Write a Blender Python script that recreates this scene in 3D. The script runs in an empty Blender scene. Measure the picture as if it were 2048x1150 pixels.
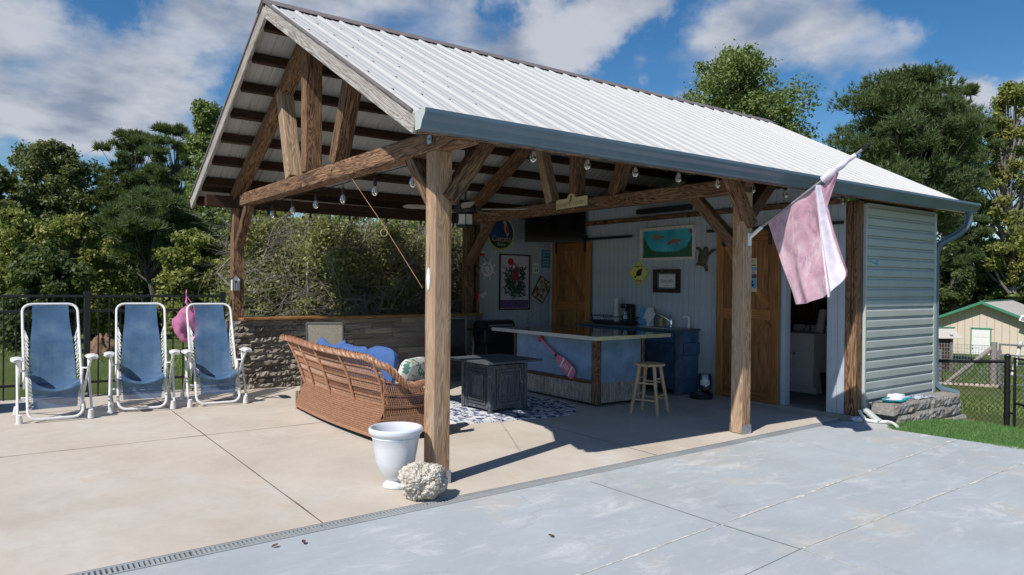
import bpy, math, random
import numpy as np
from mathutils import Vector, Matrix
R_=math.radians; PI=math.pi
SC=bpy.context.scene; COL=SC.collection
# ---------------------------------------------------------------- camera
CAMP=Vector((-2.6077,-4.4952,1.4548))
CF=Vector((.59132,.80642,-.00471)); CR=Vector((.80642,-.59126,.00938)); CU=Vector((-.00478,.00935,.99995))
cd=bpy.data.cameras.new('camera'); cam=bpy.data.objects.new('camera',cd); COL.objects.link(cam)
cd.sensor_width=36; cd.lens=36*1439.9/2048; cd.clip_start=.05; cd.clip_end=2000
mw=Matrix((CR,CU,-CF)).transposed().to_4x4(); mw.translation=CAMP; cam.matrix_world=mw
SC.camera=cam
SC.render.resolution_x=1024; SC.render.resolution_y=575
# ---------------------------------------------------------------- sun and sky
SUN=Vector((-.85,-.285,1)).normalized()
SUN_EL=math.asin(SUN.z); SUN_AZ=math.atan2(SUN.x,SUN.y)
sd=bpy.data.lights.new('sun','SUN'); sd.energy=4.4; sd.angle=R_(.5); sd.color=(1,.95,.88)
so=bpy.data.objects.new('sun',sd); COL.objects.link(so); so.rotation_euler=SUN.to_track_quat('Z','Y').to_euler()
W=bpy.data.worlds.new('World'); SC.world=W; W.use_nodes=True
def build_world():
    nt=W.node_tree; nt.nodes.clear(); N=nt.nodes.new; L=nt.links.new
    out=N('ShaderNodeOutputWorld'); bg=N('ShaderNodeBackground'); bg.inputs['Strength'].default_value=.115
    sky=N('ShaderNodeTexSky'); sky.sky_type='NISHITA'; sky.sun_disc=False
    sky.sun_elevation=SUN_EL; sky.sun_rotation=SUN_AZ; sky.air_density=1.0; sky.dust_density=.15; sky.ozone_density=3.5
    tc=N('ShaderNodeTexCoord')
    # direction projected on a cloud deck
    sep=N('ShaderNodeSeparateXYZ'); L(tc.outputs['Generated'],sep.inputs[0])
    zz=N('ShaderNodeMath'); zz.operation='MAXIMUM'; L(sep.outputs['Z'],zz.inputs[0]); zz.inputs[1].default_value=.0
    z2=N('ShaderNodeMath'); z2.operation='ADD'; L(zz.outputs[0],z2.inputs[0]); z2.inputs[1].default_value=.22
    dv=N('ShaderNodeVectorMath'); dv.operation='DIVIDE'; L(tc.outputs['Generated'],dv.inputs[0])
    cmb=N('ShaderNodeCombineXYZ'); 
    for i in range(3): L(z2.outputs[0],cmb.inputs[i])
    L(cmb.outputs[0],dv.inputs[1])
    def noise(sc,det,rough,off,src=None,dist=0):
        mp=N('ShaderNodeMapping'); mp.inputs['Location'].default_value=off; L(src or dv.outputs[0],mp.inputs[0])
        n=N('ShaderNodeTexNoise'); n.inputs['Scale'].default_value=sc; n.inputs['Detail'].default_value=det
        n.inputs['Roughness'].default_value=rough; n.inputs['Distortion'].default_value=dist; L(mp.outputs[0],n.inputs['Vector']); return n.outputs['Fac']
    def mth(op,a,b,clamp=False):
        m=N('ShaderNodeMath'); m.operation=op; m.use_clamp=clamp
        for i,q in enumerate((a,b)):
            if hasattr(q,'links'): L(q,m.inputs[i])
            else: m.inputs[i].default_value=q
        return m.outputs[0]
    base=noise(1.15,3,.5,(3.1,1.7,0)); det=noise(3.6,8,.53,(0,4,2),dist=.1)
    dens=mth('ADD',mth('MULTIPLY',base,.72),mth('MULTIPLY',det,.38))
    # cumulus banks standing where the photograph has them: directions (az from camera px) as soft lobes
    nrm=N('ShaderNodeVectorMath'); nrm.operation='NORMALIZE'; L(tc.outputs['Generated'],nrm.inputs[0])
    wn=N('ShaderNodeTexNoise'); wn.inputs['Scale'].default_value=5; wn.inputs['Detail'].default_value=8; wn.inputs['Roughness'].default_value=.62
    L(nrm.outputs[0],wn.inputs['Vector'])
    wsub=N('ShaderNodeVectorMath'); wsub.operation='SUBTRACT'; L(wn.outputs['Color'],wsub.inputs[0]); wsub.inputs[1].default_value=(.5,.5,.5)
    wsc=N('ShaderNodeVectorMath'); wsc.operation='SCALE'; L(wsub.outputs[0],wsc.inputs[0]); wsc.inputs['Scale'].default_value=.30
    wad=N('ShaderNodeVectorMath'); wad.operation='ADD'; L(nrm.outputs[0],wad.inputs[0]); L(wsc.outputs[0],wad.inputs[1])
    acc=None
    for px,py,r,a in CLOUDS:
        d=(CF+CR*((px-1024)/1440)-CU*((py-575)/1440)).normalized()
        s=N('ShaderNodeVectorMath'); s.operation='SUBTRACT'; L(wad.outputs[0],s.inputs[0]); s.inputs[1].default_value=d
        m=N('ShaderNodeVectorMath'); m.operation='MULTIPLY'; L(s.outputs[0],m.inputs[0]); m.inputs[1].default_value=(1,1,1.7)
        ln=N('ShaderNodeVectorMath'); ln.operation='LENGTH'; L(m.outputs[0],ln.inputs[0])
        mr=N('ShaderNodeMapRange'); mr.interpolation_type='SMOOTHSTEP'; L(ln.outputs['Value'],mr.inputs['Value'])
        mr.inputs['From Min'].default_value=r; mr.inputs['From Max'].default_value=r*.25; mr.inputs['To Max'].default_value=a
        acc=mr.outputs[0] if acc is None else mth('MAXIMUM',acc,mr.outputs[0])
    dens=mth('ADD',mth('MULTIPLY',mth('ADD',dens,-.55),1.45),mth('ADD',mth('MULTIPLY',acc,.40),.09))
    cov=N('ShaderNodeMapRange'); cov.interpolation_type='SMOOTHSTEP'; L(dens,cov.inputs['Value'])
    cov.inputs['From Min'].default_value=.22; cov.inputs['From Max'].default_value=.50; cov.inputs['To Max'].default_value=.96
    # cloud self shading: dense middles are greyer than the edges
    d2=noise(2.2,5,.6,(5.2,4.1,2)); detS=noise(3.6,8,.53,(.14,3.94,2),dist=.1)
    relief=mth('MULTIPLY',mth('SUBTRACT',det,detS),-2.4)
    sh=N('ShaderNodeMapRange'); L(mth('ADD',mth('ADD',mth('MULTIPLY',dens,.5),mth('MULTIPLY',d2,.7)),relief),sh.inputs['Value'])
    sh.inputs['From Min'].default_value=.30; sh.inputs['From Max'].default_value=1.0
    cr=N('ShaderNodeMixRGB'); cr.inputs[1].default_value=(4.2,4.45,4.95,1); cr.inputs[2].default_value=(2.0,2.4,3.15,1); L(sh.outputs[0],cr.inputs[0])
    hs=N('ShaderNodeHueSaturation'); hs.inputs['Saturation'].default_value=1.3; hs.inputs['Value'].default_value=.75; L(sky.outputs[0],hs.inputs['Color'])
    mx=N('ShaderNodeMixRGB'); L(cov.outputs[0],mx.inputs[0]); L(hs.outputs[0],mx.inputs[1]); L(cr.outputs[0],mx.inputs[2])
    L(mx.outputs[0],bg.inputs['Color']); L(bg.outputs[0],out.inputs['Surface'])
CLOUDS=[(-20,60,.26,1),(170,110,.22,1),(40,215,.19,1),(310,100,.17,1),(220,215,.14,.95),(360,200,.12,.85),(20,290,.10,.7),(470,130,.15,.95),(640,50,.20,.95),(860,50,.20,.95),(1100,70,.17,1),(1230,50,.12,1),(1250,130,.07,.8),
 (1420,150,.13,.8),(1560,60,.20,1),(1680,120,.20,1),(1800,130,.17,1),(1900,160,.12,.9),(1990,65,.05,.8),(200,250,.12,.9),(1000,-250,.3,1),(200,-300,.3,1),(1500,-300,.25,.8),(-400,100,.3,1),(2500,60,.3,.9),(2450,-300,.3,.9),(-700,-200,.3,.9)]
build_world()
SC.view_settings.view_transform='Standard'; SC.view_settings.look='None'; SC.view_settings.exposure=.2; SC.view_settings.gamma=1
SC.view_settings.use_curve_mapping=False
# ---------------------------------------------------------------- helpers
rnd=random.Random(7)
def gz(x,y): return -.014*x+.0088*y
class MB:
    def __init__(s): s.v=[]; s.f=[]; s.m=[]; s.cm=0
    def add(s,vs,fs):
        n=len(s.v); s.v+= [tuple(v) for v in vs]; s.f+=[tuple(n+i for i in f) for f in fs]; s.m+=[s.cm]*len(fs); return s
    def box(s,c,d,R=None):
        x,y,z=[q/2 for q in d]; vs=[Vector((a*x,b*y,e*z)) for a in(-1,1) for b in(-1,1) for e in(-1,1)]
        if R is not None: vs=[R@v for v in vs]
        vs=[v+Vector(c) for v in vs]
        return s.add(vs,[(0,1,3,2),(4,6,7,5),(0,4,5,1),(2,3,7,6),(0,2,6,4),(1,5,7,3)])
    def bb(s,x0,x1,y0,y1,z0,z1): return s.box(((x0+x1)/2,(y0+y1)/2,(z0+z1)/2),(x1-x0,y1-y0,z1-z0))
    def cbox(s,c,d,ch,R=None):
        # box with chamfered edges along every axis (24 verts)
        x,y,z=[q/2 for q in d]; ch=min(ch,x*.9,y*.9,z*.9); pts=[]
        import itertools
        idx={}
        for sx,sy,sz in itertools.product((-1,1),repeat=3):
            for k in range(3):
                p=[sx*x,sy*y,sz*z]
                for j in range(3):
                    if j!=k: p[j]-=(sx,sy,sz)[j]*ch
                idx[(sx,sy,sz,k)]=len(pts); pts.append(Vector(p))
        fs=[]
        for k in range(3):
            a,b=[j for j in range(3) if j!=k]
            for s0 in(-1,1):
                def I(u,w):
                    q=[0,0,0]; q[k]=s0; q[a]=u; q[b]=w; return idx[(*q,k)]
                fs.append((I(-1,-1),I(1,-1),I(1,1),I(-1,1)))
        for k in range(3):
            a,b=[j for j in range(3) if j!=k]
            for u,w in itertools.product((-1,1),repeat=2):
                def I(t,kk):
                    q=[0,0,0]; q[k]=t; q[a]=u; q[b]=w; return idx[(*q,kk)]
                fs.append((I(-1,a),I(1,a),I(1,b),I(-1,b)))
        for sx,sy,sz in itertools.product((-1,1),repeat=3): fs.append(tuple(idx[(sx,sy,sz,k)] for k in range(3)))
        if R is not None: pts=[R@p for p in pts]
        return s.add([p+Vector(c) for p in pts],fs)
    def tube(s,pts,r,n=6,closed=False,flat=None):
        P=[Vector(p) for p in pts]; m=len(P); rr=r if hasattr(r,'__len__') else [r]*m
        T=[]
        for i in range(m):
            a=P[(i-1)%m] if (closed or i>0) else P[i]; b=P[(i+1)%m] if (closed or i<m-1) else P[i]
            t=(b-a); T.append(t.normalized() if t.length>1e-9 else Vector((0,0,1)))
        up=Vector((0,0,1)) if abs(T[0].z)<.9 else Vector((1,0,0)); u=T[0].cross(up).normalized(); vs=[]
        for i in range(m):
            u=(u-T[i]*u.dot(T[i])); u=u.normalized() if u.length>1e-6 else T[i].orthogonal().normalized(); w=T[i].cross(u)
            for k in range(n):
                a=2*PI*k/n+PI/n; vs.append(P[i]+u*(math.cos(a)*rr[i])+w*(math.sin(a)*rr[i]*(flat or 1)))
        fs=[]
        for i in range(m if closed else m-1):
            j=(i+1)%m
            for k in range(n): fs.append((i*n+k,i*n+(k+1)%n,j*n+(k+1)%n,j*n+k))
        if not closed: fs.append(tuple(range(n-1,-1,-1))); fs.append(tuple((m-1)*n+k for k in range(n)))
        return s.add(vs,fs)
    def lathe(s,prof,c=(0,0,0),n=24,sx=1,sy=1):
        vs=[];fs=[]
        for r,z in prof:
            for k in range(n):
                a=2*PI*k/n; vs.append((c[0]+r*math.cos(a)*sx,c[1]+r*math.sin(a)*sy,c[2]+z))
        for i in range(len(prof)-1):
            for k in range(n): fs.append((i*n+k,i*n+(k+1)%n,(i+1)*n+(k+1)%n,(i+1)*n+k))
        if prof[0][0]>1e-4: fs.append(tuple(range(n-1,-1,-1)))
        if prof[-1][0]>1e-4: fs.append(tuple((len(prof)-1)*n+k for k in range(n)))
        return s.add(vs,fs)
    def prism(s,poly,z0,z1):  # polygon in xy extruded along z
        n=len(poly); return s.add([(x,y,z0) for x,y in poly]+[(x,y,z1) for x,y in poly],
            [tuple(range(n-1,-1,-1)),tuple(range(n,2*n))]+[(i,(i+1)%n,n+(i+1)%n,n+i) for i in range(n)])
    def grid(s,fn,nu,nv,th=0,cu=False):
        vs=[fn(i/nu,j/nv) for i in range(nu+1) for j in range(nv+1)]
        fs=[(i*(nv+1)+j,(i+1)*(nv+1)+j,(i+1)*(nv+1)+j+1,i*(nv+1)+j+1) for i in range(nu) for j in range(nv)]
        return s.add(vs,fs)
    def blob(s,c,r,n=10,m=7,seed=0,amp=0.0,fr=2.0):
        from mathutils import noise
        prof=[];vs=[];fs=[]
        for i in range(m+1):
            t=PI*i/m
            for k in range(n):
                a=2*PI*k/n; d=Vector((math.sin(t)*math.cos(a),math.sin(t)*math.sin(a),math.cos(t)))
                q=1+amp*noise.noise(d*fr+Vector((seed*3.1,seed,0))) if amp else 1
                vs.append((c[0]+d.x*r[0]*q,c[1]+d.y*r[1]*q,c[2]+d.z*r[2]*q))
        for i in range(m):
            for k in range(n): fs.append((i*n+k,(i+1)*n+k,(i+1)*n+(k+1)%n,i*n+(k+1)%n))
        return s.add(vs,fs)
    def mesh(s,name,mats,smooth=False):
        me=bpy.data.meshes.new(name); me.from_pydata(s.v,[],s.f)
        for m in (mats if isinstance(mats,(list,tuple)) else [mats]): me.materials.append(m)
        if any(s.m): me.polygons.foreach_set('material_index',s.m)
        if smooth: me.polygons.foreach_set('use_smooth',[True]*len(me.polygons))
        me.update(); return me
    def build(s,name,mats,parent=None,smooth=False,kind=None,label=None,loc=None,bevel=0,mod=None):
        o=bpy.data.objects.new(name,s.mesh(name,mats,smooth)); COL.objects.link(o)
        if parent is not None: o.parent=parent
        if kind: o['kind']=kind
        if label: o['label']=label
        if loc is not None: o.location=loc
        if smooth and smooth!='all':
            try: o.data.set_sharp_from_angle(angle=R_(38))
            except Exception: pass
        if bevel:
            b=o.modifiers.new('bevel','BEVEL'); b.width=bevel; b.segments=2; b.limit_method='ANGLE'; b.angle_limit=R_(40)
        return o
def tag(o,label,cat,group=None):
    o['label']=label; o['category']=cat
    if group: o['group']=group
    return o
def thing(name,label,cat,loc=(0,0,0),rz=0,group=None,M=None):
    o=bpy.data.objects.new(name,None); COL.objects.link(o); o.empty_display_size=.1
    if M is not None: o.matrix_world=M
    else: o.location=loc; o.rotation_euler=(0,0,rz)
    return tag(o,label,cat,group)
def struct(o): o['kind']='structure'; return o
def copy_tree(root,label=None,group=None):
    def cp(o,par):
        c=o.copy(); COL.objects.link(c)
        if par is not None: c.parent=par
        for ch in KIDS.get(o.name,[]): cp(ch,c)
        return c
    KIDS={}
    for q in COL.objects:
        if q.parent: KIDS.setdefault(q.parent.name,[]).append(q)
    c=cp(root,None)
    if label: c['label']=label
    if group: c['group']=group
    return c
def face(origin,ax):  # frame lying on a wall: local x right, y up, z out of the wall; 'x' faces -X, 'y' faces -Y
    if ax=='x': c=(Vector((0,-1,0)),Vector((0,0,1)),Vector((-1,0,0)))
    else: c=(Vector((1,0,0)),Vector((0,0,1)),Vector((0,-1,0)))
    m=Matrix(c).transposed().to_4x4(); m.translation=Vector(origin); return m
def beam(name,p0,p1,w,h,mat,parent,up=(0,0,1),ch=.006,label=None,roll=0):
    # timber from p0 to p1 along its own X axis
    p0=Vector(p0);p1=Vector(p1); x=(p1-p0).normalized(); up=Vector(up)
    y=up.cross(x).normalized(); z=x.cross(y)
    mb=MB(); mb.cbox((0,0,0),((p1-p0).length,w,h),ch); o=mb.build(name,mat,parent,label=label)
    m=Matrix((x,y,z)).transposed().to_4x4(); m.translation=(p0+p1)/2; o.matrix_local=m; return o
def at(px,d,z=None):
    q=CAMP+(CF+CR*((px-1024)/1440))*d; return Vector((q.x,q.y,tz(q.x,q.y) if z is None else z))
def tz(x,y):
    bx=min(max(x,-6),7); by=min(max(y,-6),6)
    z=-.014*bx+.0088*by-.06
    t=max(0,x-6.9); z-=.52*min(1,t/1.3)*(1 if y<7 else max(0,1-(y-7)/5)) ; z-=.058*max(0,t-1.3)
    z-=.03*max(0,y-5.9)
    return z
def npmesh(name,V,F,mats,mi=None,smooth=False,quads=True):
    me=bpy.data.meshes.new(name); k=F.shape[1]
    me.vertices.add(len(V)); me.vertices.foreach_set('co',V.astype(np.float32).ravel())
    me.loops.add(F.size); me.loops.foreach_set('vertex_index',F.astype(np.int32).ravel())
    me.polygons.add(len(F)); me.polygons.foreach_set('loop_start',np.arange(0,F.size,k,dtype=np.int32)); me.polygons.foreach_set('loop_total',np.full(len(F),k,np.int32))
    for m in (mats if isinstance(mats,(list,tuple)) else [mats]): me.materials.append(m)
    if mi is not None: me.polygons.foreach_set('material_index',mi.astype(np.int32))
    if smooth: me.polygons.foreach_set('use_smooth',np.ones(len(F),bool))
    me.update(calc_edges=True); me.validate(); return me
def npobj(name,me,parent=None,kind=None):
    o=bpy.data.objects.new(name,me); COL.objects.link(o)
    if parent is not None: o.parent=parent
    if kind: o['kind']=kind
    return o
# text as a flat mesh; returned as a list of verts/faces put in a new part
def text_part(s,size,mat,parent,loc=(0,0,.002),name='lettering',rot=0,sx=1,ext=0,align='CENTER',shear=0):
    cu=bpy.data.curves.new('t','FONT'); cu.body=s; cu.size=size; cu.align_x=align; cu.align_y='CENTER'; cu.extrude=ext; cu.shear=shear; cu.resolution_u=2
    o=bpy.data.objects.new('t',cu); COL.objects.link(o); dg=bpy.context.evaluated_depsgraph_get(); dg.update()
    me=bpy.data.meshes.new_from_object(o.evaluated_get(dg)); bpy.data.objects.remove(o); bpy.data.curves.remove(cu)
    me.materials.clear(); me.materials.append(mat); t=bpy.data.objects.new(name,me); COL.objects.link(t)
    t.parent=parent; t.location=loc; t.rotation_euler=(0,0,rot); t.scale=(sx,1,1); return t
# ---------------------------------------------------------------- materials
class NT:
    def __init__(s,name):
        s.m=bpy.data.materials.new(name); s.m.use_nodes=True; s.t=s.m.node_tree; s.b=s.t.nodes['Principled BSDF']; s.o=s.t.nodes['Material Output']
    def N(s,t,**k):
        n=s.t.nodes.new('ShaderNode'+t)
        for a,b in k.items(): setattr(n,a,b)
        return n
    def L(s,a,b): s.t.links.new(a,b)
    def co(s,kind='Object',scale=(1,1,1),rnd=0,rot=(0,0,0)):
        tc=s.N('TexCoord'); src=tc.outputs[kind]
        mp=s.N('Mapping'); mp.inputs['Scale'].default_value=scale; mp.inputs['Rotation'].default_value=rot; s.L(src,mp.inputs[0])
        if rnd:
            oi=s.N('ObjectInfo'); mu=s.N('Math',operation='MULTIPLY'); s.L(oi.outputs['Random'],mu.inputs[0]); mu.inputs[1].default_value=rnd
            ad=s.N('VectorMath',operation='ADD'); s.L(mp.outputs[0],ad.inputs[0]); s.L(mu.outputs[0],ad.inputs[1]); return ad.outputs[0]
        return mp.outputs[0]
    def noise(s,v,sc,det=4,ro=.55,dist=0,out='Fac'):
        n=s.N('TexNoise'); n.inputs['Scale'].default_value=sc; n.inputs['Detail'].default_value=det; n.inputs['Roughness'].default_value=ro; n.inputs['Distortion'].default_value=dist
        s.L(v,n.inputs['Vector']); return n.outputs[out]
    def voro(s,v,sc,feat='F1',out='Distance'):
        n=s.N('TexVoronoi',feature=feat); n.inputs['Scale'].default_value=sc; s.L(v,n.inputs['Vector']); return n.outputs[out]
    def ramp(s,f,stops,mode='LINEAR'):
        r=s.N('ValToRGB'); r.color_ramp.interpolation=mode; e=r.color_ramp.elements
        while len(e)<len(stops): e.new(.5)
        for q,(p,c) in zip(e,stops): q.position=p; q.color=(*c,1) if len(c)==3 else c
        s.L(f,r.inputs[0]); return r.outputs[0]
    def mth(s,op,a,b,clamp=False):
        m=s.N('Math',operation=op,use_clamp=clamp)
        for i,q in enumerate((a,b)):
            if hasattr(q,'links'): s.L(q,m.inputs[i])
            else: m.inputs[i].default_value=q
        return m.outputs[0]
    def mix(s,f,a,b,mode='MIX'):
        m=s.N('MixRGB',blend_type=mode)
        for i,q in enumerate((f,a,b)):
            if hasattr(q,'links'): s.L(q,m.inputs[i])
            else: m.inputs[i].default_value=q if i==0 else (*q,1)
        return m.outputs[0]
    def bump(s,h,st=.3,d=.01):
        b=s.N('Bump'); b.inputs['Strength'].default_value=st; b.inputs['Distance'].default_value=d; s.L(h,b.inputs['Height']); s.L(b.outputs[0],s.b.inputs['Normal'])
    def fin(s,col=None,r=.6,m=0,spec=None,**k):
        if col is not None:
            if hasattr(col,'links'): s.L(col,s.b.inputs['Base Color'])
            else: s.b.inputs['Base Color'].default_value=(*col,1)
        if hasattr(r,'links'): s.L(r,s.b.inputs['Roughness'])
        else: s.b.inputs['Roughness'].default_value=r
        s.b.inputs['Metallic'].default_value=m
        if spec is not None: s.b.inputs['Specular IOR Level'].default_value=spec
        for a,b in k.items(): s.b.inputs[a].default_value=b
        return s.m
def paint(name,c,r=.55,m=0,var=.18,vs=6,bump=.15,bs=90,spec=None,rv=0,**k):
    n=NT(name); v=n.co('Object',rnd=9 if rv else 0); a=n.noise(v,vs,6,.6)
    c1=tuple(x*(1-var) for x in c); c2=tuple(min(1,x*(1+var)) for x in c); col=n.ramp(a,[(.3,c1),(.7,c2)])
    if rv:
        oi=n.N('ObjectInfo'); col=n.mix(n.mth('MULTIPLY',oi.outputs['Random'],rv),col,tuple(x*.45 for x in c))
    if bump: n.bump(n.noise(v,bs,3),bump,.002)
    return n.fin(col,r,m,spec,**k)
def wood(name,dark,light,axis='X',rings=26,contrast=1,r=.75,grey=None,knots=True,gs=1,bump=.35,st=.10):
    n=NT(name); s={'X':(st,1,1),'Y':(1,st,1),'Z':(1,1,st)}[axis]
    v=n.co('Object',scale=s,rnd=13)
    w=n.noise(v,3.2*gs,3,.5,out='Color')
    mx=n.N('MixRGB',blend_type='ADD'); mx.inputs[0].default_value=.16; n.L(v,mx.inputs[1]); n.L(w,mx.inputs[2])
    g1=n.noise(mx.outputs[0],rings*gs*.35,3,.45,1.2)
    # ring bands
    bands=n.mth('FRACT',n.mth('MULTIPLY',g1,13),1); tri=n.mth('ABSOLUTE',n.mth('SUBTRACT',bands,.5),0)
    fine=n.noise(n.co('Object',scale=tuple(q*(.35 if q<1 else 1) for q in s),rnd=5),150,3,.6)
    f=n.mth('ADD',n.mth('MULTIPLY',tri,.8*contrast),n.mth('MULTIPLY',fine,.95))
    f=n.mth('ADD',f,-.27+.2*(1-contrast))
    big=n.noise(n.co('Object',scale=tuple(q**.6 for q in s),rnd=7),2.3,3)
    col=n.ramp(f,[(.22,dark),(.62,light)])
    col=n.mix(n.mth('MULTIPLY',n.ramp(big,[(.4,(0,0,0)),(.7,(1,1,1))]),.35),col,tuple(q*.55 for q in light))
    if grey: col=n.mix(n.mth('MULTIPLY',n.ramp(n.noise(v,5,4,.6),[(.4,(0,0,0)),(.62,(1,1,1))]),.5),col,grey)
    if knots:
        ks={'X':(.33,1,1),'Y':(1,.33,1),'Z':(1,1,.33)}[axis]; kd=n.voro(n.mix(.04,n.co('Object',scale=ks,rnd=21),n.noise(v,4,2,out='Color')),5.5*gs)
        col=n.mix(n.mth('MULTIPLY',n.ramp(kd,[(.05,(1,1,1)),(.12,(0,0,0))]),.8),col,tuple(q*.6 for q in dark))
        cs={'X':(.02,1,1),'Y':(1,.02,1),'Z':(1,1,.02)}[axis]; ck=n.noise(n.co('Object',scale=cs,rnd=17),34,2,.5); col=n.mix(n.mth('MULTIPLY',n.ramp(ck,[(.66,(0,0,0)),(.70,(1,1,1))]),.7),col,tuple(q*.4 for q in dark))
        st_=n.ramp(n.noise(n.co('Object',scale=tuple(q**.5 for q in s),rnd=31),1.6,4,.65),[(.45,(0,0,0)),(.62,(1,1,1))]); col=n.mix(n.mth('MULTIPLY',st_,.35),col,tuple(q*1.3 for q in dark))
    oi=n.N('ObjectInfo'); hs=n.N('HueSaturation'); n.L(n.mth('ADD',n.mth('MULTIPLY',oi.outputs['Random'],.4),.8),hs.inputs['Value']); n.L(col,hs.inputs['Color'])
    n.bump(f,bump,.004); return n.fin(hs.outputs[0],r,spec=.25)
Mt={}
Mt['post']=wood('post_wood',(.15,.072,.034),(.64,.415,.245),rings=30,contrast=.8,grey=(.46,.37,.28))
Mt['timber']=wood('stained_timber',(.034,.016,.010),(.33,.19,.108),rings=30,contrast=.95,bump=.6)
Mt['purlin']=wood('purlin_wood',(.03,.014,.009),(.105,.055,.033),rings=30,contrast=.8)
Mt['strut']=wood('strut_wood',(.20,.12,.07),(.56,.42,.29),rings=20,contrast=.6)
Mt['rake']=wood('weathered_rake_board',(.20,.16,.13),(.66,.64,.61),rings=24,contrast=.85,grey=(.42,.38,.34),bump=.7)
Mt['door']=wood('barn_door_pine',(.14,.055,.018),(.46,.22,.08),axis='Z',rings=14,contrast=.6,r=.5,st=.05)
Mt['doorx']=wood('barn_door_rail_pine',(.23,.10,.032),(.50,.25,.09),axis='Y',rings=18,contrast=.6,r=.5)
Mt['cap']=wood('counter_slab_wood',(.20,.085,.03),(.50,.26,.10),axis='X',rings=18,contrast=.7,r=.3)
Mt['barwood']=wood('bar_trim_wood',(.06,.03,.018),(.36,.20,.11),axis='Z',rings=26)
Mt['drift']=wood('whitewashed_plywood',(.17,.12,.09),(.68,.60,.52),axis='Z',rings=46,contrast=1)
Mt['stool']=wood('pine_stool_wood',(.42,.27,.14),(.72,.52,.31),axis='Z',rings=14,contrast=.4)
Mt['trunk']=paint('bark',(.09,.075,.06),r=.95,var=.5,vs=9,bump=.9,bs=25)
Mt['greytrunk']=paint('grey_bark',(.26,.235,.205),r=.95,var=.4,vs=9,bump=.6,bs=25)
Mt['twig']=paint('grey_twig_bark',(.23,.205,.18),r=.9,var=.35,vs=5)
Mt['brownwall']=wood('brown_board_wall',(.05,.025,.015),(.17,.085,.05),axis='Z',rings=20)
Mt['white']=paint('white_enamel',(.78,.78,.77),r=.3,var=.05)
Mt['whitep']=paint('white_plastic',(.72,.72,.71),r=.4,var=.08)
Mt['black']=paint('black_powder_coat',(.012,.012,.013),r=.4,var=.3)
Mt['dark']=paint('dark_plastic',(.02,.021,.023),r=.35,var=.3)
Mt['steel']=paint('galvanised_steel',(.42,.43,.45),r=.45,m=.8,var=.25,vs=14)
Mt['chrome']=paint('chrome',(.75,.75,.77),r=.12,m=1,var=.03,bump=0)
Mt['gutter']=paint('slate_blue_gutter_paint',(.105,.155,.20),r=.3,var=.12,vs=3,bump=.03)
Mt['siding']=paint('sage_vinyl_siding',(.41,.435,.41),r=.5,var=.06,vs=4,bump=.05,bs=200)
Mt['trim']=paint('light_vinyl_trim',(.46,.49,.47),r=.45,var=.05)
Mt['wall']=paint('grey_blue_wall_paint',(.42,.46,.52),r=.75,var=.08,vs=3,bump=.25,bs=120)
Mt['bar']=paint('blue_wash_panel_paint',(.20,.31,.43),r=.6,var=.28,vs=5,bump=.2)
Mt['cab']=paint('navy_cabinet_paint',(.045,.10,.19),r=.55,var=.45,vs=7,bump=.2)
Mt['tin']=paint('aluminium_edging',(.62,.62,.60),r=.35,m=.6,var=.15,vs=20)
Mt['firetable']=wood('charcoal_wood_grain_resin',(.045,.052,.062),(.16,.175,.19),axis='Z',rings=24,contrast=.9,r=.6)
Mt['wicker']=paint('honey_brown_wicker',(.34,.175,.10),r=.45,var=.35,vs=40,bump=.3,bs=260)
Mt['navy']=paint('navy_cushion_cloth',(.035,.065,.17),r=.85,var=.15,vs=10,bump=.3,bs=400)
Mt['blue']=paint('blue_cushion_cloth',(.055,.125,.33),r=.85,var=.12,vs=10,bump=.3,bs=400)
Mt['pink']=paint('pink_paddle_paint',(.72,.17,.27),r=.4,var=.1)
Mt['red']=paint('red_paint',(.55,.05,.04),r=.4,var=.1)
Mt['yellow']=paint('faded_yellow_sign_paint',(.62,.60,.16),r=.45,var=.08)
Mt['cream']=paint('cream_wood_paint',(.62,.52,.30),r=.6,var=.12)
Mt['ink']=paint('black_ink',(.015,.015,.015),r=.6,var=.1,bump=0)
Mt['teal']=paint('teal_rubber',(.02,.35,.42),r=.35,var=.1)
Mt['poolblue']=paint('sky_blue_plastic',(.10,.35,.62),r=.4,var=.1)
Mt['brownbox']=paint('dark_brown_stain',(.06,.025,.015),r=.6,var=.4)
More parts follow.
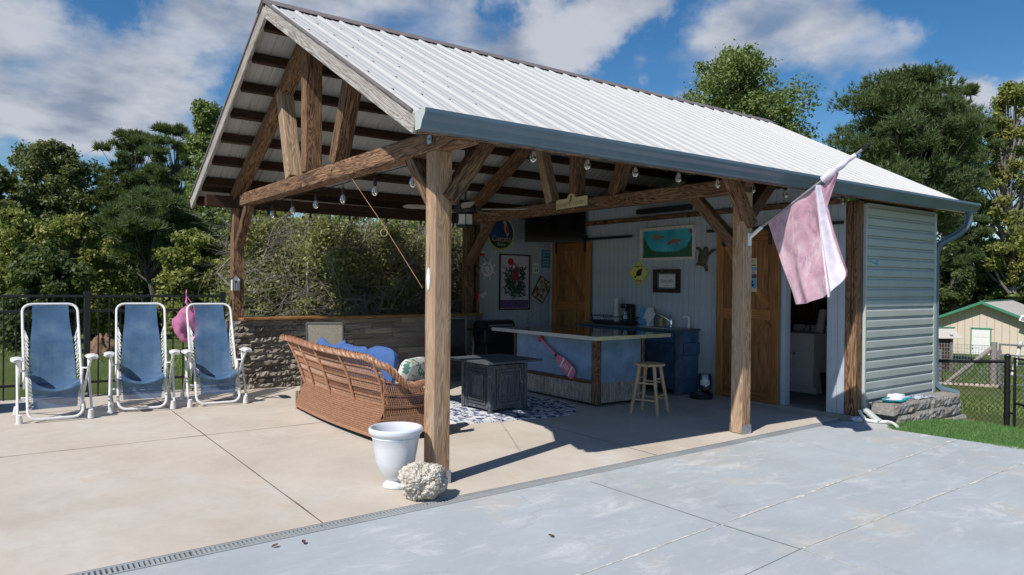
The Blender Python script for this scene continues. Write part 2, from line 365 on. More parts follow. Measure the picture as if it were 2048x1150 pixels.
def m_patio():
    n=NT('tan_broom_concrete'); v=n.co('Object',rnd=0)
    a=n.noise(v,1.1,6,.6); b=n.noise(v,9,5,.65); c=n.noise(n.co('Object',scale=(1,14,1)),30,3,.6)
    col=n.ramp(a,[(.3,(.47,.41,.345)),(.5,(.55,.49,.42)),(.72,(.60,.555,.49))])
    col=n.mix(n.mth('MULTIPLY',n.ramp(b,[(.45,(0,0,0)),(.75,(1,1,1))]),.35),col,(.43,.37,.30))
    col=n.mix(n.mth('MULTIPLY',n.ramp(c,[(.3,(0,0,0)),(.8,(1,1,1))]),.14),col,(.63,.57,.48))
    st=n.ramp(n.noise(v,.9,5,.7,.8),[(.56,(0,0,0)),(.7,(1,1,1))]); col=n.mix(n.mth('MULTIPLY',st,.32),col,(.64,.65,.66))
    rs=n.ramp(n.noise(v,2.3,4,.6,.4),[(.62,(0,0,0)),(.72,(1,1,1))]); col=n.mix(n.mth('MULTIPLY',rs,.35),col,(.56,.36,.20))
    sp=n.ramp(n.voro(v,23),[(.02,(1,1,1)),(.035,(0,0,0))]); gate=n.ramp(n.noise(v,2.7,2),[(.6,(0,0,0)),(.62,(1,1,1))])
    col=n.mix(n.mth('MULTIPLY',n.mth('MULTIPLY',sp,gate),.6),col,(.12,.09,.06))
    gr=n.noise(v,140,3,.8); col=n.mix(n.mth('MULTIPLY',n.ramp(gr,[(.52,(0,0,0)),(.72,(1,1,1))]),.28),col,(.36,.30,.24))
    sc=n.ramp(n.noise(n.co('Object',scale=(.3,5,1),rot=(0,0,.7)),5,7,.75),[(.6,(0,0,0)),(.7,(1,1,1))]); col=n.mix(n.mth('MULTIPLY',sc,.25),col,(.66,.63,.58))
    dk=n.ramp(n.noise(v,.7,6,.72,.9),[(.5,(0,0,0)),(.75,(1,1,1))]); col=n.mix(n.mth('MULTIPLY',dk,.45),col,(.42,.365,.30))
    sp2=n.ramp(n.voro(v,9),[(.012,(1,1,1)),(.025,(0,0,0))]); col=n.mix(n.mth('MULTIPLY',sp2,.55),col,(.16,.11,.07))
    n.bump(n.mth('ADD',n.mth('MULTIPLY',c,.6),n.noise(v,220,3)),.3,.003); return n.fin(col,.85,spec=.2)
def m_deck():
    n=NT('worn_blue_grey_deck_paint'); v=n.co('Object')
    a=n.noise(v,.75,6,.6,.5); b=n.noise(v,5,8,.7,.6); c=n.noise(v,34,4,.7); oi=n.N('ObjectInfo')
    col=n.ramp(a,[(.3,(.375,.405,.42)),(.5,(.41,.445,.465)),(.7,(.45,.495,.525))])
    # worn patches of bare concrete (own shape)
    tanm=n.ramp(n.noise(v,1.15,5,.55,.3),[(.56,(0,0,0)),(.64,(1,1,1))]); col=n.mix(n.mth('MULTIPLY',tanm,.6),col,(.50,.46,.41))
    wh=n.mth('MULTIPLY',n.ramp(n.noise(n.co('Object',scale=(1,2.2,1),rot=(0,0,.5)),2.2,9,.78,.6),[(.52,(0,0,0)),(.64,(1,1,1))]),n.ramp(n.noise(v,.55,3),[(.42,(0,0,0)),(.55,(1,1,1))]))
    col=n.mix(n.mth('MULTIPLY',wh,.55),col,(.68,.68,.68))
    col=n.mix(n.mth('MULTIPLY',n.ramp(b,[(.5,(0,0,0)),(.75,(1,1,1))]),.25),col,(.31,.36,.39))
    col=n.mix(n.mth('MULTIPLY',n.ramp(c,[(.55,(0,0,0)),(.8,(1,1,1))]),.2),col,(.60,.63,.65))
    sp=n.ramp(n.voro(v,15),[(.02,(1,1,1)),(.04,(0,0,0))]); gate=n.ramp(n.noise(v,3.7,2),[(.6,(0,0,0)),(.62,(1,1,1))])
    col=n.mix(n.mth('MULTIPLY',n.mth('MULTIPLY',sp,gate),.7),col,(.7,.68,.63))
    cr=n.ramp(n.voro(n.mix(.25,v,n.noise(v,3,5,.7,out='Color')),.55,'DISTANCE_TO_EDGE'),[(.0,(1,1,1)),(.006,(0,0,0))]); cg=n.ramp(n.noise(v,.8,2),[(.5,(0,0,0)),(.56,(1,1,1))])
    col=n.mix(n.mth('MULTIPLY',n.mth('MULTIPLY',cr,cg),.3),col,(.22,.23,.23))
    dr=n.ramp(n.noise(n.co('Object',scale=(.35,3,1),rot=(0,0,.12)),6,6,.7),[(.5,(0,0,0)),(.75,(1,1,1))]); col=n.mix(n.mth('MULTIPLY',dr,.22),col,(.56,.60,.62))
    gr=n.noise(v,120,3,.8); col=n.mix(n.mth('MULTIPLY',n.ramp(gr,[(.55,(0,0,0)),(.75,(1,1,1))]),.3),col,(.25,.28,.30))
    n.bump(n.mth('ADD',n.noise(v,190,3),wh),.2,.003); return n.fin(col,n.ramp(n.noise(v,3,4),[(.3,(.55,.55,.55)),(.7,(.8,.8,.8))]),spec=.25)
def m_roof(name,c,dirt):
    n=NT(name); v=n.co('Object'); a=n.noise(n.co('Object',scale=(1,.25,.25)),3,5,.6)
    col=n.ramp(a,[(.3,tuple(x*.9 for x in c)),(.7,c)]); st=n.ramp(n.noise(n.co('Object',scale=(9,.5,.5)),2,5,.7),[(.55,(0,0,0)),(.8,(1,1,1))])
    col=n.mix(n.mth('MULTIPLY',st,dirt),col,(.42,.39,.34)); return n.fin(col,.5,spec=.25)
def m_stone():
    n=NT('split_ledger_stone'); v=n.co('Object',rnd=11); oi=n.N('ObjectInfo')
    base=n.ramp(oi.outputs['Random'],[(0,(.20,.16,.13)),(.2,(.50,.43,.35)),(.4,(.27,.22,.19)),(.6,(.64,.57,.48)),(.8,(.36,.31,.27)),(1,(.56,.50,.43))])
    a=n.noise(v,22,6,.7); col=n.mix(n.mth('MULTIPLY',n.ramp(a,[(.35,(0,0,0)),(.75,(1,1,1))]),.45),base,(.62,.58,.52))
    n.bump(n.noise(v,42,7,.75),1,.035); return n.fin(col,.9,spec=.2)
def m_sling():
    n=NT('blue_mesh_sling'); v=n.co('Object')
    ws=n.noise(n.co('Object',scale=(1,1,1)),3.2,4,.6)
    col=n.ramp(ws,[(.3,(.035,.085,.17)),(.5,(.055,.125,.25)),(.72,(.13,.21,.32))])
    wv=n.N('TexWave',wave_type='BANDS',bands_direction='Z'); wv.inputs['Scale'].default_value=60; n.L(v,wv.inputs['Vector'])
    col=n.mix(n.mth('MULTIPLY',wv.outputs['Fac'],.25),col,(.16,.25,.36))
    sp=n.ramp(n.voro(v,38),[(.035,(1,1,1)),(.05,(0,0,0))]); col=n.mix(n.mth('MULTIPLY',sp,.35),col,(.45,.47,.48))
    n.bump(wv.outputs['Fac'],.3,.002)
    n.b.inputs['Alpha'].default_value=1
    n.fin(col,.75,spec=.2)
    # woven mesh lets some light and view through
    tr=n.N('BsdfTransparent'); mx=n.N('MixShader'); mx.inputs[0].default_value=.86; n.L(tr.outputs[0],mx.inputs[1]); n.L(n.b.outputs[0],mx.inputs[2]); n.L(mx.outputs[0],n.o.inputs['Surface'])
    return n.m
def m_greysling():
    n=NT('tan_grey_mesh_sling'); v=n.co('Object'); ck=n.noise(v,160,2); col=n.ramp(ck,[(.35,(.22,.19,.15)),(.65,(.52,.48,.40))]); return n.fin(col,.8)
def m_rug():
    n=NT('navy_and_white_printed_rug'); v=n.co('Object'); v2=n.co('Object',scale=(1,1.5,1),rot=(0,0,.9))
    a=n.voro(v2,8,'F1'); b=n.noise(n.co('Object',scale=(3.4,1,1),rot=(0,0,.5)),9,2,.5,.8)
    f=n.mth('MAXIMUM',n.mth('LESS_THAN',a,.34),n.mth('GREATER_THAN',b,.55))
    col=n.mix(f,(.66,.67,.69),(.02,.055,.17)); n.bump(n.noise(v,300,2),.3,.002); return n.fin(col,.95,spec=.1)
def m_floral():
    n=NT('floral_pillow_print'); v=n.co('Object')
    col=n.mix(n.mth('LESS_THAN',n.voro(v,13),.22),(.62,.61,.57),(.66,.43,.06))
    col=n.mix(n.mth('LESS_THAN',n.voro(n.co('Object',scale=(1,1,2),rot=(.4,.3,0)),17),.2),col,(.05,.09,.14))
    col=n.mix(n.mth('GREATER_THAN',n.noise(v,11,2),.60),col,(.10,.26,.20)); return n.fin(col,.9,spec=.1)
def m_lawn():
    n=NT('lawn'); v=n.co('Object'); a=n.noise(v,.35,5,.6); b=n.noise(v,7,6,.75); c=n.noise(v,60,4,.7)
    col=n.ramp(a,[(.3,(.12,.19,.05)),(.5,(.18,.25,.075)),(.7,(.27,.30,.12))])
    col=n.mix(n.mth('MULTIPLY',n.ramp(b,[(.4,(0,0,0)),(.7,(1,1,1))]),.55),col,(.24,.22,.10))
    col=n.mix(n.mth('MULTIPLY',n.ramp(c,[(.35,(0,0,0)),(.7,(1,1,1))]),.5),col,(.05,.09,.02))
    n.bump(n.mth('ADD',b,c),1,.08); return n.fin(col,.95,spec=.1)
def m_block():
    n=NT('split_face_block'); v=n.co('Object',rnd=5); a=n.noise(v,30,6,.75)
    col=n.ramp(a,[(.3,(.19,.18,.165)),(.6,(.38,.365,.335)),(.8,(.5,.48,.45))])
    cl=n.ramp(n.noise(v,4,4),[(.5,(0,0,0)),(.6,(1,1,1))]); col=n.mix(n.mth('MULTIPLY',cl,.35),col,(.36,.20,.12)); n.bump(a,.9,.02); return n.fin(col,.95,spec=.15)
def m_leaf(name,c1,c2,c3,tr=.35,rough=.5):
    n=NT(name); g=n.N('NewGeometry'); f=g.outputs['Random Per Island']; 
    big=n.noise(n.co('Object'),.9,3,.6)
    col=n.ramp(n.mth('ADD',n.mth('MULTIPLY',f,.55),n.mth('MULTIPLY',big,.5)),[(.2,c1),(.5,c2),(.85,c3)])
    n.fin(col,rough,spec=.35); t=n.N('BsdfTranslucent'); n.L(n.mix(.6,col,(.30,.38,.06),'MIX'),t.inputs[0])
    mx=n.N('MixShader'); mx.inputs[0].default_value=tr; n.L(n.b.outputs[0],mx.inputs[1]); n.L(t.outputs[0],mx.inputs[2]); n.L(mx.outputs[0],n.o.inputs['Surface']); return n.m
def m_glass(name='bulb_glass'):
    n=NT(name); n.fin((.85,.86,.88),.05,**{'Transmission Weight':.0}); tr=n.N('BsdfTransparent'); gl=n.N('BsdfGlossy'); gl.inputs['Roughness'].default_value=.08
    fr=n.N('Fresnel'); fr.inputs['IOR'].default_value=1.5; f=n.mth('ADD',fr.outputs[0],.18,True); mx=n.N('MixShader'); n.L(f,mx.inputs[0]); n.L(tr.outputs[0],mx.inputs[1]); n.L(gl.outputs[0],mx.inputs[2]); n.L(mx.outputs[0],n.o.inputs['Surface']); return n.m
def m_flag():
    n=NT('faded_pink_flag_cloth'); v=n.co('UV') ; o=n.co('Object')
    a=n.noise(o,4.5,5,.65,1.2); col=n.ramp(a,[(.32,(.42,.26,.37)),(.45,(.66,.38,.48)),(.6,(.75,.52,.60)),(.75,(.78,.70,.78))])
    st=n.ramp(n.noise(n.co('Object',scale=(1,5,1),rot=(.35,0,0)),3.4,7,.75,.5),[(.52,(0,0,0)),(.66,(1,1,1))])
    col=n.mix(n.mth('MULTIPLY',st,.8),col,(.80,.74,.82))
    n.fin(col,.8,spec=.1); t=n.N('BsdfTranslucent'); n.L(col,t.inputs[0]); mx=n.N('MixShader'); mx.inputs[0].default_value=.35; n.L(n.b.outputs[0],mx.inputs[1]); n.L(t.outputs[0],mx.inputs[2]); n.L(mx.outputs[0],n.o.inputs['Surface']); return n.m
def m_coral():
    n=NT('pitted_coral_rock'); v=n.co('Object'); a=n.noise(v,28,6,.7); b=n.noise(v,6,3)
    col=n.ramp(a,[(.3,(.34,.27,.19)),(.5,(.66,.60,.51)),(.72,(.82,.79,.73))]); col=n.mix(n.mth('MULTIPLY',n.ramp(b,[(.5,(0,0,0)),(.65,(1,1,1))]),.4),col,(.40,.33,.24)); n.bump(n.mth('ADD',a,n.voro(v,34)),1,.02); return n.fin(col,.95)
def m_clay(): 
    n=NT('clay_soil'); v=n.co('Object'); a=n.noise(v,4,6,.7); return n.fin(n.ramp(a,[(.3,(.12,.07,.045)),(.7,(.30,.19,.12))]),.95)
def m_rust():
    n=NT('rusted_chipped_metal'); v=n.co('Object'); a=n.noise(v,16,5,.7,.6); return n.fin(n.ramp(a,[(.46,(.14,.045,.02)),(.54,(.56,.50,.40))],'LINEAR'),.8)
def m_seascape():
    n=NT('underwater_painting'); v=n.co('Object'); s=n.N('SeparateXYZ'); n.L(v,s.inputs[0])
    st=n.noise(n.co('Object',scale=(1,1,1),rot=(0,0,.7)),3,2); w=n.noise(n.co('Object',scale=(40,4,1)),2,3)
    col=n.ramp(st,[(.35,(.01,.30,.42)),(.65,(.05,.48,.60))])
    # weed edge: parabola in y plus noise
    x2=n.mth('MULTIPLY',s.outputs[0],s.outputs[0]); e=n.mth('ADD',n.mth('MULTIPLY',n.mth('MULTIPLY',x2,x2),5.),n.mth('MULTIPLY',w,.10)); f=n.mth('LESS_THAN',s.outputs[1],n.mth('ADD',e,-.17))
    return n.fin(n.mix(f,col,(.01,.10,.05)),.35)
def m_poster():
    n=NT('printed_poster_paper'); v=n.co('Object'); a=n.noise(v,9,3,.6); return n.fin(n.ramp(a,[(.4,(.52,.46,.56)),(.6,(.60,.55,.64))]),.4)
Mt.update(patio=m_patio(),deck=m_deck(),roof=m_roof('white_ribbed_roof_steel',(.52,.52,.51),.35),barnroof=m_roof('cream_roof_steel',(.55,.52,.47),.2),stone=m_stone(),sling=m_sling(),gsling=m_greysling(),
  rug=m_rug(),floral=m_floral(),lawn=m_lawn(),block=m_block(),glass=m_glass(),flag=m_flag(),coral=m_coral(),clay=m_clay(),rust=m_rust(),sea=m_seascape(),poster=m_poster())
Mt['tv']=paint('black_glass_screen',(.004,.004,.005),r=.12,var=.1,bump=0)
Mt['turf']=m_leaf('artificial_turf_blade',(.06,.15,.035),(.11,.23,.06),(.19,.31,.11),.2)
Mt['turfb']=paint('artificial_turf_backing',(.05,.14,.03),r=.9,var=.3,vs=30)
Mt['grass']=m_leaf('grass_blade',(.10,.16,.04),(.17,.24,.07),(.29,.31,.13),.3)
Mt['oak']=m_leaf('oak_leaf',(.05,.07,.025),(.11,.13,.05),(.22,.21,.09))
Mt['pine']=m_leaf('pine_needle',(.045,.075,.03),(.085,.13,.05),(.16,.21,.085),.25)
Mt['poplar']=m_leaf('poplar_leaf',(.085,.135,.038),(.15,.215,.065),(.28,.31,.12))
Mt['yellowleaf']=m_leaf('yellowing_leaf',(.095,.13,.03),(.20,.225,.05),(.38,.35,.10))
Mt['deep']=m_leaf('dark_shrub_leaf',(.035,.058,.02),(.07,.105,.035),(.16,.18,.065))
Mt['bramble']=m_leaf('bramble_leaf',(.11,.14,.045),(.22,.235,.08),(.42,.38,.16))
Mt['barnwall']=paint('tan_barn_steel',(.64,.55,.45),r=.55,var=.05); Mt['green']=paint('green_barn_trim',(.06,.24,.15),r=.4,var=.1)
Mt['greywood']=wood('weathered_grey_wood',(.14,.125,.11),(.34,.31,.28),rings=20,contrast=.7)
Mt['cloth']=paint('white_cloth',(.66,.66,.68),r=.9,var=.1); Mt['floatpink']=paint('pink_vinyl_float',(.66,.22,.42),r=.6,var=.25,vs=7)
Mt['carton']=paint('grey_outlet_plastic',(.6,.6,.58),r=.4); Mt['darkwood']=wood('dark_stained_frame',(.02,.012,.009),(.08,.05,.035),rings=20)
Mt['orange']=paint('gold_sign_paint',(.75,.42,.05),r=.5); Mt['signblue']=paint('royal_blue_sign_paint',(.01,.06,.22),r=.4,var=.3); Mt['signgreen']=paint('dark_green_sign_paint',(.01,.07,.04),r=.5)
Mt['amber']=paint('amber_soap',(.55,.38,.08),r=.2); Mt['manatee']=paint('grey_brown_paint',(.25,.15,.13),r=.7); Mt['frost']=paint('frosted_lamp_glass',(.55,.53,.48),r=.3,var=.1)
Mt['turtle']=paint('bronze_green_patina',(.08,.065,.04),r=.6,var=.6,vs=20)
# ================================================================= SETTING
def slab(par,pts,z_up=0,th=.12,mat='patio',name='concrete_slab',gap=.004,ch=.0009):
    if mat=='deck': gap=.003
    c=Vector((sum(p[0] for p in pts)/len(pts),sum(p[1] for p in pts)/len(pts)))
    q=[]
    n=len(pts)
    def inset(g):
        out=[]
        for i in range(n):
            a,b,d=Vector(pts[i-1]),Vector(pts[i]),Vector(pts[(i+1)%n]); e1=(b-a).normalized(); e2=(d-b).normalized()
            n1=Vector((-e1.y,e1.x)); n2=Vector((-e2.y,e2.x)); bis=(n1+n2); k=bis.length
            out.append(b+bis/k*(g/max(.3,(n1.dot(bis/k)))))
        return out
    A=inset(gap); B=inset(gap+ch*1.6); vs=[(p.x,p.y,gz(p.x,p.y)+z_up-th) for p in A]+[(p.x,p.y,gz(p.x,p.y)+z_up-ch) for p in A]+[(p.x,p.y,gz(p.x,p.y)+z_up) for p in B]
    fs=[tuple(range(2*n,3*n))]+[(i,(i+1)%n,n+(i+1)%n,n+i) for i in range(n)]+[(n+i,n+(i+1)%n,2*n+(i+1)%n,2*n+i) for i in range(n)]
    return MB().add(vs,fs).build(name,Mt[mat],par)
patio=struct(bpy.data.objects.new('patio',None)); COL.objects.link(patio)
YD=-.40; xs=[-6.5,-.96,2.15,5.445]; 
def yd(x): return -.53+.055*(x+2)          # edge of the drain, very slightly skewed
def yj(x): return 2.52+.06*(x+.94) if x<2.3 else 2.6
for i in range(3):
    x0,x1=xs[i],xs[i+1]
    slab(patio,[(x0,yd(x0)+.12),(x1,yd(x1)+.12),(x1,yj(x1)),(x0,yj(x0))])
    slab(patio,[(x0,yj(x0)),(x1,yj(x1)),(x1,5.5),(x0,5.5)])
MB().bb(-6.6,5.8,-.38,5.45,-.55,-.24).build('joint_bed',Mt['clay'],patio).rotation_euler=(0,0,0)
deck=struct(bpy.data.objects.new('pool_deck',None)); COL.objects.link(deck)
def y1(x): return -1.77+.09*(x+.13)
def y2(x): return -2.18+.035*(x-1.1)
de=lambda y: 5.42 if y>-1.3 else 5.42+(-1.3-y)*.4
X=[-7,1.06,5.42]
slab(deck,[(-7,y1(-7)),(1.10,y1(1.10)),(1.06,yd(1.06)),(-7,yd(-7))],mat='deck')
slab(deck,[(1.10,y1(1.10)),(5.42,y1(5.42)),(5.34,-.66),(5.60,-.46),(5.62,yd(5.62)+.0),(1.06,yd(1.06))],mat='deck')
slab(deck,[(1.14,y2(1.14)),(5.62,y2(5.62)),(5.42,y1(5.42)),(1.10,y1(1.10))],mat='deck')
slab(deck,[(-7,-2.95),(1.14,y2(1.14)),(1.10,y1(1.10)),(-7,y1(-7))],mat='deck')
slab(deck,[(1.3,-8),(7.5,-8),(5.62,y2(5.62)),(1.14,y2(1.14))],mat='deck')
slab(deck,[(-7,-8),(1.3,-8),(1.14,y2(1.14)),(-7,-2.95)],mat='deck')
MB().bb(-7,5.3,-7.9,-.62,-.55,-.26).build('joint_bed',Mt['clay'],deck)
Mt['deckline']=paint('grey_joint_grime',(.24,.25,.25),r=.9,var=.4,vs=8); Mt['filler']=paint('chipped_joint_filler',(.56,.53,.47),r=.9,var=.4,vs=18); Mt['sealant']=paint('dark_joint_grime',(.13,.10,.075),r=.95,var=.5,vs=8)
def joint(par,a,b,mat,w0,w1,z,seed,name):
    g=random.Random(seed); a=Vector(a);b=Vector(b); n=int((b-a).length/.035); d=(b-a).normalized(); nn=Vector((-d.y,d.x)); L=[];R=[]
    ww=lambda i:w0+(w1-w0)*max(0,math.sin(i*.21+seed)*math.sin(i*.037+seed*2)+g.uniform(-.3,.5))**2
    for i in range(n+1):
        p=a.lerp(b,i/n); l=p+nn*ww(i); r_=p-nn*ww(i+57); L.append((l.x,l.y,gz(l.x,l.y)+z)); R.append((r_.x,r_.y,gz(r_.x,r_.y)+z))
    MB().add(L+R,[(i,i+1,n+2+i,n+1+i) for i in range(n)]).build(name,Mt[mat],par)
joint(deck,(-3,y1(-3)),(1.06,y1(1.06)),'filler',.004,.012,.0015,1,'joint_filler'); joint(deck,(1.1,y1(1.1)),(5.40,y1(5.40)),'filler',.003,.022,.0015,2,'joint_filler')
joint(deck,(1.16,y2(1.16)),(5.60,y2(5.60)),'filler',.003,.014,.0015,3,'joint_filler'); joint(deck,(1.065,-.5),(1.10,y1(1.1)-.0),'deckline',.0045,.006,.0015,4,'joint_line'); joint(deck,(1.105,y1(1.1)-.02),(1.14,y2(1.14)),'deckline',.0045,.006,.0015,5,'joint_line'); joint(deck,(1.145,y2(1.14)-.02),(1.29,-6),'filler',.003,.012,.0015,8,'joint_filler')
joint(patio,(-.96,yd(-.96)+.13),(-.96,5.4),'sealant',.0028,.006,.0015,6,'joint_sealant'); joint(patio,(-6.4,yj(-6.4)),(2.14,yj(2.14)),'sealant',.003,.007,.0015,7,'joint_sealant'); joint(patio,(2.15,yd(2.15)+.13),(2.15,5.1),'sealant',.002,.006,.0015,9,'joint_sealant')
# drain: channel body, slotted grates, and a solid strip at the shed end
drain=struct(bpy.data.objects.new('trench_drain',None)); COL.objects.link(drain)
Mt['grate']=paint('grey_grate_plastic',(.33,.35,.36),r=.5,var=.1)
def grate(x0,x1):
    mb=MB(); n=int(round((x1-x0)/.0245)); zz=lambda x:gz(x,-.45)
    for (a,b) in ((.004,.022),(.098,.116)):
        vs=[]; 
        for x in(x0+.002,x1-.002):
            for y in(a,b):
                for z in(-.025,0): vs.append((x,yd(x)+y,zz(x)+z))
        mb.add(vs,[(0,1,3,2),(4,6,7,5),(0,4,5,1),(2,3,7,6),(0,2,6,4),(1,5,7,3)])
    for i in range(n):
        x=x0+.004+(x1-x0-.008)*(i+.5)/n; mb.box((x,yd(x)+.06,zz(x)-.0135),(.0125,.078,.024))
    return mb.build('grate',Mt['grate'],drain)
x=-3.2
while x<1.95: grate(x,x+.74); x+=.74
mb=MB()
for a,b in ((-3.2,x),):
    vs=[(a,yd(a)+.0,gz(a,-.45)-.07),(b,yd(b)+.0,gz(b,-.45)-.07),(b,yd(b)+.12,gz(b,-.45)-.07),(a,yd(a)+.12,gz(a,-.45)-.07)]; mb.add(vs,[(0,1,2,3)])
mb.build('channel_floor',Mt['dark'],drain)
Mt['strip']=paint('grey_painted_strip',(.25,.275,.29),r=.7,var=.2,vs=3)
slab(drain,[(x,yd(x)+.0),(5.35,yd(5.35)),(5.35,yd(5.35)+.12),(x,yd(x)+.12)],mat='strip',z_up=-.003,gap=.002,name='channel_lid')
# ground
def build_terrain():
    xs_=np.concatenate([np.linspace(-400,-40,14),np.linspace(-36,70,107),np.linspace(76,500,16)]); ys_=np.concatenate([np.linspace(-200,-24,8),np.linspace(-20,60,81),np.linspace(66,500,16)])
    V=[];
    for xx in xs_:
        for yy in ys_:
            z=tz(min(xx,75),min(max(yy,-10),60))+.06*math.sin(xx*.7+yy*.31)*(1 if (abs(xx)>9 or yy>8) else 0)
            if -7<xx<8 and -9<yy<5.5: z=-.62
            if 5.0<xx<8.5 and yy<-.2: z=-.66
            V.append((xx,yy,z))
    a,b=len(xs_),len(ys_); i,j=np.meshgrid(np.arange(a-1),np.arange(b-1),indexing='ij'); i=i.ravel(); j=j.ravel()
    F=np.stack([i*b+j,(i+1)*b+j,(i+1)*b+j+1,i*b+j+1],1)
    return struct(npobj('lawn',npmesh('lawn',np.array(V),F,Mt['lawn'],smooth=True)))
build_terrain()
# ================================================================= PAVILION
pav=thing('pool_pavilion','open timber pavilion with a white ribbed metal gable roof over the patio','pavilion')
GX0,GX1,YR,ZR,EY,EZ=-.388,7.937,2.70,4.211,-.40,2.554
SL=(ZR-EZ)/(YR-EY)
def zt(y): return ZR-abs(y-YR)*SL
TB=(2.415,2.565)
def post(x,y,z0,z1,mat='post',base=True,lab=None):
    o=beam('post',(x,y,z0+(.0 if not base else .006)),(x,y,z1),.14,.14,Mt[mat],pav,up=(0,1,0),label=lab)
    if base:
        b=MB(); b.bb(x-.0725,x+.0725,y-.0725,y+.0725,z0,z0+.006); b.bb(x-.076,x+.076,y-.076,y-.0725,z0,z0+.095); b.bb(x-.076,x+.076,y+.0725,y+.076,z0,z0+.095)
        for q in(-.04,0,.04):
            b.tube([(x+q,y-.076,z0+.035+abs(q)*.8),(x+q,y-.081,z0+.035+abs(q)*.8)],.007,6)
        b.build('post_bracket',Mt['steel'],pav)
    return o
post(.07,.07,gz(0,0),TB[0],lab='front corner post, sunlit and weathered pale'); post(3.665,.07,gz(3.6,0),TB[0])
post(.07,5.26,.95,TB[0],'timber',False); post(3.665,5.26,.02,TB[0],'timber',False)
for tx,m in((.07,'timber'),(3.665,'timber')):
    beam('tie_beam',(tx,-.36 if tx<1 else .0,2.49),(tx,4.93 if tx<1 else 5.3,2.49+.0),.14,.155,Mt[m],pav,ch=.012)
    if tx<1: beam('tie_beam',(tx+.0,4.93,2.485),(tx+.0,5.36,2.485),.10,.13,Mt['purlin'],pav)
    # rafters (top chords) under the purlins
    dz=.255
    for s in(-1,1):
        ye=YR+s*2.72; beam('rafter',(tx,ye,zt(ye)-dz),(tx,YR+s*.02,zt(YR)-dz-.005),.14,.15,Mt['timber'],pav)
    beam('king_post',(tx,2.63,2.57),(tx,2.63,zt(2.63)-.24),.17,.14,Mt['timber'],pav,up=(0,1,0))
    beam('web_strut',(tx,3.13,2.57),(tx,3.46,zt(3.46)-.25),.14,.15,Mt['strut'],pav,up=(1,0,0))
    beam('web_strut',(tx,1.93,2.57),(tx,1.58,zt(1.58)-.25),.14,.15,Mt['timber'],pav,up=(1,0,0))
# knee braces
def brace(p0,p1,m='timber',w=.11,h=.12,up=(1,0,0)): return beam('knee_brace',p0,p1,w,h,Mt[m],pav,up=up,ch=.005)
brace((.07,.11,2.02),(.07,.50,2.46),'timber',.10,.10)
brace((.11,.02,2.06),(.50,.02,2.60),'timber',.12,.11,(0,1,0))
brace((.07,5.20,1.90),(.07,4.72,2.44),'timber',.10,.10)
brace((3.665,.10,1.83),(3.665,.80,2.54),'timber',.11,.12)
brace((3.665,5.22,1.78),(3.665,4.55,2.50),'timber',.11,.12)
brace((3.70,.0,2.08),(3.27,-.02,2.62),'timber',.12,.11,(0,1,0))
brace((3.66,.06,2.10),(4.12,.06,2.56),'purlin',.12,.11,(0,1,0))
for tx_ in(.07,3.665):
    mb=MB(); y_=.09; mb.box((tx_-.073,y_,2.50),(.004,.06,.06)); mb.tube([(tx_-.075,y_,2.50),(tx_-.086,y_,2.50)],.010,6); mb.build('bolt_plate',Mt['steel'],pav)
    for yb in(2.58,2.68,3.14,1.92,4.85):
        MB().tube([(tx_-.070,yb,2.52),(tx_-.080,yb,2.52)],.008,6).build('bolt',Mt['steel'],pav)
# plates along the building
beam('eave_beam',(-.33,5.26,2.49),(3.66,5.26,2.49),.09,.15,Mt['purlin'],pav)
beam('eave_beam',(.0,.04,2.63),(7.8,.04,2.63),.09,.14,Mt['timber'],pav)
beam('eave_beam',(-.33,5.42,2.69),(7.8,5.42,2.60),.05,.13,Mt['purlin'],pav)
# purlins
nrm=[Vector((0,-SL,1)).normalized()*1,Vector((0,SL,1)).normalized()]
py=[]
for s in(-1,1):
    for k in range(8):
        y=YR+s*(.20+k*.405); py.append(y); nv=Vector((0,s*SL,1)).normalized()
        c=Vector((0,y,zt(y)-.012))-nv*.064
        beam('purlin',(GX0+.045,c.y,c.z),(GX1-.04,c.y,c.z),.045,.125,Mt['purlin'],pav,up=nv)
# ribbed roof sheets
def sheet_mesh(s,w):
    rib=.2286; prof=[]; n=4; 
    for i in range(n):
        x=w*i/n; r=w/n
        prof+= [(x,0),(x+.010,.0),(x+.022,.019),(x+.040,.019),(x+.052,0),(x+r*.45-.006,0),(x+r*.45,.004),(x+r*.45+.012,.004),(x+r*.45+.018,0),(x+r*.74-.006,0),(x+r*.74,.004),(x+r*.74+.012,.004),(x+r*.74+.018,0)]
    prof.append((w,0)); mb=MB(); ye=YR+s*(YR-EY+.04); ys=[YR+s*.03,YR+s*1.1,YR+s*2.1,ye]; nv=Vector((0,s*SL,1)).normalized(); m=len(prof); vs=[]
    for t in(0,-.0012):
        for y in ys:
            for x,h in prof: vs.append(Vector((x,y,zt(y)))+nv*(h+t))
    fs=[]; L=len(ys)
    for a in range(L-1):
        for b in range(m-1): fs.append((a*m+b,a*m+b+1,(a+1)*m+b+1,(a+1)*m+b)); o=L*m; fs.append((o+a*m+b,o+(a+1)*m+b,o+(a+1)*m+b+1,o+a*m+b+1))
    o=L*m
    for b in range(m-1): fs.append(((L-1)*m+b,(L-1)*m+b+1,o+(L-1)*m+b+1,o+(L-1)*m+b))
    for a in range(L-1): fs.append((a*m,(a+1)*m,o+(a+1)*m,o+a*m))
    mb.add(vs,fs); return mb.mesh('roof_panel',Mt['roof'])
pw=(GX1-GX0)/9
for s in(-1,1):
    me=sheet_mesh(s,pw-.001)
    for i in range(9):
        o=bpy.data.objects.new('roof_panel',me); COL.objects.link(o); o.parent=pav; o.location=(GX0+i*pw,0,0)
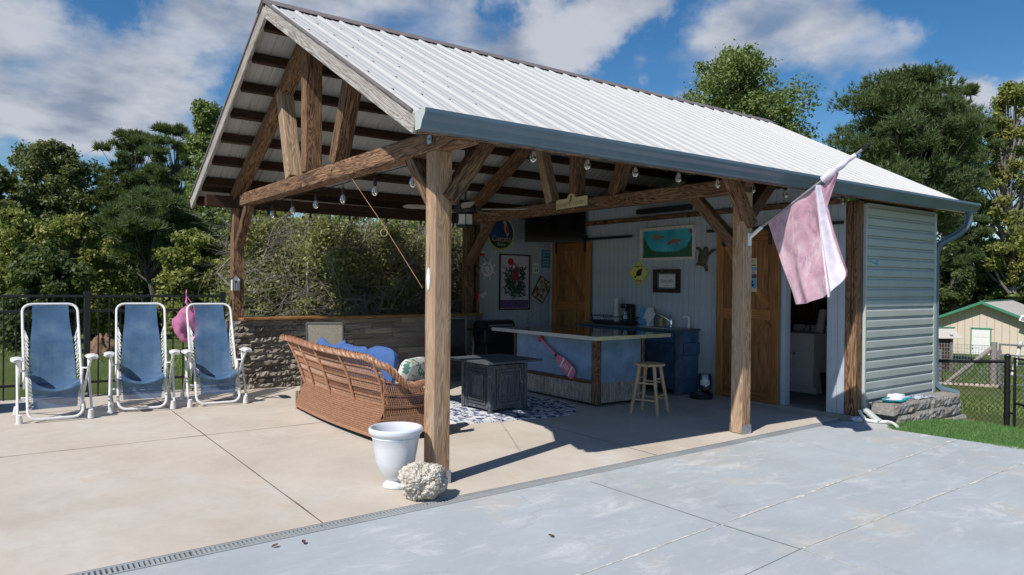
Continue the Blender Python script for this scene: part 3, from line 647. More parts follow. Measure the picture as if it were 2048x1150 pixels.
# roof screws: far more than 300, one joined part
mb=MB()
for y in py:
    s=1 if y>YR else -1
    if s>0: continue
    nv=Vector((0,s*SL,1)).normalized()
    for i in range(36):
        x=GX0+.075+i*(pw/4); c=Vector((x,y,zt(y)))+nv*.004; mb.box(c,(.016,.016,.012),Matrix.Rotation(math.atan(-SL*s)*-1 if False else -s*math.atan(SL),3,'X'))
mb.build('roof_screws',Mt['dark'],pav,kind='stuff')
# ridge cap, rake boards and trims
Mt['ridge']=paint('taupe_ridge_cap',(.20,.165,.15),r=.45)
mb=MB(); w=.16
for s in(-1,1):
    ye=YR+s*w; mb.add([(GX0-.03,YR,ZR+.035),(GX1+.02,YR,ZR+.035),(GX1+.02,ye,zt(ye)+.024),(GX0-.03,ye,zt(ye)+.024),(GX0-.03,YR,ZR+.031),(GX1+.02,YR,ZR+.031),(GX1+.02,ye,zt(ye)+.019),(GX0-.03,ye,zt(ye)+.019)],[(0,1,2,3),(4,7,6,5),(0,3,7,4),(3,2,6,7),(1,5,6,2)])
mb.build('ridge_cap',Mt['ridge'],pav)
for s in(-1,1):
    ye=YR+s*(YR-EY+.0)
    for x,lb in((GX0+.012,None),(GX1-.02,None)):
        p0=Vector((x,ye,zt(ye)-.078)); p1=Vector((x,YR,zt(YR)-.078)); beam('rake_board',p0,p1,.034,.135,Mt['rake'],pav)
    mb=MB(); nv=Vector((0,s*SL,1)).normalized()
    p0=Vector((GX0-.012,ye-.02*s,zt(ye)+.012)); p1=Vector((GX0-.012,YR,ZR+.012)); mb.tube([p0,p1],.012,4); mb.build('rake_trim',Mt['ridge'],pav)
beam('fascia_board',(GX0+.03,EY-.0,EZ-.075),(GX1-.03,EY-.0,EZ-.075),.03,.11,Mt['timber'],pav)
# gutter
prof=[(0,.125),(0,0),(-.065,0),(-.075,.012),(-.092,.055),(-.118,.080),(-.128,.100),(-.128,.125),(-.118,.125),(-.118,.104),(-.084,.058),(-.066,.01),(-.006,.008),(-.006,.125)]
mb=MB(); x0,x1=GX0-.005,GX1-.12; n=len(prof); gy0,gz0=EY-.02,EZ-.125
vs=[(x,gy0+a,gz0+b-(.0)) for x in(x0,x1) for a,b in prof]; mb.add(vs,[(i,(i+1)%n,n+(i+1)%n,n+i) for i in range(n)]); mb.build('gutter',Mt['gutter'],pav)
mb=MB(); e=[(0,.125),(0,0),(-.065,0),(-.075,.012),(-.092,.055),(-.118,.080),(-.128,.100),(-.128,.125)]
for x in(x0,x1):
    s=-1 if x==x0 else 1; mb=MB(); mb.add([(x+s*.002,gy0+a,gz0+b) for a,b in e]+[(x+s*.005,gy0+a,gz0+b) for a,b in e],[tuple(range(8)),tuple(range(15,7,-1))]+[(i,(i+1)%8,8+(i+1)%8,8+i) for i in range(8)]); mb.build('gutter_end_cap',Mt['trim'],pav)

def rect_tube(mb,pts,w,h):
    mb.tube(pts,[w*.7]*len(pts),4,flat=h/w); return mb
mb=MB(); a=[(7.66,-.47,gz0+.004),(7.66,-.47,gz0-.10),(7.655,-.45,gz0-.17),(7.62,-.38,gz0-.26),(7.55,-.28,gz0-.33),(7.50,-.19,gz0-.40),(7.485,-.15,gz0-.55),(7.485,-.15,.30),(7.485,-.16,.20),(7.53,-.22,.13),(7.64,-.38,.08)]
mb.tube(a,.045,8); mb.build('downspout',Mt['gutter'],pav,smooth=True)
# gable infill over the room, open towards the front eave
Mt['dkply']=wood('dark_brown_plywood',(.08,.05,.03),(.22,.15,.10),axis='Z',rings=16)  # dark brown plywood for wall cores, sheathing and ceiling
yy=1.35
k=0
while yy<5.45:
    y2_=min(yy+.58,5.45); a=zt(yy)-.1; b=zt(y2_)-.1; v=[(7.62,yy+.003,2.55),(7.62,y2_-.003,2.55),(7.62,y2_-.003,b),(7.62,yy+.003,a)]
    if yy<YR<y2_: v=[(7.62,yy+.003,2.55),(7.62,y2_-.003,2.55),(7.62,y2_-.003,b),(7.62,YR,zt(YR)-.1),(7.62,yy+.003,a)]
    n=len(v); MB().add(v+[(p[0]+.015,p[1],p[2]) for p in v],[tuple(range(n)),tuple(range(2*n-1,n-1,-1))]+[(i,(i+1)%n,n+(i+1)%n,n+i) for i in range(n)]).build('gable_board',Mt['black'],pav); yy=y2_
# ================================================================= SHED ROOM
XW=5.50; ZF=-.03; FY=-.155  # wall moved nearer; most positions on it scaled about the camera
shed=thing('shed_room','grey sided storage room closing the right end of the pavilion','shed',(0,0,0))
MB().bb(5.45,7.52,-.225,5.6,-.35,ZF).build('floor_slab',paint('dark_tan_concrete_slab',(.34,.30,.25),r=.85,var=.2,vs=5),shed)  # room slab concrete, one darker tan than the patio slabs
def boards_x(x,y0,y1_,z0,z1,w=.101,th=.016,mat='wall',s=1):
    n=max(1,int(round((y1_-y0)/w))); ww=(y1_-y0)/n; me=MB().cbox((0,0,0),(th,ww-.0035,z1-z0),.003).mesh('wall_board',Mt[mat])
    for i in range(n):
        o=bpy.data.objects.new('wall_board',me); COL.objects.link(o); o.parent=shed; o.location=(x+th/2,y0+ww*(i+.5),(z0+z1)/2)
def boards_y(y,x0,x1_,z0,z1,w=.101,th=.016,mat='wall'):
    n=max(1,int(round((x1_-x0)/w))); ww=(x1_-x0)/n; me=MB().cbox((0,0,0),(ww-.0035,th,z1-z0),.003).mesh('wall_board',Mt[mat])
    for i in range(n):
        o=bpy.data.objects.new('wall_board',me); COL.objects.link(o); o.parent=shed; o.location=(x0+ww*(i+.5),y+th/2,(z0+z1)/2)
WT=2.705
boards_x(XW,.78,5.44,ZF,2.44); boards_x(XW,-.015,.165,ZF,2.44,w=.095); boards_x(XW,.165,.78,2.10,2.44)
boards_x(XW+.03,-.08,5.44,2.51,WT)
beam('band_board',(XW-.012,-.01,2.465),(XW-.012,5.43,2.465),.035,.065,Mt['timber'],shed)
beam('wall_plate',(XW+.06,.12,WT+.02),(XW+.06,5.43,WT+.02),.09,.035,Mt['purlin'],shed)
# crimped foam closure strip seen as a dark toothed edge on top of the wall
mb=MB()
for i in range(93): mb.box((XW+.022,.10+i*.056,WT+.010),(.02,.034,.05))
mb.build('closure_strip',Mt['dark'],shed)
boards_y(5.44,3.90,XW+.02,-.04,2.70)
MB().bb(XW+.05,XW+.11,.80,5.44,ZF,WT-.01).build('wall_core',Mt['dkply'],shed)
MB().bb(3.9,XW,5.458,5.53,-.1,WT).build('wall_core',Mt['dkply'],shed)
# front corner post, trim
beam('corner_post',(XW+.07,FY+.07,-.025),(XW+.07,FY+.07,2.46),.14,.14,Mt['timber'],shed,up=(0,1,0))
beam('wall_post',(3.86,5.34,.98),(3.86,5.34,2.42),.07,.16,Mt['timber'],shed,up=(0,1,0))
ob=MB(); 
for y in(.165,.78): ob.bb(XW-.012,XW+.1,y-.03,y+.03,ZF,2.13)
ob.bb(XW-.012,XW+.1,.195,.75,2.08,2.14); ob.build('door_casing',Mt['wall'],shed)
# lap siding on the front, one object per course
ys=FY
for i in range(20):
    z0=.02+i*.1203; mb=MB(); xa,xb=XW+.165,7.37; h=.1195
    pr=[(-.002,0),(-.026,.001),(-.028,.006),(-.026,.074),(-.018,.088),(-.009,.094),(-.007,.112),(-.002,h)]
    vs=[(x,ys+a,z0+b) for x in(xa,xb) for a,b in pr]; n=len(pr); mb.add(vs,[(k,(k+1)%n,n+(k+1)%n,n+k) for k in range(n)]+[tuple(range(n)),tuple(range(2*n-1,n-1,-1))]); mb.build('siding_plank',Mt['siding'],shed)
MB().bb(XW+.16,7.40,ys,ys+.05,0,2.44).build('sheathing',Mt['dkply'],shed)
MB().bb(7.37,7.43,ys-.031,ys+.06,.0,2.43).build('corner_trim',Mt['trim'],shed)
MB().bb(XW+.145,XW+.166,ys-.030,ys+.03,.0,2.43).build('corner_trim',Mt['trim'],shed)
MB().bb(XW+.166,7.37,ys-.027,ys,2.425,2.44).build('top_trim',Mt['trim'],shed)
beam('header',(XW+.14,FY+.03,2.505),(7.40,FY+.03,2.505),.06,.12,Mt['purlin'],shed)
MB().bb(7.40,7.42,-.10,5.5,0,2.6).build('end_wall',Mt['siding'],shed)
# inside
n_=12
me=MB().cbox((0,0,0),(.015,.145,2.5),.003).mesh('inner_board',Mt['brownwall'])
for i in range(16):
    o=bpy.data.objects.new('inner_board',me); COL.objects.link(o); o.parent=shed; o.location=(7.30,.05+i*.15,1.22)
MB().bb(7.32,7.35,-.1,2.6,0,2.45).build('inner_core',Mt['dkply'],shed)
MB().bb(XW+.1,7.35,2.4,2.43,-.03,2.45).build('partition',Mt['brownwall'],shed)
MB().bb(XW+.1,7.35,-.10,2.45,2.40,2.43).build('ceiling_panel',Mt['dkply'],shed)
w=MB(); w.bb(7.25,7.29,.55,1.43,1.30,1.35); w.bb(7.27,7.29,.55,.59,1.35,1.9); w.bb(7.27,7.29,1.39,1.43,1.35,1.9); w.bb(7.27,7.29,.55,1.43,1.9,1.94); w.build('window_frame',Mt['whitep'],shed)
MB().bb(7.28,7.286,.59,1.39,1.35,1.9).build('window_pane',Mt['tv'],shed)
# sliding barn doors with rails
def barn_door(y0,y1_,label,x=XW-.065):
    z0,z1=-.03,2.17; d=thing('sliding_barn_door',label,'door',(x,0,0)); W=y1_-y0
    n=6; ww=W/n; me=MB().cbox((0,0,0),(.02,ww-.003,z1-z0),.003).mesh('plank',Mt['door'])
    for i in range(n):
        o=bpy.data.objects.new('plank',me); COL.objects.link(o); o.parent=d; o.location=(.02,y0+ww*(i+.5),(z0+z1)/2)
    for y in(y0+.055,y1_-.055): beam('stile',(0,y,z0),(0,y,z1),.11,.02,Mt['door'],d,up=(1,0,0)).data.materials[0]=Mt['doorv']
    for z in(z0+.07,1.02*.5*(z0+z1),z1-.07): beam('rail',(0,y0+.112,z),(0,y1_-.112,z),.14,.02,Mt['timber'],d,up=(1,0,0)).data.materials[0]=Mt['doorv']
    zm=1.02*.5*(z0+z1)
    beam('diagonal',(.001,y0+.16,zm+.10),(.001,y1_-.16,z1-.17),.10,.018,Mt['doorv'],d,up=(1,0,0)); beam('diagonal',(.001,y0+.16,z0+.17 if False else zm-.10),(.001,y1_-.16,z0+.17),.10,.018,Mt['doorv'],d,up=(1,0,0))
    for y in(y0+.12,y1_-.12):
        mb=MB(); mb.bb(-.022,-.012,y-.022,y+.022,z1-.18,z1+.07); mb.tube([(-.03,y,z1+.075),(-.005,y,z1+.075)],.042,12); mb.build('hanger',Mt['black'],d)
    return d
Mt['doorv']=wood('barn_door_trim_pine',(.17,.065,.018),(.50,.22,.07),axis='X',rings=16,contrast=.5,r=.5,st=.05)
barn_door(4.30,5.28,'knotty pine barn door in the back corner under the television')
barn_door(.81,1.765,'knotty pine barn door slid open behind the middle post')
def rail(y0,y1_,label):
    t=thing('door_rail',label,'door rail',(XW-.05,0,0)); mb=MB(); mb.bb(-.008,0,y0,y1_,2.19,2.23); mb.build('bar',Mt['black'],t)
    n=5
    for i in range(n):
        y=y0+.1+(y1_-y0-.2)*i/(n-1); MB().tube([(-.014,y,2.21),(.05,y,2.21)],.012,8).build('bolt',Mt['black'],t)
rail(3.37,5.20,'black steel sliding rail running left of the manatee painting'); rail(-.02,1.95,'black steel sliding rail above the open doorway')
from mathutils import noise as mnoise
# ================================================================= STONE HALF WALL
sw=thing('stone_half_wall','low ledger stone wall with a live edge wooden counter along the back of the patio','stone wall',(0,0,0))
def stone_mesh(seed,amp=.075):
    r=random.Random(seed); mb=MB(); nu,nv=7,4; vs=[]
    for i in range(nu+1):
        for j in range(nv+1):
            e=(i in(0,nu)) or (j in(0,nv)); y=-(.5*(.35 if e else .75)+r.uniform(-.3,.3)*(0.35 if e else 1)); vs.append((i/nu-.5+(0 if i in(0,nu) else r.uniform(-.04,.04)),y*amp,j/nv-.5))
    n=len(vs); fs=[(i*(nv+1)+j,(i+1)*(nv+1)+j,(i+1)*(nv+1)+j+1,i*(nv+1)+j+1) for i in range(nu) for j in range(nv)]
    rim=[i*(nv+1) for i in range(nu+1)]+[nu*(nv+1)+j for j in range(1,nv+1)]+[i*(nv+1)+nv for i in range(nu-1,-1,-1)]+[j for j in range(nv-1,0,-1)]
    vs+=[(vs[k][0],.08,vs[k][2]) for k in rim]; m=len(rim)
    fs+=[(rim[(k+1)%m],rim[k],n+k,n+(k+1)%m) for k in range(m)]
    mb.add(vs,fs); return mb.mesh('stone',Mt['stone'])
SM=[stone_mesh(i) for i in range(10)]; SF=[stone_mesh(i+20,.026) for i in range(8)]
rows=12; zb,ztp=.035,.945; r=random.Random(3); hrow=(ztp-zb)/rows; cnt=0
for k in range(rows):
    x=.0
    while x<3.86:
        L=(r.choice((.16,.22,.30,.38,.46)) if x>1.5 else r.choice((.12,.16,.2,.26)))*r.uniform(.9,1.1); L=min(L,3.88-x)
        if 3.88-(x+L)<.1: L=3.88-x
        o=bpy.data.objects.new('stone',r.choice(SM if x<1.5 else SF)); COL.objects.link(o); o.parent=sw
        o.location=(x+L/2,5.185+r.uniform(-.016,.016)-(.012 if x>=1.5 else 0),zb+hrow*(k+.5)-.0); o.scale=(L-.003,r.uniform(.7,1.3),hrow-.003); x+=L; cnt+=1
MB().bb(0.01,3.88,5.20,5.44,-.05,.945).build('wall_core',Mt['block'],sw)
for k in range(rows//2):
    z0=zb+k*hrow*2
    MB().cbox((-.01,5.31,z0+hrow),(.05,.25,hrow*2-.006),.006).build('end_block',Mt['block'],sw)
mb=MB(); n=26; pts=[]
front=[(.10+3.76*i/n,5.085+.022*mnoise.noise(Vector((i*.35,0,0)))-(.02 if i in(0,) else 0)) for i in range(n+1)]
poly=front+[(3.86,5.47),(.16,5.47),(.145,5.30),(.145,5.185),(.06,5.17)]
mb.prism(poly,.95,.985); mb.build('wooden_counter',Mt['cap'],sw,bevel=.008)
# outlet
o=thing('electrical_outlet','pale grey double outlet set in the stone wall beside the sofa','outlet',M=face((.845,5.10,.50),'y'))
MB().cbox((0,0,.0),(.075,.12,.012),.003).build('cover_plate',Mt['carton'],o)
for z in(-.025,.025):
    mb=MB(); mb.box((-.009,z,.007),(.004,.012,.004)); mb.box((.009,z,.007),(.004,.012,.004)); mb.tube([(0,z-.013,.006),(0,z-.013,.0085)],.004,8); mb.build('socket',Mt['ink'],o)
# small solar lamp on counter by post
t=thing('glass_lantern','small clear square glass lantern on the counter beside the back left post','lantern',(.20,5.28,.985))
mb=MB(); mb.bb(-.03,.03,-.03,.03,.0,.012); mb.build('base',Mt['steel'],t); 
mb=MB(); mb.bb(-.028,.028,-.028,.028,.012,.09); mb.build('glass_box',Mt['glass'],t); mb=MB(); mb.prism([(-.033,-.033),(.033,-.033),(.033,.033),(-.033,.033)],.09,.10); mb.build('lid',Mt['steel'],t)
# ================================================================= FENCE (black aluminium)
fe=thing('aluminium_fence','black aluminium picket fence behind the three blue lounge chairs','fence',(0,0,0))
def fy(x): return 5.23-.09*(x+.1)
fp=[-.12,-1.62,-3.12,-4.62,-6.1]
for x in fp:
    mb=MB(); z=gz(x,5.2); mb.bb(x-.032,x+.032,fy(x)-.032,fy(x)+.032,z,1.275+z*.3); mb.bb(x-.038,x+.038,fy(x)-.038,fy(x)+.038,1.275+z*.3,1.30+z*.3); mb.build('post',Mt['black'],fe)
mp=MB().cbox((0,0,0),(.016,.016,1.20),.002).mesh('picket',Mt['black'])
for a,b in zip(fp[1:],fp[:-1]):
    for z in(1.245,1.07,.225):
        z+=.02; 
        beam('rail',(a+.033,fy(a+.03),z),(b-.033,fy(b-.03),z),.026,.03,Mt['black'],fe,ch=.003)
    n=13
    for i in range(1,n):
        x=a+(b-a)*i/n; o=bpy.data.objects.new('picket',mp); COL.objects.link(o); o.parent=fe; o.location=(x,fy(x),.665)
# brown box at the very left
t=thing('wooden_planter','dark brown wooden planter box at the left edge behind the first lounge chair','planter',(-2.83,4.72,gz(-2.8,4.7)))
mb=MB(); mb.bb(-.33,.17,-.2,.3,.02,.62); mb.build('box',Mt['brownbox'],t,bevel=.006); mb=MB(); mb.bb(-.35,.19,-.22,-.2,.56,.66); mb.bb(-.35,.19,.3,.32,.56,.66); mb.build('rim',Mt['brownbox'],t)
for q in((-.32,-.19),(.16,-.19),(-.32,.29),(.16,.29)): MB().bb(q[0]-.02,q[0]+.02,q[1]-.02,q[1]+.02,0,.64).build('leg',Mt['brownbox'],t)
# ================================================================= LOUNGE CHAIRS
def arc(c,a0,a1,r,u,v,n=6): c=Vector(c);u=Vector(u);v=Vector(v); return [c+u*(r*math.cos(a0+(a1-a0)*i/n))+v*(r*math.sin(a0+(a1-a0)*i/n)) for i in range(n+1)]
def utube(h,p_low,p_high,r,rad=.012,rc=.085):
    # inverted U: half width h; side runs from p_low(y,z) to p_high(y,z)
    (y0,z0),(y1_,z1)=p_low,p_high; d=Vector((0,y1_-y0,z1-z0)); d.normalize(); top=Vector((0,y1_,z1))
    pts=[Vector((-h,y0,z0)),Vector((-h,y1_,z1))-d*rc]+[top-d*rc+Vector((-h+rc,0,0))+Vector((-rc*math.cos(a),0,0))+d*(rc*math.sin(a)) for a in (PI/8,PI/4,3*PI/8)]
    pts+=[Vector((-h+rc,y1_,z1)),Vector((h-rc,y1_,z1))]+[top-d*rc+Vector((h-rc,0,0))+Vector((rc*math.cos(a),0,0))+d*(rc*math.sin(a)) for a in (3*PI/8,PI/4,PI/8)]+[Vector((h,y1_,z1))-d*rc,Vector((h,y0,z0))]
    return pts
def lounge(name_label,x,y,rz,arm=0):
    # origin: middle of the front foot bar on the ground
    t=thing('lounge_chair',name_label,'lounge chair',(x,y,gz(x,y)),rz,'blue zero gravity lounge chairs along the fence')
    H=.262
    # back frame
    MB().tube(utube(H-.015,(.30,.36),(.70,1.135),.1),.0135,8).build('back_frame',Mt['white'],t,smooth=True)
    # leg frame (the bar on the ground)
    MB().tube(utube(H-.03,(.20,.50),(.0,.035),.1),.0135,8).build('foot_frame',Mt['white'],t,smooth=True)
    # seat side rails
    for s in(-1,1):
        MB().tube([(s*(H-.03),.20,.50),(s*(H-.02),.22,.46),(s*(H-.015),.30,.36),(s*(H-.015),.36,.30)],.011,6).build('seat_rail',Mt['white'],t,smooth=True)
        # crossed side legs
        MB().tube([(s*(H+.035),.10,.60),(s*(H+.035),.10,.56),(s*(H+.03),.52,.20),(s*(H+.03),.62,.02)],.0125,8).build('leg',Mt['white'],t,smooth=True)
        MB().tube([(s*(H+.045),.30,.60),(s*(H+.045),.24,.40),(s*(H+.05),.06,.06),(s*(H+.05),.03,.02)],.0125,8).build('leg',Mt['white'],t,smooth=True)
        for q,(yy_,zz_) in enumerate(((.62,.015),(.03,.015))):
            mb=MB(); mb.tube([(s*(H+.035),yy_,0),(s*(H+.035),yy_-.0,.05),(s*(H+.035),yy_-.01,.09)],[.026,.020,.016],8,flat=1.3); mb.build('rubber_foot',Mt['whitep'],t,smooth=True)
        # armrest
        mb=MB(); mb.grid(lambda u,v:(s*(H+.055)+(v-.5)*.105*(1-.35*abs(2*u-1)**3),.0+u*.30,.625+.016*math.sin(u*PI)-.012*abs(2*v-1)**2),10,4)
        mb.grid(lambda u,v:(s*(H+.055)+(.5-v)*.105*(1-.35*abs(2*u-1)**3),.0+u*.30,.598+.010*math.sin(u*PI)),10,4)
        mb.cbox((s*(H+.055),.15,.61),(.095,.28,.022),.008); mb.build('armrest',Mt['whitep'],t,smooth=True)
        MB().tube([(s*(H+.04),.04,.60),(s*(H+.02),.12,.50),(s*(H-.03),.20,.495)],.009,6).build('arm_link',Mt['white'],t,smooth=True)
    MB().tube([(-H-.02,.55,.155),(H+.02,.55,.155)],.010,8).build('cross_bar',Mt['white'],t,smooth=True)
    MB().tube([(-H-.02,.14,.235),(H+.02,.14,.235)],.010,8).build('cross_bar',Mt['white'],t,smooth=True)
    # sling
    path=[(.70,1.150),(.60,.95),(.50,.76),(.41,.57),(.345,.42),(.29,.335),(.21,.315),(.12,.335),(.055,.365),(.012,.365),(-.002,.335),(.02,.30),(.045,.285),(.045,.21),(.04,.13)]
    wd=[q*.87 for q in(.185,.19,.215,.225,.23,.232,.235,.235,.235,.235,.235,.23,.22,.215,.21)]
    def fn(u,v):
        q=u*(len(path)-1); i=min(int(q),len(path)-2); f=q-i; a=path[i];b=path[i+1]; w=wd[i]*(1-f)+wd[i+1]*f; s=2*v-1
        sag=.028*(1-s*s)*(1 if .2<u<.75 else .35)+.004*mnoise.noise(Vector((u*9+x*3,v*5,x)))
        return (s*w,a[0]*(1-f)+b[0]*f+sag*(.8 if u<.5 else -.0),a[1]*(1-f)+b[1]*f-(1-s*s)*.055*math.exp(-((u-.62)/.16)**2)+.05*s*s*math.exp(-((u-.60)/.12)**2))
    MB().grid(fn,48,12).build('sling',Mt['sling'],t,smooth='all')
    # head pillow roll at the knee
    # lacing
    for s in(-1,1):
        mb=MB()
        def lace(pa,pb,fa,fb,n):
            pts=[]
            for i in range(n+1):
                f=i/n; A=Vector(pa).lerp(Vector(pb),f); B=Vector(fa).lerp(Vector(fb),f)
                pts.append(A if i%2==0 else B)
            mb.tube(pts,.0033,4)
        lace((s*.247,.60,.92),(s*.247,.33,.42),(s*.202,.50,.80),(s*.207,.33,.42),22)
        lace((s*.247,.57,.90),(s*.247,.31,.40),(s*.205,.51,.78),(s*.207,.31,.40),17)
        lace((s*.232,.17,.44),(s*.232,.02,.12),(s*.202,.075,.42),(s*.184,.042,.14),16)
        lace((s*.232,.16,.42),(s*.232,.02,.15),(s*.202,.07,.40),(s*.184,.042,.16),13)
        mb.build('lacing',Mt['whitep'],t)
    return t
lounge('leftmost blue sling lounge chair, standing beside the brown planter',-2.03,3.84,R_(1))
lounge('middle blue sling lounge chair of the three by the fence',-1.23,4.06,R_(-7))
lounge('blue sling lounge chair nearest the stone wall, beside the pink float',-.45,4.06,R_(-4))
# pink float on the fence
t=thing('swim_float','crumpled pink swim float hanging by its strap on the fence between the lounge chairs','swim float',(-.55,5.18,.65))
def fl(sgn):
    def fn(u,v):
        a=u*2*PI; w=(.155+.03*math.cos(a*2+.6)); h=.24*(1 if True else 1); rr=.36+.64*v
        cx,cz=.035,-.12; ox=w*math.cos(a)*1.0; oz=h*math.sin(a)
        if math.sin(a)>.4: ox*=.80
        ix,iz=cx+.05*math.cos(a),cz+.045*math.sin(a)
        X=ix*(1-v)+ox*v; Z=iz*(1-v)+oz*v; d=math.sin(PI*min(1,v*1.0))*.03+.012*mnoise.noise(Vector((X*14,Z*14,sgn)))
        return (X,sgn*d,Z+.26)
    return fn
mb=MB(); mb.grid(fl(-1),40,8); mb.grid(fl(1),40,8); mb.build('vinyl_body',Mt['floatpink'],t,smooth='all')
MB().tube([(.02,-.02,.46),(-.02,-.01,.54),(-.01,.02,.60),(-.02,-.02,.66),(-.015,.0,.70)],[.010,.012,.007,.008,.003],5).build('strap',Mt['floatpink'],t)
MB().tube([(-.02,-.02,.62),(.06,-.035,.50),(.09,-.03,.36)],.006,5).build('strap',Mt['floatpink'],t)
# birdhouse on back left post
t=thing('birdhouse','small white striped birdhouse with a starry roof hung on the back left post','birdhouse',M=face((.02,5.185,1.34),'y'))
mb=MB(); mb.prism([(-.048,0),(.048,0),(.048,.14),(0,.20),(-.048,.14)],.0,.06); mb.build('house',Mt['white'],t)
for i in range(4): MB().box((-.036+i*.024,.065,.062),(.010,.125,.004)).build('stripe',Mt['ink'],t)
mb=MB()
for s in(-1,1): mb.box((s*.028,.178,.03),(.085,.010,.085),Matrix.Rotation(-s*R_(50),3,'Z'))
mb.box((0,.235,.03),(.02,.05,.02)); mb.build('roof',Mt['darkwood'],t); MB().tube([(0,.11,.06),(0,.11,.0655)],.012,10).build('hole',Mt['ink'],t)
# ================================================================= WICKER SOFA
def sofa():
    t=thing('wicker_sofa','honey brown wicker sofa with blue cushions seen from behind','sofa',(0,0,gz(.3,2.5)))
    Y0,Y1=1.42,3.44
    prof=[(.235,.06),(.245,.12),(.28,.22),(.33,.33),(.325,.40),(.30,.50),(.265,.60),(.225,.70),(.185,.775)]  # x,z of the back, floor to rail
    def pz(z):
        for a,b in zip(prof[:-1],prof[1:]):
            if z<=b[1]: f=(z-a[1])/(b[1]-a[1]); return a[0]*(1-f)+b[0]*f
        return prof[-1][0]
    def bw(y):  # outward bow in the middle and top rail height along the length
        u=(y-Y0)/(Y1-Y0); return -.075*math.sin(u*PI)
    def ext(z): return .0+.24*max(0,(z-.33)/.45)**1.0   # the back spreads to the left end at the top
    def S(u,z):
        y=Y0+(Y1-Y0+ext(z))*u; return Vector((pz(z)+bw(min(y,Y1))*(.5+.5*min(1,z/.4)),y,z+.0))
    def topz(u): return .765+.035*u-.0*(1-u)
    def P(u,f): # f 0..1 from waist z=.33 to top
        z=.33+(topz(u)-.33)*f; z=min(z,.80); q=S(u,min(z,.774)); q.z=z; 
        # near end curls down and forward into the arm
        if u<.06: k=(1-u/.06); q.x+=.06*k*k*(.4+.6*f); q.z-=.06*k*k*f
        return q
    # skirt: dense weave
    mb=MB(); N=110
    for z in [.065+.0185*i for i in range(15)]: mb.tube([S(i/40,z)+Vector((-.004*((i+int(z*60))%2),0,0)) for i in range(41)],.0075,4)
    for i in range(N+1): mb.tube([S(i/N,z)+Vector((-.005*(k%2),0,0)) for k,z in enumerate((.06,.11,.16,.22,.28,.33))],.0055,4)
    mb.build('back_skirt_weave',Mt['wicker'],t)
    MB().grid(lambda u,v:S(u,.06+v*.27)+Vector((.012,0,0)),30,6).build('skirt_lining',Mt['darkwood'],t)
    mb=MB(); mb.tube([S(i/30,.055)+Vector((-.004,0,-.0)) for i in range(31)],.018,6); mb.build('base_rail',Mt['wicker'],t,smooth=True)
    # open weave
    mb=MB(); n=70
    for i in range(n+1):
        for s in(-1,1):
            pts=[P(min(1,max(0,(i/n)+s*(.012*((k%2)*2-1)))),k/7) for k in range(8)]
            mb.tube(pts,.0048,3)
    mb.build('open_weave',Mt['wicker'],t)
    mb=MB()
    for f in(.0,.12,.14,.28,.30,.44,.46,.60,.62,.76,.78,.92,.94): mb.tube([P(i/36,f)+Vector((-.006,0,0)) for i in range(37)],.0050,4)
    mb.build('weft_bands',Mt['wicker'],t)
    for u in(.015,.27,.545,.80,.985):
        MB().tube([P(u,0)+Vector((-.015,0,-.02)),P(u,.5)+Vector((-.017,0,0)),P(u,1)+Vector((-.01,0,0))],.013,6).build('back_post',Mt['wicker'],t,smooth=True)
    # braided top rail: two ropes wound round a core, running on down into the near arm
    path=[P(1-i/40,1) for i in range(41)]
    path[0]+=Vector((-.02,.06,-.0)); 
    path=[path[0]+Vector((.03,.07,-.0))]+path
    e=path[-1]; path+=[e+Vector(q) for q in((.045,-.05,-.02),(.11,-.075,-.07),(.17,-.08,-.14),(.235,-.08,-.19),(.32,-.08,-.205),(.42,-.08,-.19),(.50,-.08,-.175),(.57,-.075,-.18),(.62,-.05,-.20),(.65,-.02,-.26),(.65,.0,-.36),(.65,0,-.50))]
    for w in(0,):
        mb=MB(); mb.tube(path,.026,8); mb.build('top_rail',Mt['wicker'],t,smooth=True)
    # finer resampled braid
    res=[]
    for a,b in zip(path[:-1],path[1:]):
        m=max(1,int((b-a).length/.010)); res+=[a.lerp(b,i/m) for i in range(m)]
    for ph in range(4):
        pts=[]
        for i,p in enumerate(res):
            a=i*.42+ph*PI/2; q=res[min(i+1,len(res)-1)]-res[max(i-1,0)]; q.normalize(); u=q.cross(Vector((0,0,1))); u=u.normalized() if u.length>.1 else Vector((1,0,0)); w=q.cross(u); pts.append(p+u*math.cos(a)*.026+w*math.sin(a)*.026)
        MB().tube(pts,.0105,4).build('braid',Mt['wicker'],t,smooth=True)
    # arms
    def arm(y,nm):
        x0,x1=.30,.90; mb=MB(); top=lambda x:.565-.05*math.sin((x-x0)/(x1-x0)*PI)
        for i in range(34):
            x=x0+(x1-x0)*i/33
            for s in(-1,1): 
                mb.tube([(min(x1,max(x0,x+s*.013*((k%2)*2-1))),y,.20+(top(x)-.20)*k/5) for k in range(6)],.0036,3)
        for f in(.0,.04,.30,.34,.62,.66,.95): mb.tube([(x0+(x1-x0)*i/12,y-.005,.20+(top(x0+(x1-x0)*i/12)-.20)*f) for i in range(13)],.005,4)
        for z in [.06+.017*i for i in range(9)]: mb.tube([(x0-.06+.66*i/20,y-.006*(i%2),z) for i in range(21)],.0065,4)
        for i in range(36): mb.tube([(x0-.06+.66*i/35,y-.004,.05),(x0-.06+.66*i/35,y-.004,.21)],.005,4)
        mb.build('arm_weave',Mt['wicker'],t)
        MB().tube([(x1,y,.02),(x1,y,.52)],.02,8).build('arm_post',Mt['wicker'],t,smooth=True)
    arm(Y0-.006,0); arm(Y1+.06,1)
    MB().tube([(.34,Y1+.09,.55),(.6,Y1+.10,.57),(.95,Y1+.09,.56),(1.03,Y1+.08,.48)],.035,8).build('arm_rail',Mt['wicker'],t,smooth=True)
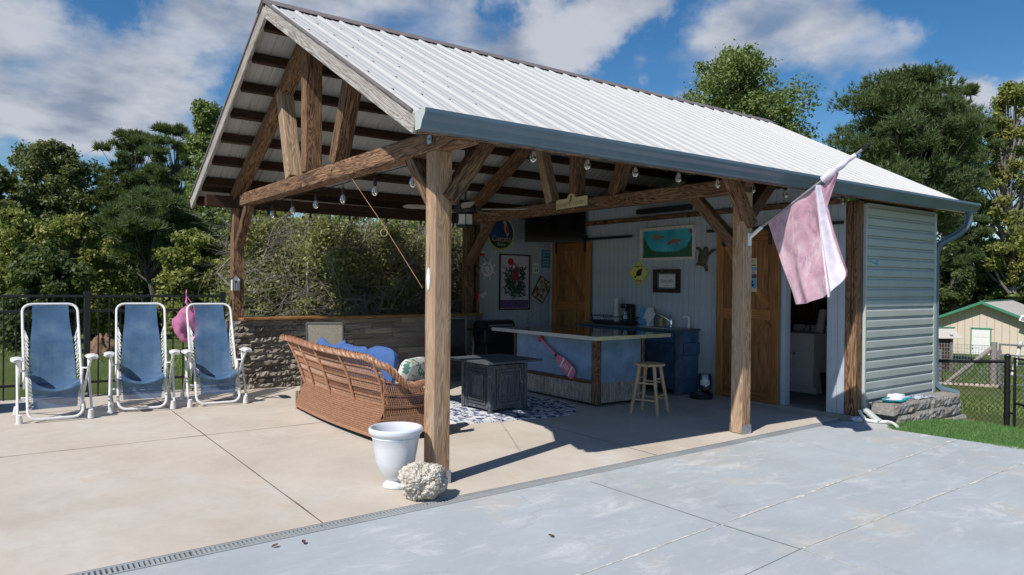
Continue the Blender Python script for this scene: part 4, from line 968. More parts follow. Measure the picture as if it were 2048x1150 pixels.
    for p in((.24,Y1+.02,),(.24,Y0),(.88,Y0),(.88,Y1)):
        MB().tube([(p[0],p[1],0),(p[0]+.02,p[1],.12)],[.018,.022],8).build('leg',Mt['wicker'],t,smooth=True)
    mb=MB(); mb.bb(.36,.90,Y0,Y1,.22,.28); mb.build('seat_deck',Mt['darkwood'],t); MB().bb(.88,.92,Y0,Y1,.05,.27).build('front_skirt',Mt['wicker'],t)
    return t
sofa()
def pillow(mb,c,w,h,th,R,sag=.0,seed=0):
    def fn(s):
        def f(u,v):
            x=2*u-1;y=2*v-1; k=max(0,(1-x**4)*(1-y**4))**.45; cr_=1-.17*(x*x*y*y)**2
            p=Vector((x*cr_*w/2*(1-.05*(1-y*y)*abs(x)**6),y*cr_*h/2*(1-.06*(1-x*x)*abs(y)**6)-sag*math.cos(x*PI/2)*(1 if y>0 else 0),s*th/2*k+.006*mnoise.noise(Vector((x*3+seed,y*3,s))))); return R@p+Vector(c)
        return f
    mb.grid(fn(1),14,14); mb.grid(fn(-1),14,14); return mb
def sit(name,label,cat,mat,c,w,h,th,lean,group=None,tw=0,sag=0,seed=0):
    t=Matrix.Rotation(R_(90)+tw,3,'Z')@Matrix.Rotation(R_(90)-lean,3,'X')
    o=pillow(MB(),(0,0,0),w,h,th,t,sag,seed).build(name,mat,smooth='all',loc=c); tag(o,label,cat,group); return o
sit('back_cushion','blue back cushion at the far left end of the wicker sofa, its peak standing highest','cushion',Mt['blue'],(.50,3.16,.60),.62,.56,.17,-.18,'blue back cushions on the sofa',.1,.10,1)
sit('back_cushion','middle blue back cushion of the wicker sofa','cushion',Mt['blue'],(.49,2.52,.57),.62,.54,.17,-.16,'blue back cushions on the sofa',0,.03,2)
sit('back_cushion','blue back cushion nearest the front post, beside the floral pillow','cushion',Mt['blue'],(.48,1.88,.565),.64,.54,.17,-.16,'blue back cushions on the sofa',-.05,-.02,3)
mb=MB()
for i,y in enumerate((1.79,2.47,3.15)):
    o=MB().cbox((0,0,0),(.52,.66,.13),.03).build('seat_cushion',Mt['navy'],loc=(.65,y,.355),bevel=.01)
    tag(o,'navy seat cushion on the wicker sofa, '+('at the end nearest the front post','in the middle','at the far end by the stone wall')[i],'cushion','navy seat cushions on the sofa')
sit('throw_pillow','white throw pillow with yellow flowers leaning on the sofa arm','pillow',Mt['floral'],(.66,1.56,.57),.46,.40,.15,-.35,None,-1.0,0,5)
# ================================================================= SLING PATIO CHAIRS
def patio_chair(x,y,rz,label,frame,sl):
    t=thing('sling_patio_chair',label,'patio chair',(x,y,gz(x,y)),rz,'sling patio chairs by the stone wall')
    # faces local +y ; back at -y
    for s in(-1,1):
        MB().tube([(s*.215,-.38,.93),(s*.215,-.30,.62),(s*.215,-.22,.40),(s*.215,.22,.42)],.014,8).build('side_frame',Mt[frame],t,smooth=True)
        MB().tube([(s*.28,-.32,.66),(s*.29,.05,.65),(s*.29,.24,.63),(s*.29,.29,.55),(s*.28,.27,.30),(s*.28,.24,.08),(s*.28,.16,.015),(s*.28,-.1,.012),(s*.28,-.34,.02)],.0145,8).build('arm_leg',Mt[frame],t,smooth=True)
        MB().tube([(s*.27,-.24,.42),(s*.28,-.42,.015)],.013,8).build('leg',Mt[frame],t,smooth=True)
        MB().cbox((s*.29,-.03,.665),(.045,.36,.02),.007).build('armrest',Mt[frame],t)
    MB().tube([(-.215,-.38,.93),(.215,-.38,.93)],.014,8).build('top_bar',Mt[frame],t,smooth=True)
    MB().tube([(-.28,-.2,.05),(.28,-.2,.05)],.010,8).build('cross_bar',Mt[frame],t,smooth=True)
    pa=[(-.385,.925),(-.33,.72),(-.27,.50),(-.20,.40),(0,.385),(.2,.42),(.235,.40)]
    def fn(u,v):
        q=u*(len(pa)-1); i=min(int(q),len(pa)-2); f=q-i; return ((2*v-1)*.205,pa[i][0]*(1-f)+pa[i+1][0]*f+.002,pa[i][1]*(1-f)+pa[i+1][1]*f)
    mb=MB(); mb.grid(fn,24,6); mb.grid(lambda u,v:Vector(fn(u,v))+Vector((0,-.004,-.003)),24,6); mb.build('sling',Mt[sl],t,smooth='all')
Mt['framegrey']=paint('grey_bronze_frame',(.12,.12,.115),r=.4,var=.2)
patio_chair(.93,4.28,R_(-28),'tan grey sling patio chair between the sofa and the stone wall','framegrey','gsling')
patio_chair(2.95,4.55,R_(150),'dark sling patio chair with grey arms behind the front corner post','framegrey','dark')
# ================================================================= POT AND CORAL ROCK
t=thing('flower_pot','glossy white footed flower pot standing empty beside the front post','flower pot',(-.24,.115,gz(-.2,.1))); t.scale=(.93,.93,1.0)
Mt['potw']=paint('glossy_white_glaze',(.66,.69,.73),r=.22,var=.06,vs=5)
MB().lathe([(.0,.0),(.088,.0),(.098,.012),(.096,.026),(.074,.045),(.068,.058),(.085,.075),(.125,.12),(.150,.19),(.166,.28),(.178,.355),(.184,.362),(.180,.370),(.187,.378),(.200,.388),(.208,.402),(.207,.420),(.198,.430),(.186,.428),(.178,.415),(.172,.385),(.160,.25),(.14,.16),(.10,.10),(0,.085)],n=48).build('pot_body',Mt['potw'],t,smooth=True)
MB().lathe([(0,.086),(.05,.088),(.052,.097),(0,.10)],n=20).build('drain_disc',Mt['steel'],t)
r=random.Random(5)
co=MB(); n,m=96,54; vs=[]
for i in range(m+1):
    th=PI*i/m
    for k in range(n):
        a=2*PI*k/n; d=Vector((math.sin(th)*math.cos(a),math.sin(th)*math.sin(a),math.cos(th)))
        F_=mnoise.voronoi(d*4.2+Vector((1,2,3)))[0]; G_=mnoise.voronoi(d*9+Vector((4,0,1)))[0]; q=.90+.30*mnoise.noise(d*1.4+Vector((3,1,2)))+.10*mnoise.noise(d*3.3+Vector((0,7,0)))+.22*min(.45,F_[1]-F_[0])+.14*min(.4,G_[1]-G_[0])+.05*mnoise.noise(d*26)
        vs.append((d.x*.155*q,d.y*.14*q,max(0,.125+d.z*.135*q)))
fs=[(i*n+k,(i+1)*n+k,(i+1)*n+(k+1)%n,i*n+(k+1)%n) for i in range(m) for k in range(n)]
co.add(vs,fs); o=co.build('coral_rock',Mt['coral'],loc=(-.215,-.235,gz(-.2,-.3))); tag(o,'lump of pitted white coral rock at the foot of the front post','rock')
# ================================================================= FIRE TABLE AND RUG
t=thing('fire_table','square charcoal fire pit table with a wide top standing on the rug','table',(2.22,2.42,gz(2.2,2.4)+.012),R_(3))
s=.27; mb=MB(); mb.cbox((0,0,.28),(2*s-.03,2*s-.03,.50),.004); mb.build('body',Mt['firetable'],t)
for q in((-1,-1),(1,-1),(1,1),(-1,1)): MB().cbox((q[0]*(s-.015),q[1]*(s-.015),.27),(.045,.045,.53),.004).build('corner_post',Mt['firetable'],t)
for k in range(4):
    R=Matrix.Rotation(k*PI/2,3,'Z'); mb=MB()
    for d,e in((.17,.008),(.135,.014),(.115,.006)):
        for sx in(-1,1): mb.box(R@Vector((sx*d,-s+.012-e*.6,.28)),(.016,.012,2*.19*d/.17+.016),R); mb.box(R@Vector((0,-s+.012-e*.6,.28+sx*.19*d/.17)),(2*d-.016,.012,.016),R)
    mb.build('side_panel',Mt['firetable'],t)
MB().tube([(.16,-s-.01,.33),(.16,-s-.035,.33)],.010,10).build('knob',Mt['steel'],t)
T=.40
for k in range(4):
    R=Matrix.Rotation(k*PI/2,3,'Z'); a=T; b=.16
    vs=[R@Vector(p) for p in((-a,-a,.56),(a,-a,.56),(b,-b,.56),(-b,-b,.56),(-a,-a,.585),(a,-a,.585),(b,-b,.585),(-b,-b,.585))]
    MB().add(vs,[(3,2,1,0),(4,5,6,7),(0,1,5,4),(2,3,7,6),(1,2,6,5),(3,0,4,7)]).build('top_board',Mt['firetable'],t,bevel=.003)
MB().cbox((0,0,.572),(2*.158,2*.158,.024),.003).build('lid',Mt['firetable'],t)
MB().bb(-.2,.2,-.2,.2,.52,.56).build('collar',Mt['dark'],t)
poly=[]
rg=[(1.30,2.0),(1.62,1.78),(2.1,1.72),(2.62,1.68),(2.95,1.80),(3.28,2.25),(3.2,2.7),(3.0,3.1),(2.4,3.3),(1.8,3.2),(1.4,2.9)]
def rug():
    V=[];n=60
    def shp(u,v):
        a=u*2*PI; k=len(rg); q=u*k; i=int(q)%k; f=q-int(q); p0,p1,p2,p3=[Vector((*rg[(i+j)%k],0)) for j in(-1,0,1,2)]
        p=.5*((2*p1)+(p2-p0)*f+(2*p0-5*p1+4*p2-p3)*f*f+(3*p1-p0-3*p2+p3)*f**3); c=Vector((2.3,2.45,0)); q=c.lerp(p,v)
        near=max(0,1-((q.y-1.72)/.45)**2) if q.y<2.3 else 0
        h=.010+.018*max(0,mnoise.noise(Vector((q.x*2.2,q.y*5,0))))*near*(1-.5*v); return (q.x,q.y,gz(q.x,q.y)+h)
    mb=MB(); mb.grid(shp,96,22); mb.grid(lambda u,v:(lambda p:(p[0],p[1],p[2]-(.010)))(shp(u,.90+.10*v)),96,2); mb.grid(lambda u,v:(lambda p:(p[0],p[1],p[2]-.010*(v)))(shp(u,1)),96,1)
    o=mb.build('area_rug',Mt['rug'],smooth='all'); tag(o,'navy and white leaf patterned rug under the fire table','rug')
rug()
# ================================================================= BAR ISLAND
bz=gz(3.8,2.7)+.035
t=thing('bar_island','blue panelled bar island on casters with rough timber corners and a dark counter','bar',(0,0,0))
X0,X1,Y0,Y1=3.38,4.22,1.93,3.62; ZB,ZT=bz,.80
for nm,(a,b,c,d) in {'side_panel':(X0+.02,X0+.04,Y0+.09,Y1-.05),'end_panel':(X0+.09,X1-.05,Y0+.02,Y0+.04),'inner_panel':(X1-.04,X1-.02,Y0+.05,Y1-.05),'far_panel':(X0+.05,X1-.05,Y1-.04,Y1-.02)}.items():
    MB().bb(a,b,c,d,.25,ZT).build(nm,Mt['bar'],t)
    MB().bb(a,b,c,d,ZB,.25).build('kick_panel',Mt['drift'],t)
for x,y,w in((X0+.045,Y0+.045,.09),(X0+.02,Y1-.02,.04),(X1-.02,Y0+.02,.04),(X1-.02,Y1-.02,.04)):
    beam('corner_post',(x,y,ZB-.01),(x,y,ZT),w,w,Mt['barbeam'] if 'barbeam' in Mt else Mt.setdefault('barbeam',wood('rough_bar_timber',(.05,.026,.016),(.30,.165,.09),rings=30,contrast=1,bump=.6)),t,up=(0,1,0))
beam('ledge_board',(X0+.005,Y0+.09,.265),(X0+.005,Y1-.02,.265),.03,.04,Mt['barbeam'],t)
for x in(X0+.1,X1-.1):
    for y in(Y0+.1,Y1-.1):
        mb=MB(); mb.tube([(x-.012,y,gz(x,y)+.025),(x+.012,y,gz(x,y)+.025)],.025,12); mb.bb(x-.018,x+.018,y-.02,y+.02,gz(x,y)+.03,ZB+.01); mb.build('caster',Mt['dark'],t)
Mt['ctop']=paint('dark_epoxy_counter',(.05,.045,.045),r=.08,var=.6,vs=5,bump=0)
A,B,Cc,D=3.17,4.47,1.72,3.86
MB().cbox(((A+B)/2,(Cc+D)/2,ZT+.022),(B-A-.012,D-Cc-.012,.040),.003).build('counter_top',Mt['ctop'],t)
MB().bb(A,A+.006,Cc,D,ZT+.0,ZT+.045).build('edge_strip',Mt['tin'],t); Mt['tin2']=paint('brass_tinted_edging',(.55,.52,.33),r=.4,m=.4,var=.2,vs=9)
MB().bb(A+.006,A+.28,Cc-.006,Cc,ZT,ZT+.045).build('edge_strip',Mt['tin2'],t); MB().bb(A+.285,B,Cc-.006,Cc,ZT,ZT+.045).build('edge_strip',Mt['tin2'],t)
for y in [Cc+.07+.3*i for i in range(8)]: MB().tube([(A-.001,y,ZT+.022),(A-.004,y,ZT+.022)],.007,8).build('rivet',Mt['steel'],t)
# paddle hung on the bar (plane faces -X)
pd=thing('wooden_paddle','short pink paddle with white stripes leaning diagonally on the bar panel','paddle',M=face((X0+.0,2.72,.57),'x')@Matrix.Rotation(R_(-32),4,'Z')@Matrix.Translation((0,0,.014)))
# local x runs from blade (+) to grip (-)
def outl(pts,z0,z1): return MB().prism(pts,z0,z1)
bl=[(.06,-.022),(.12,-.045),(.24,-.078),(.40,-.085),(.45,-.078),(.475,-.05),(.48,0),(.475,.05),(.45,.078),(.40,.085),(.24,.078),(.12,.045),(.06,.022)]
outl(bl,-.008,.008).build('blade',Mt['pink'],pd,bevel=.004)
MB().tube([(.07,0,0),(-.33,0,0)],.0185,10).build('shaft',Mt['pink'],pd,smooth=True)
MB().tube([(-.33,-.045,0),(-.33,.045,0)],[.024,.024],10).build('grip',Mt['red'],pd,smooth=True)
MB().tube([(.045,0,0),(.075,0,0)],.0205,10).build('band',Mt['ink'],pd)
for x in(.21,.395): MB().bb(x-.012,x+.012,-.074,.074,.008,.0095).build('stripe',Mt['white'],pd)
mb=MB(); mb.tube([(.27,-.02,.009),(.33,-.02,.009)],.004,4); mb.tube([(.27,.02,.009),(.33,.02,.009)],.004,4); mb.tube([(.285,-.035,.009),(.285,.035,.009)],.004,4); mb.tube([(.32,-.035,.009),(.32,.035,.009)],.004,4); mb.tube([(.255,-.03,.009),(.275,.03,.009)],.004,4); mb.tube([(.335,-.035,.009),(.35,.025,.009)],.004,4); mb.build('emblem',Mt['white'],pd)
# stool
t=thing('wooden_stool','plain light pine bar stool in front of the bar','stool',(3.68,1.335,gz(3.68,1.33)),R_(20))
MB().lathe([(0,.555),(.160,.555),(.173,.562),(.175,.575),(.169,.585),(.14,.588),(0,.584)],n=32).build('seat',Mt['stool'],t,smooth=True)
for k in range(4):
    a=PI/4+k*PI/2; c,s_=math.cos(a),math.sin(a); MB().tube([(c*.235,s_*.235,0),(c*.125,s_*.125,.56)],[.018,.021],10).build('leg',Mt['stool'],t,smooth=True)
for k in range(4):
    for z in((.17,.36) if k%2 else (.22,.41)):
        f=1-z/.56; rr=.125+.11*f; a=PI/4+k*PI/2; b=a+PI/2; MB().tube([(math.cos(a)*rr,math.sin(a)*rr,z),(math.cos(b)*rr,math.sin(b)*rr,z)],.010,8).build('rung',Mt['stool'],t,smooth=True)
# cart / grill behind the bar
t=thing('covered_grill','black barbecue grill under the round sign behind the bar','grill',(3.84,4.75,gz(3.8,4.7)))
mb=MB(); mb.tube([(-.30,0,.80),(.30,0,.80)],.14,14,flat=.75); mb.build('lid',Mt['dark'],t,smooth=True)
MB().cbox((0,0,.66),(.60,.36,.22),.01).build('firebox',Mt['dark'],t); MB().cbox((0,0,.30),(.54,.34,.50),.008).build('cabinet',Mt['dark'],t)
for s in(-1,1): MB().cbox((s*.36,0,.76),(.12,.32,.025),.006).build('side_shelf',Mt['dark'],t)
MB().tube([(-.22,-.17,.83),(.22,-.17,.83)],.012,8).build('handle',Mt['steel'],t)
for q in((-.25,-.15),(.25,-.15),(.25,.15),(-.25,.15)): MB().tube([(q[0],q[1],0),(q[0],q[1],.1)],.02,8).build('leg',Mt['dark'],t)
# ================================================================= SINK CABINET AND WHAT STANDS ON IT
xa,xb,ya,yb=5.02,5.49,2.10,4.1; zc=.855
t=thing('sink_cabinet','navy blue painted wooden cabinet with a sink against the room wall','cabinet',(0,0,0))
g0=gz(5.4,3)
beam('corner_post',(xa+.07,ya+.02,g0),(xa+.07,ya+.02,zc-.03),.14,.045,Mt['cabp'] if 'cabp' in Mt else Mt.setdefault('cabp',paint('worn_navy_plank',(.06,.10,.15),r=.7,var=.6,vs=6,bump=.4,rv=.3)),t,up=(0,1,0))
for z0,z1,o_ in((g0+.02,.49,0),(.495,.66,-.025),(.665,zc-.03,0)): MB().cbox(((xa+.14+xb)/2,ya+.02+o_,(z0+z1)/2),(xb-xa-.14,.03,z1-z0),.003).build('side_board',Mt['cab'],t)
MB().bb(xa+.03,xb,ya+.04,yb,g0+.08,zc-.04).build('carcass',Mt['cab'],t)
for i in range(4): 
    y0=ya+.06+i*.52; MB().cbox((xa+.015,y0+.25,.36),(.02,.49,.56),.003).build('cabinet_door',Mt['cab'],t)
    MB().cbox((xa+.015,y0+.25,.735),(.02,.49,.15),.003).build('drawer_front',Mt['cab'],t)
mb=MB(); sx0,sx1,sy0,sy1=5.09,5.39,2.32,2.84
for a in((xa-.03,xb,ya-.03,sy0),(xa-.03,xb,sy1,yb),(xa-.03,sx0,sy0,sy1),(sx1,xb,sy0,sy1)): mb.bb(a[0],a[1],a[2],a[3],zc-.03,zc)
mb.build('worktop',paint('dark_slate_worktop',(.07,.085,.10),r=.3,var=.3),t)
mb=MB(); mb.bb(sx0,sx1,sy0,sy1,zc-.17,zc-.16)
for a in((sx0-.02,sx1+.02,sy0-.02,sy0+.012),(sx0-.02,sx1+.02,sy1-.012,sy1+.02),(sx0-.02,sx0+.012,sy0,sy1),(sx1-.012,sx1+.02,sy0,sy1)): mb.bb(a[0],a[1],a[2],a[3],zc-.16,zc+.004)
mb.build('sink_basin',Mt['chrome'],t)
mb=MB(); mb.lathe([(.03,0),(.032,.02),(.018,.03),(.018,.10),(.012,.12),(0,.125)],(5.44,2.56,zc),16); mb.tube([(5.44,2.56,zc+.07),(5.40,2.64,zc+.13),(5.34,2.75,zc+.19),(5.31,2.81,zc+.185),(5.305,2.82,zc+.16)],.009,8); mb.tube([(5.44,2.56,zc+.12),(5.455,2.60,zc+.17)],.006,6); mb.build('tap',Mt['chrome'],t,smooth=True)
mb=MB(); mb.lathe([(.018,0),(.018,.05),(.012,.10),(.016,.13),(.013,.15),(0,.155)],(5.44,2.24,zc),12); mb.tube([(5.44,2.24,zc+.15),(5.41,2.28,zc+.165),(5.38,2.30,zc+.15)],.012,6); mb.build('spray_head',Mt['whitep'],t,smooth=True)
# tray with coffee things
t=thing('black_tray','black oval tray with a wire rim on the far end of the cabinet','tray',(5.26,3.56,zc))
mb=MB(); mb.lathe([(0,.004),(.9,.004),(.96,.012),(1,.05),(1.02,.05),(.98,.006),(.9,0),(0,0)],n=36,sx=.17,sy=.46); mb.build('dish',Mt['dark'],t,smooth=True)
mb=MB(); mb.tube([(.17*math.cos(a*PI/12),.52*math.sin(a*PI/12),.12) for a in range(24)],.005,5,closed=True)
for a in range(0,24,3): mb.tube([(.17*math.cos(a*PI/12),.46*math.sin(a*PI/12),.03),(.17*math.cos(a*PI/12),.52*math.sin(a*PI/12),.12)],.004,4)
mb.build('rim_wire',Mt['black'],t)
mb=MB()
for i in range(22):
    z=.012+i*.0155; mb.lathe([(.038,z),(.044,z+.04),(.046,z+.042),(.0455,z+.036)] if i%1==0 else [],n=20)
o=mb.build('stack_of_cups',Mt['cloth'],smooth=True,loc=(5.36,3.60,zc+.01)); tag(o,'tall stack of white paper cups beside the coffee maker','cups')
t=thing('coffee_maker','black coffee maker on the tray beside the paper cups','coffee maker',(5.38,3.38,zc+.01))
mb=MB(); mb.cbox((.05,0,.15),(.10,.13,.30),.01); mb.cbox((-.04,0,.27),(.14,.13,.07),.01); mb.cbox((-.03,0,.015),(.18,.13,.03),.006); mb.build('body',Mt['dark'],t)
MB().lathe([(.04,0),(.052,.02),(.055,.08),(.04,.12),(.04,.13)],(-.05,0,.035),16).build('carafe',Mt['glass'],t,smooth=True)
t=thing('pod_rack','wire pod rack with small coffee pods behind the paper cups','rack',(5.42,3.42,zc+.012))
mb=MB(); mb.tube([(0,0,0),(0,0,.30)],.006,6); mb.lathe([(0,0),(.07,0),(.07,.01),(0,.01)],n=16)
for k in range(4):
    for q in range(4): 
        a=q*PI/2+.3; mb.lathe([(.02,0),(.026,.02),(.028,.02)],(.05*math.cos(a),.05*math.sin(a),.03+k*.07),8)
mb.build('wire_frame',Mt['steel'],t)
def cutout(name,label,cat,pts,mat,M,th=.012,base=True):
    t=thing(name,label,cat,M=M); MB().prism(pts,-th/2,th/2).build('cut_board',Mt[mat],t,bevel=.003); return t
fish=[(-.05,0),(-.02,.02),(-.075,.06),(-.085,.13),(-.07,.20),(-.03,.27),(.0,.30),(.02,.29),(.05,.25),(.035,.20),(.07,.16),(.055,.11),(.04,.06),(.06,.0),(.03,-.0),(.0,.03)]
t=cutout('painted_fish_board','sky blue wooden fish cutout standing by the paper towels','ornament',fish,'poolblue',face((5.30,3.0,zc),'x')); MB().bb(-.06,.06,0,.01,-.04,.04).build('foot',Mt['poolblue'],t)
ray_=[(-.01,.0),(.01,.0),(.03,.06),(.10,.13),(.14,.19),(.08,.22),(.03,.25),(-.03,.25),(-.07,.20),(-.10,.13),(-.03,.06)]
t=cutout('painted_ray_board','pale grey wooden sea ray cutout leaning against the paper towel roll','ornament',ray_,'cloth',face((5.26,2.84,zc),'x')); MB().bb(-.05,.05,0,.01,-.04,.04).build('foot',Mt['whitep'],t)
o=MB().lathe([(.02,0),(.055,0),(.055,.27),(.02,.27)],n=24).build('paper_towel_roll',Mt['cloth'],smooth=True,loc=(5.36,2.90,zc)); tag(o,'white paper towel roll upright between the fish cutouts','paper towel')
t=thing('soap_bottle','amber soap bottle with a black pump beside the tap','bottle',(5.42,3.02-.28,zc)); MB().lathe([(0,0),(.03,0),(.032,.02),(.032,.09),(.012,.115),(.012,.13)],n=16).build('bottle_body',Mt['amber'],t,smooth=True)
mb=MB(); mb.tube([(0,0,.13),(0,0,.165)],.005,6); mb.tube([(0,0,.165),(-.035,0,.16)],.006,6); mb.build('pump',Mt['ink'],t)
# pet waterer
t=thing('pet_waterer','clear gravity jug waterer with a dark bowl on the floor by the cabinet','pet waterer',(5.38,1.90,gz(5.4,2)))
MB().lathe([(.03,.05),(.05,.08),(.085,.10),(.088,.28),(.075,.31),(.03,.315),(0,.315)],n=24).build('jug',Mt['glass'],t,smooth=True)
MB().lathe([(0,.09),(.08,.10),(.082,.15),(0,.15)],n=24).build('water',paint('greenish_water',(.06,.10,.09),r=.1),t,smooth=True)
mb=MB(); mb.add([(.0866*math.cos(a),.0866*math.sin(a),z) for z in(.16,.235) for a in [PI+.7+.16*i for i in range(-5,6)]],[(i,i+1,12+i,11+i) for i in range(10)]); mb.build('label_strip',Mt['cloth'],t)
MB().lathe([(.10,0),(.11,.01),(.10,.05),(.085,.055),(.08,.03),(0,.03)],n=24).build('stand',Mt['dark'],t,smooth=True)
MB().lathe([(.15,0),(.155,.01),(.125,.06),(.11,.062),(.10,.02),(0,.015)],(-.20,-.10,0),28).build('bowl',Mt['dark'],t,smooth=True)
# ================================================================= THINGS ON THE WALLS
WX=XW-.004; WY=5.436
# round beer sign
t=thing('round_beer_sign','large round blue and yellow metal sign with a parrot and palm tree','sign',M=face((4.42,WY,2.31),'y'))
Rr=.285
MB().lathe([(0,0),(Rr,0),(Rr,.012),(Rr-.018,.018),(Rr-.03,.012),(0,.012)],n=48).build('disc',Mt['signblue'],t)
mb=MB(); mb.tube([((Rr-.014)*math.cos(a*PI/32),(Rr-.014)*math.sin(a*PI/32),.014) for a in range(64)],.014,6,closed=True); mb.build('rim',Mt['yellow'],t,smooth=True)
mb=MB(); mb.add([(Rr*.93*math.cos(a),Rr*.93*math.sin(a),.0135) for a in [PI+.55+i*(PI-1.1)/20 for i in range(21)]],[tuple(range(21))]); mb.build('ground_patch',Mt['signgreen'],t)
mb=MB(); mb.tube([(-.06,-.10,.015),(-.08,.0,.015),(-.11,.10,.015),(-.12,.13,.015)],[.010,.008,.007,.006],5,flat=.3)
for a in(.2,.9,1.7,2.5,3.2,3.9,5.6): 
    c=Vector((-.12,.13,.0155)); d=Vector((math.cos(a),math.sin(a),0)); n_=Vector((-d.y,d.x,0)); mb.add([c+n_*.012,c+d*.06+n_*.016-Vector((0,.006,0)),c+d*.12-Vector((0,.04,0)),c+d*.06-n_*.012-Vector((0,.006,0))],[(0,1,2,3)])
mb.build('palm_print',Mt['signgreen'],t)
def flat(name,pts,mat,par,z): return MB().prism(pts,z,z+.0015).build(name,mat if not isinstance(mat,str) else Mt[mat],par)
flat('parrot_print',[(.06,.21),(.09,.22),(.11,.20),(.11,.17),(.14,.12),(.16,.04),(.17,-.03),(.15,-.02),(.13,-.05),(.11,0),(.08,.03),(.065,.10),(.07,.16),(.05,.18)],'orange',t,.0155)
flat('parrot_wing_print',[(.10,.14),(.13,.12),(.15,.06),(.155,.01),(.13,.0),(.10,.06)],'red',t,.0175)
text_part('Corona',.145,Mt['orange'],t,(.01,-.095,.020),'lettering',0,.86,ext=.001)
text_part('Extra',.075,Mt['signgreen'] if False else Mt['cream'],t,(.01,-.185,.020),'lettering',0,1,ext=.001)
# bobber and ship wheel
t=thing('wooden_bobbers','two striped wooden fishing bobbers hanging in the corner above the ship wheel','ornament',M=face((3.97,WY-.05,2.0),'y'))
for c,r_,cols in(((-.0,.06,0),.055,('white','ink')),((.055,-.04,0),.052,('white','red'))):
    mb=MB(); mb.m=[]; mb.cm=0; mb.blob(c,(r_,r_,r_),16,12); o=mb.build('bobber',[Mt[cols[0]],Mt[cols[1]]],t,smooth='all')
    for p in o.data.polygons:
        y=(p.center.y-c[1])/r_
        if (cols[1]=='red' and y<0) or (cols[1]=='ink' and abs(y)<.3 or (cols[1]=='ink' and y<-.7)): p.material_index=1
MB().tube([(0,.30,.0),(0,.11,0)],.004,5).build('cord',Mt['ink'],t); MB().tube([(.06,-.08,0),(.15,-.14,0),(.17,-.20,0)],.003,5).build('cord',Mt['ink'],t)
t=thing('ship_wheel','white wooden ship wheel hung left of the tropical poster','ornament',M=face((4.14,WY-.02,1.70),'y'))
MB().tube([(.105*math.cos(a*PI/24),.105*math.sin(a*PI/24),0) for a in range(48)],.021,8,closed=True,flat=.55).build('rim',Mt['white'],t,smooth=True)
mb=MB(); mb.lathe([(0,.02),(.034,.018),(.04,.0),(0,0)],n=20); mb.build('hub',Mt['white'],t)
for k in range(8):
    a=k*PI/4+.39; d=Vector((math.cos(a),math.sin(a),0)); MB().tube([d*.03,d*.10,d*.13,d*.15,d*.175,d*.19],[.008,.009,.008,.012,.013,.006],7).build('spoke',Mt['white'],t,smooth=True)
# tropical poster
t=thing('tropical_poster','tall framed white poster of a scarlet bird among dark green leaves','poster',M=face((4.725,WY,1.49),'y'))
w_,h_=.325,.475
for a in((-w_,-w_+.022,-h_,h_),(w_-.022,w_,-h_,h_),(-w_+.022,w_-.022,-h_,-h_+.022),(-w_+.022,w_-.022,h_-.022,h_)): MB().bb(*a,0,.022).build('frame_bar',Mt['darkwood'],t)
MB().bb(-w_+.022,w_-.022,-h_+.022,h_-.022,0,.008).build('print_sheet',Mt['poster'],t)
Mt['purple']=paint('muted_purple_print',(.13,.08,.20),r=.5,var=.4,vs=14); Mt['crim']=paint('scarlet_print',(.45,.02,.03),r=.5); Mt['crim2']=paint('crimson_print',(.24,.04,.05),r=.5,var=.4,vs=20); Mt['leafp']=paint('dark_leaf_print',(.012,.06,.045),r=.5,var=.5,vs=16)
MB().bb(-w_+.03,w_-.03,-h_+.03,-h_+.17,.008,.009).build('print_band',Mt['purple'],t)
flat('sun_disc_print',[(-.09+.062*math.cos(a*PI/12),.345+.062*math.sin(a*PI/12)) for a in range(24)],'crim',t,.0085)
r=random.Random(11); mb=MB()
for i in range(430):
    a=r.uniform(-.9,PI+.9); c=Vector((r.uniform(-.17,.17),r.uniform(-.24,.22),.0095+i*.00001)); d=Vector((math.cos(a),math.sin(a),0)); n_=Vector((-d.y,d.x,0)); L=r.uniform(.06,.14); wd=r.uniform(.006,.014)
    e=c+d*L; e.x=max(-.27,min(.27,e.x)); mb.add([c,c+d*L*.5+n_*wd,e,c+d*L*.5-n_*wd],[(0,1,2,3)])
mb.build('foliage_print',Mt['leafp'],t)
flat('bird_print',[(-.06,.30),(-.02,.33),(.03,.30),(.05,.24),(.07,.14),(.07,.04),(.03,-.04),(-.03,-.02),(-.07,.05),(-.07,.12),(-.04,.20),(-.08,.24)],'crim2',t,.0125)
flat('bird_face_print',[(-.04,.29),(-.01,.30),(.01,.26),(-.03,.22),(-.06,.25)],'cloth',t,.0142)
flat('blossom_print',[(.0,-.06),(.03,.03),(.06,-.0),(.05,-.05),(.01,-.06),(-.02,-.03)],'cloth',t,.0142)
# blue hanging sign
t=thing('hanging_blue_sign','small teal wooden sign with pale writing hung from a string by the television','sign',M=face((5.41,WY-.008,1.91),'y'))
MB().cbox((0,0,0),(.20,.32,.012),.003).build('board',Mt['signteal'] if 'signteal' in Mt else Mt.setdefault('signteal',paint('teal_wash',(.05,.22,.32),r=.6,var=.3,vs=9)),t)
MB().tube([(-.07,.155,0),(0,.26,0),(.07,.155,0)],.003,4).build('string',Mt['ink'],t)
mb=MB()
for i,(y,w) in enumerate(((.12,.15),(.06,.13),(.0,.16),(-.055,.12),(-.11,.15))):
    mb.tube([(-w/2+w*k/14,y+.011*(1 if k%2 else -1)*(1-.4*(k%3)),.0075) for k in range(15)],.0028,4)
mb.build('lettering',Mt['cloth'],t)
t=thing('light_switch_plate','small white thermostat and switch plate between the poster and the teal sign','switch',M=face((5.19,WY-.002,1.73),'y'))
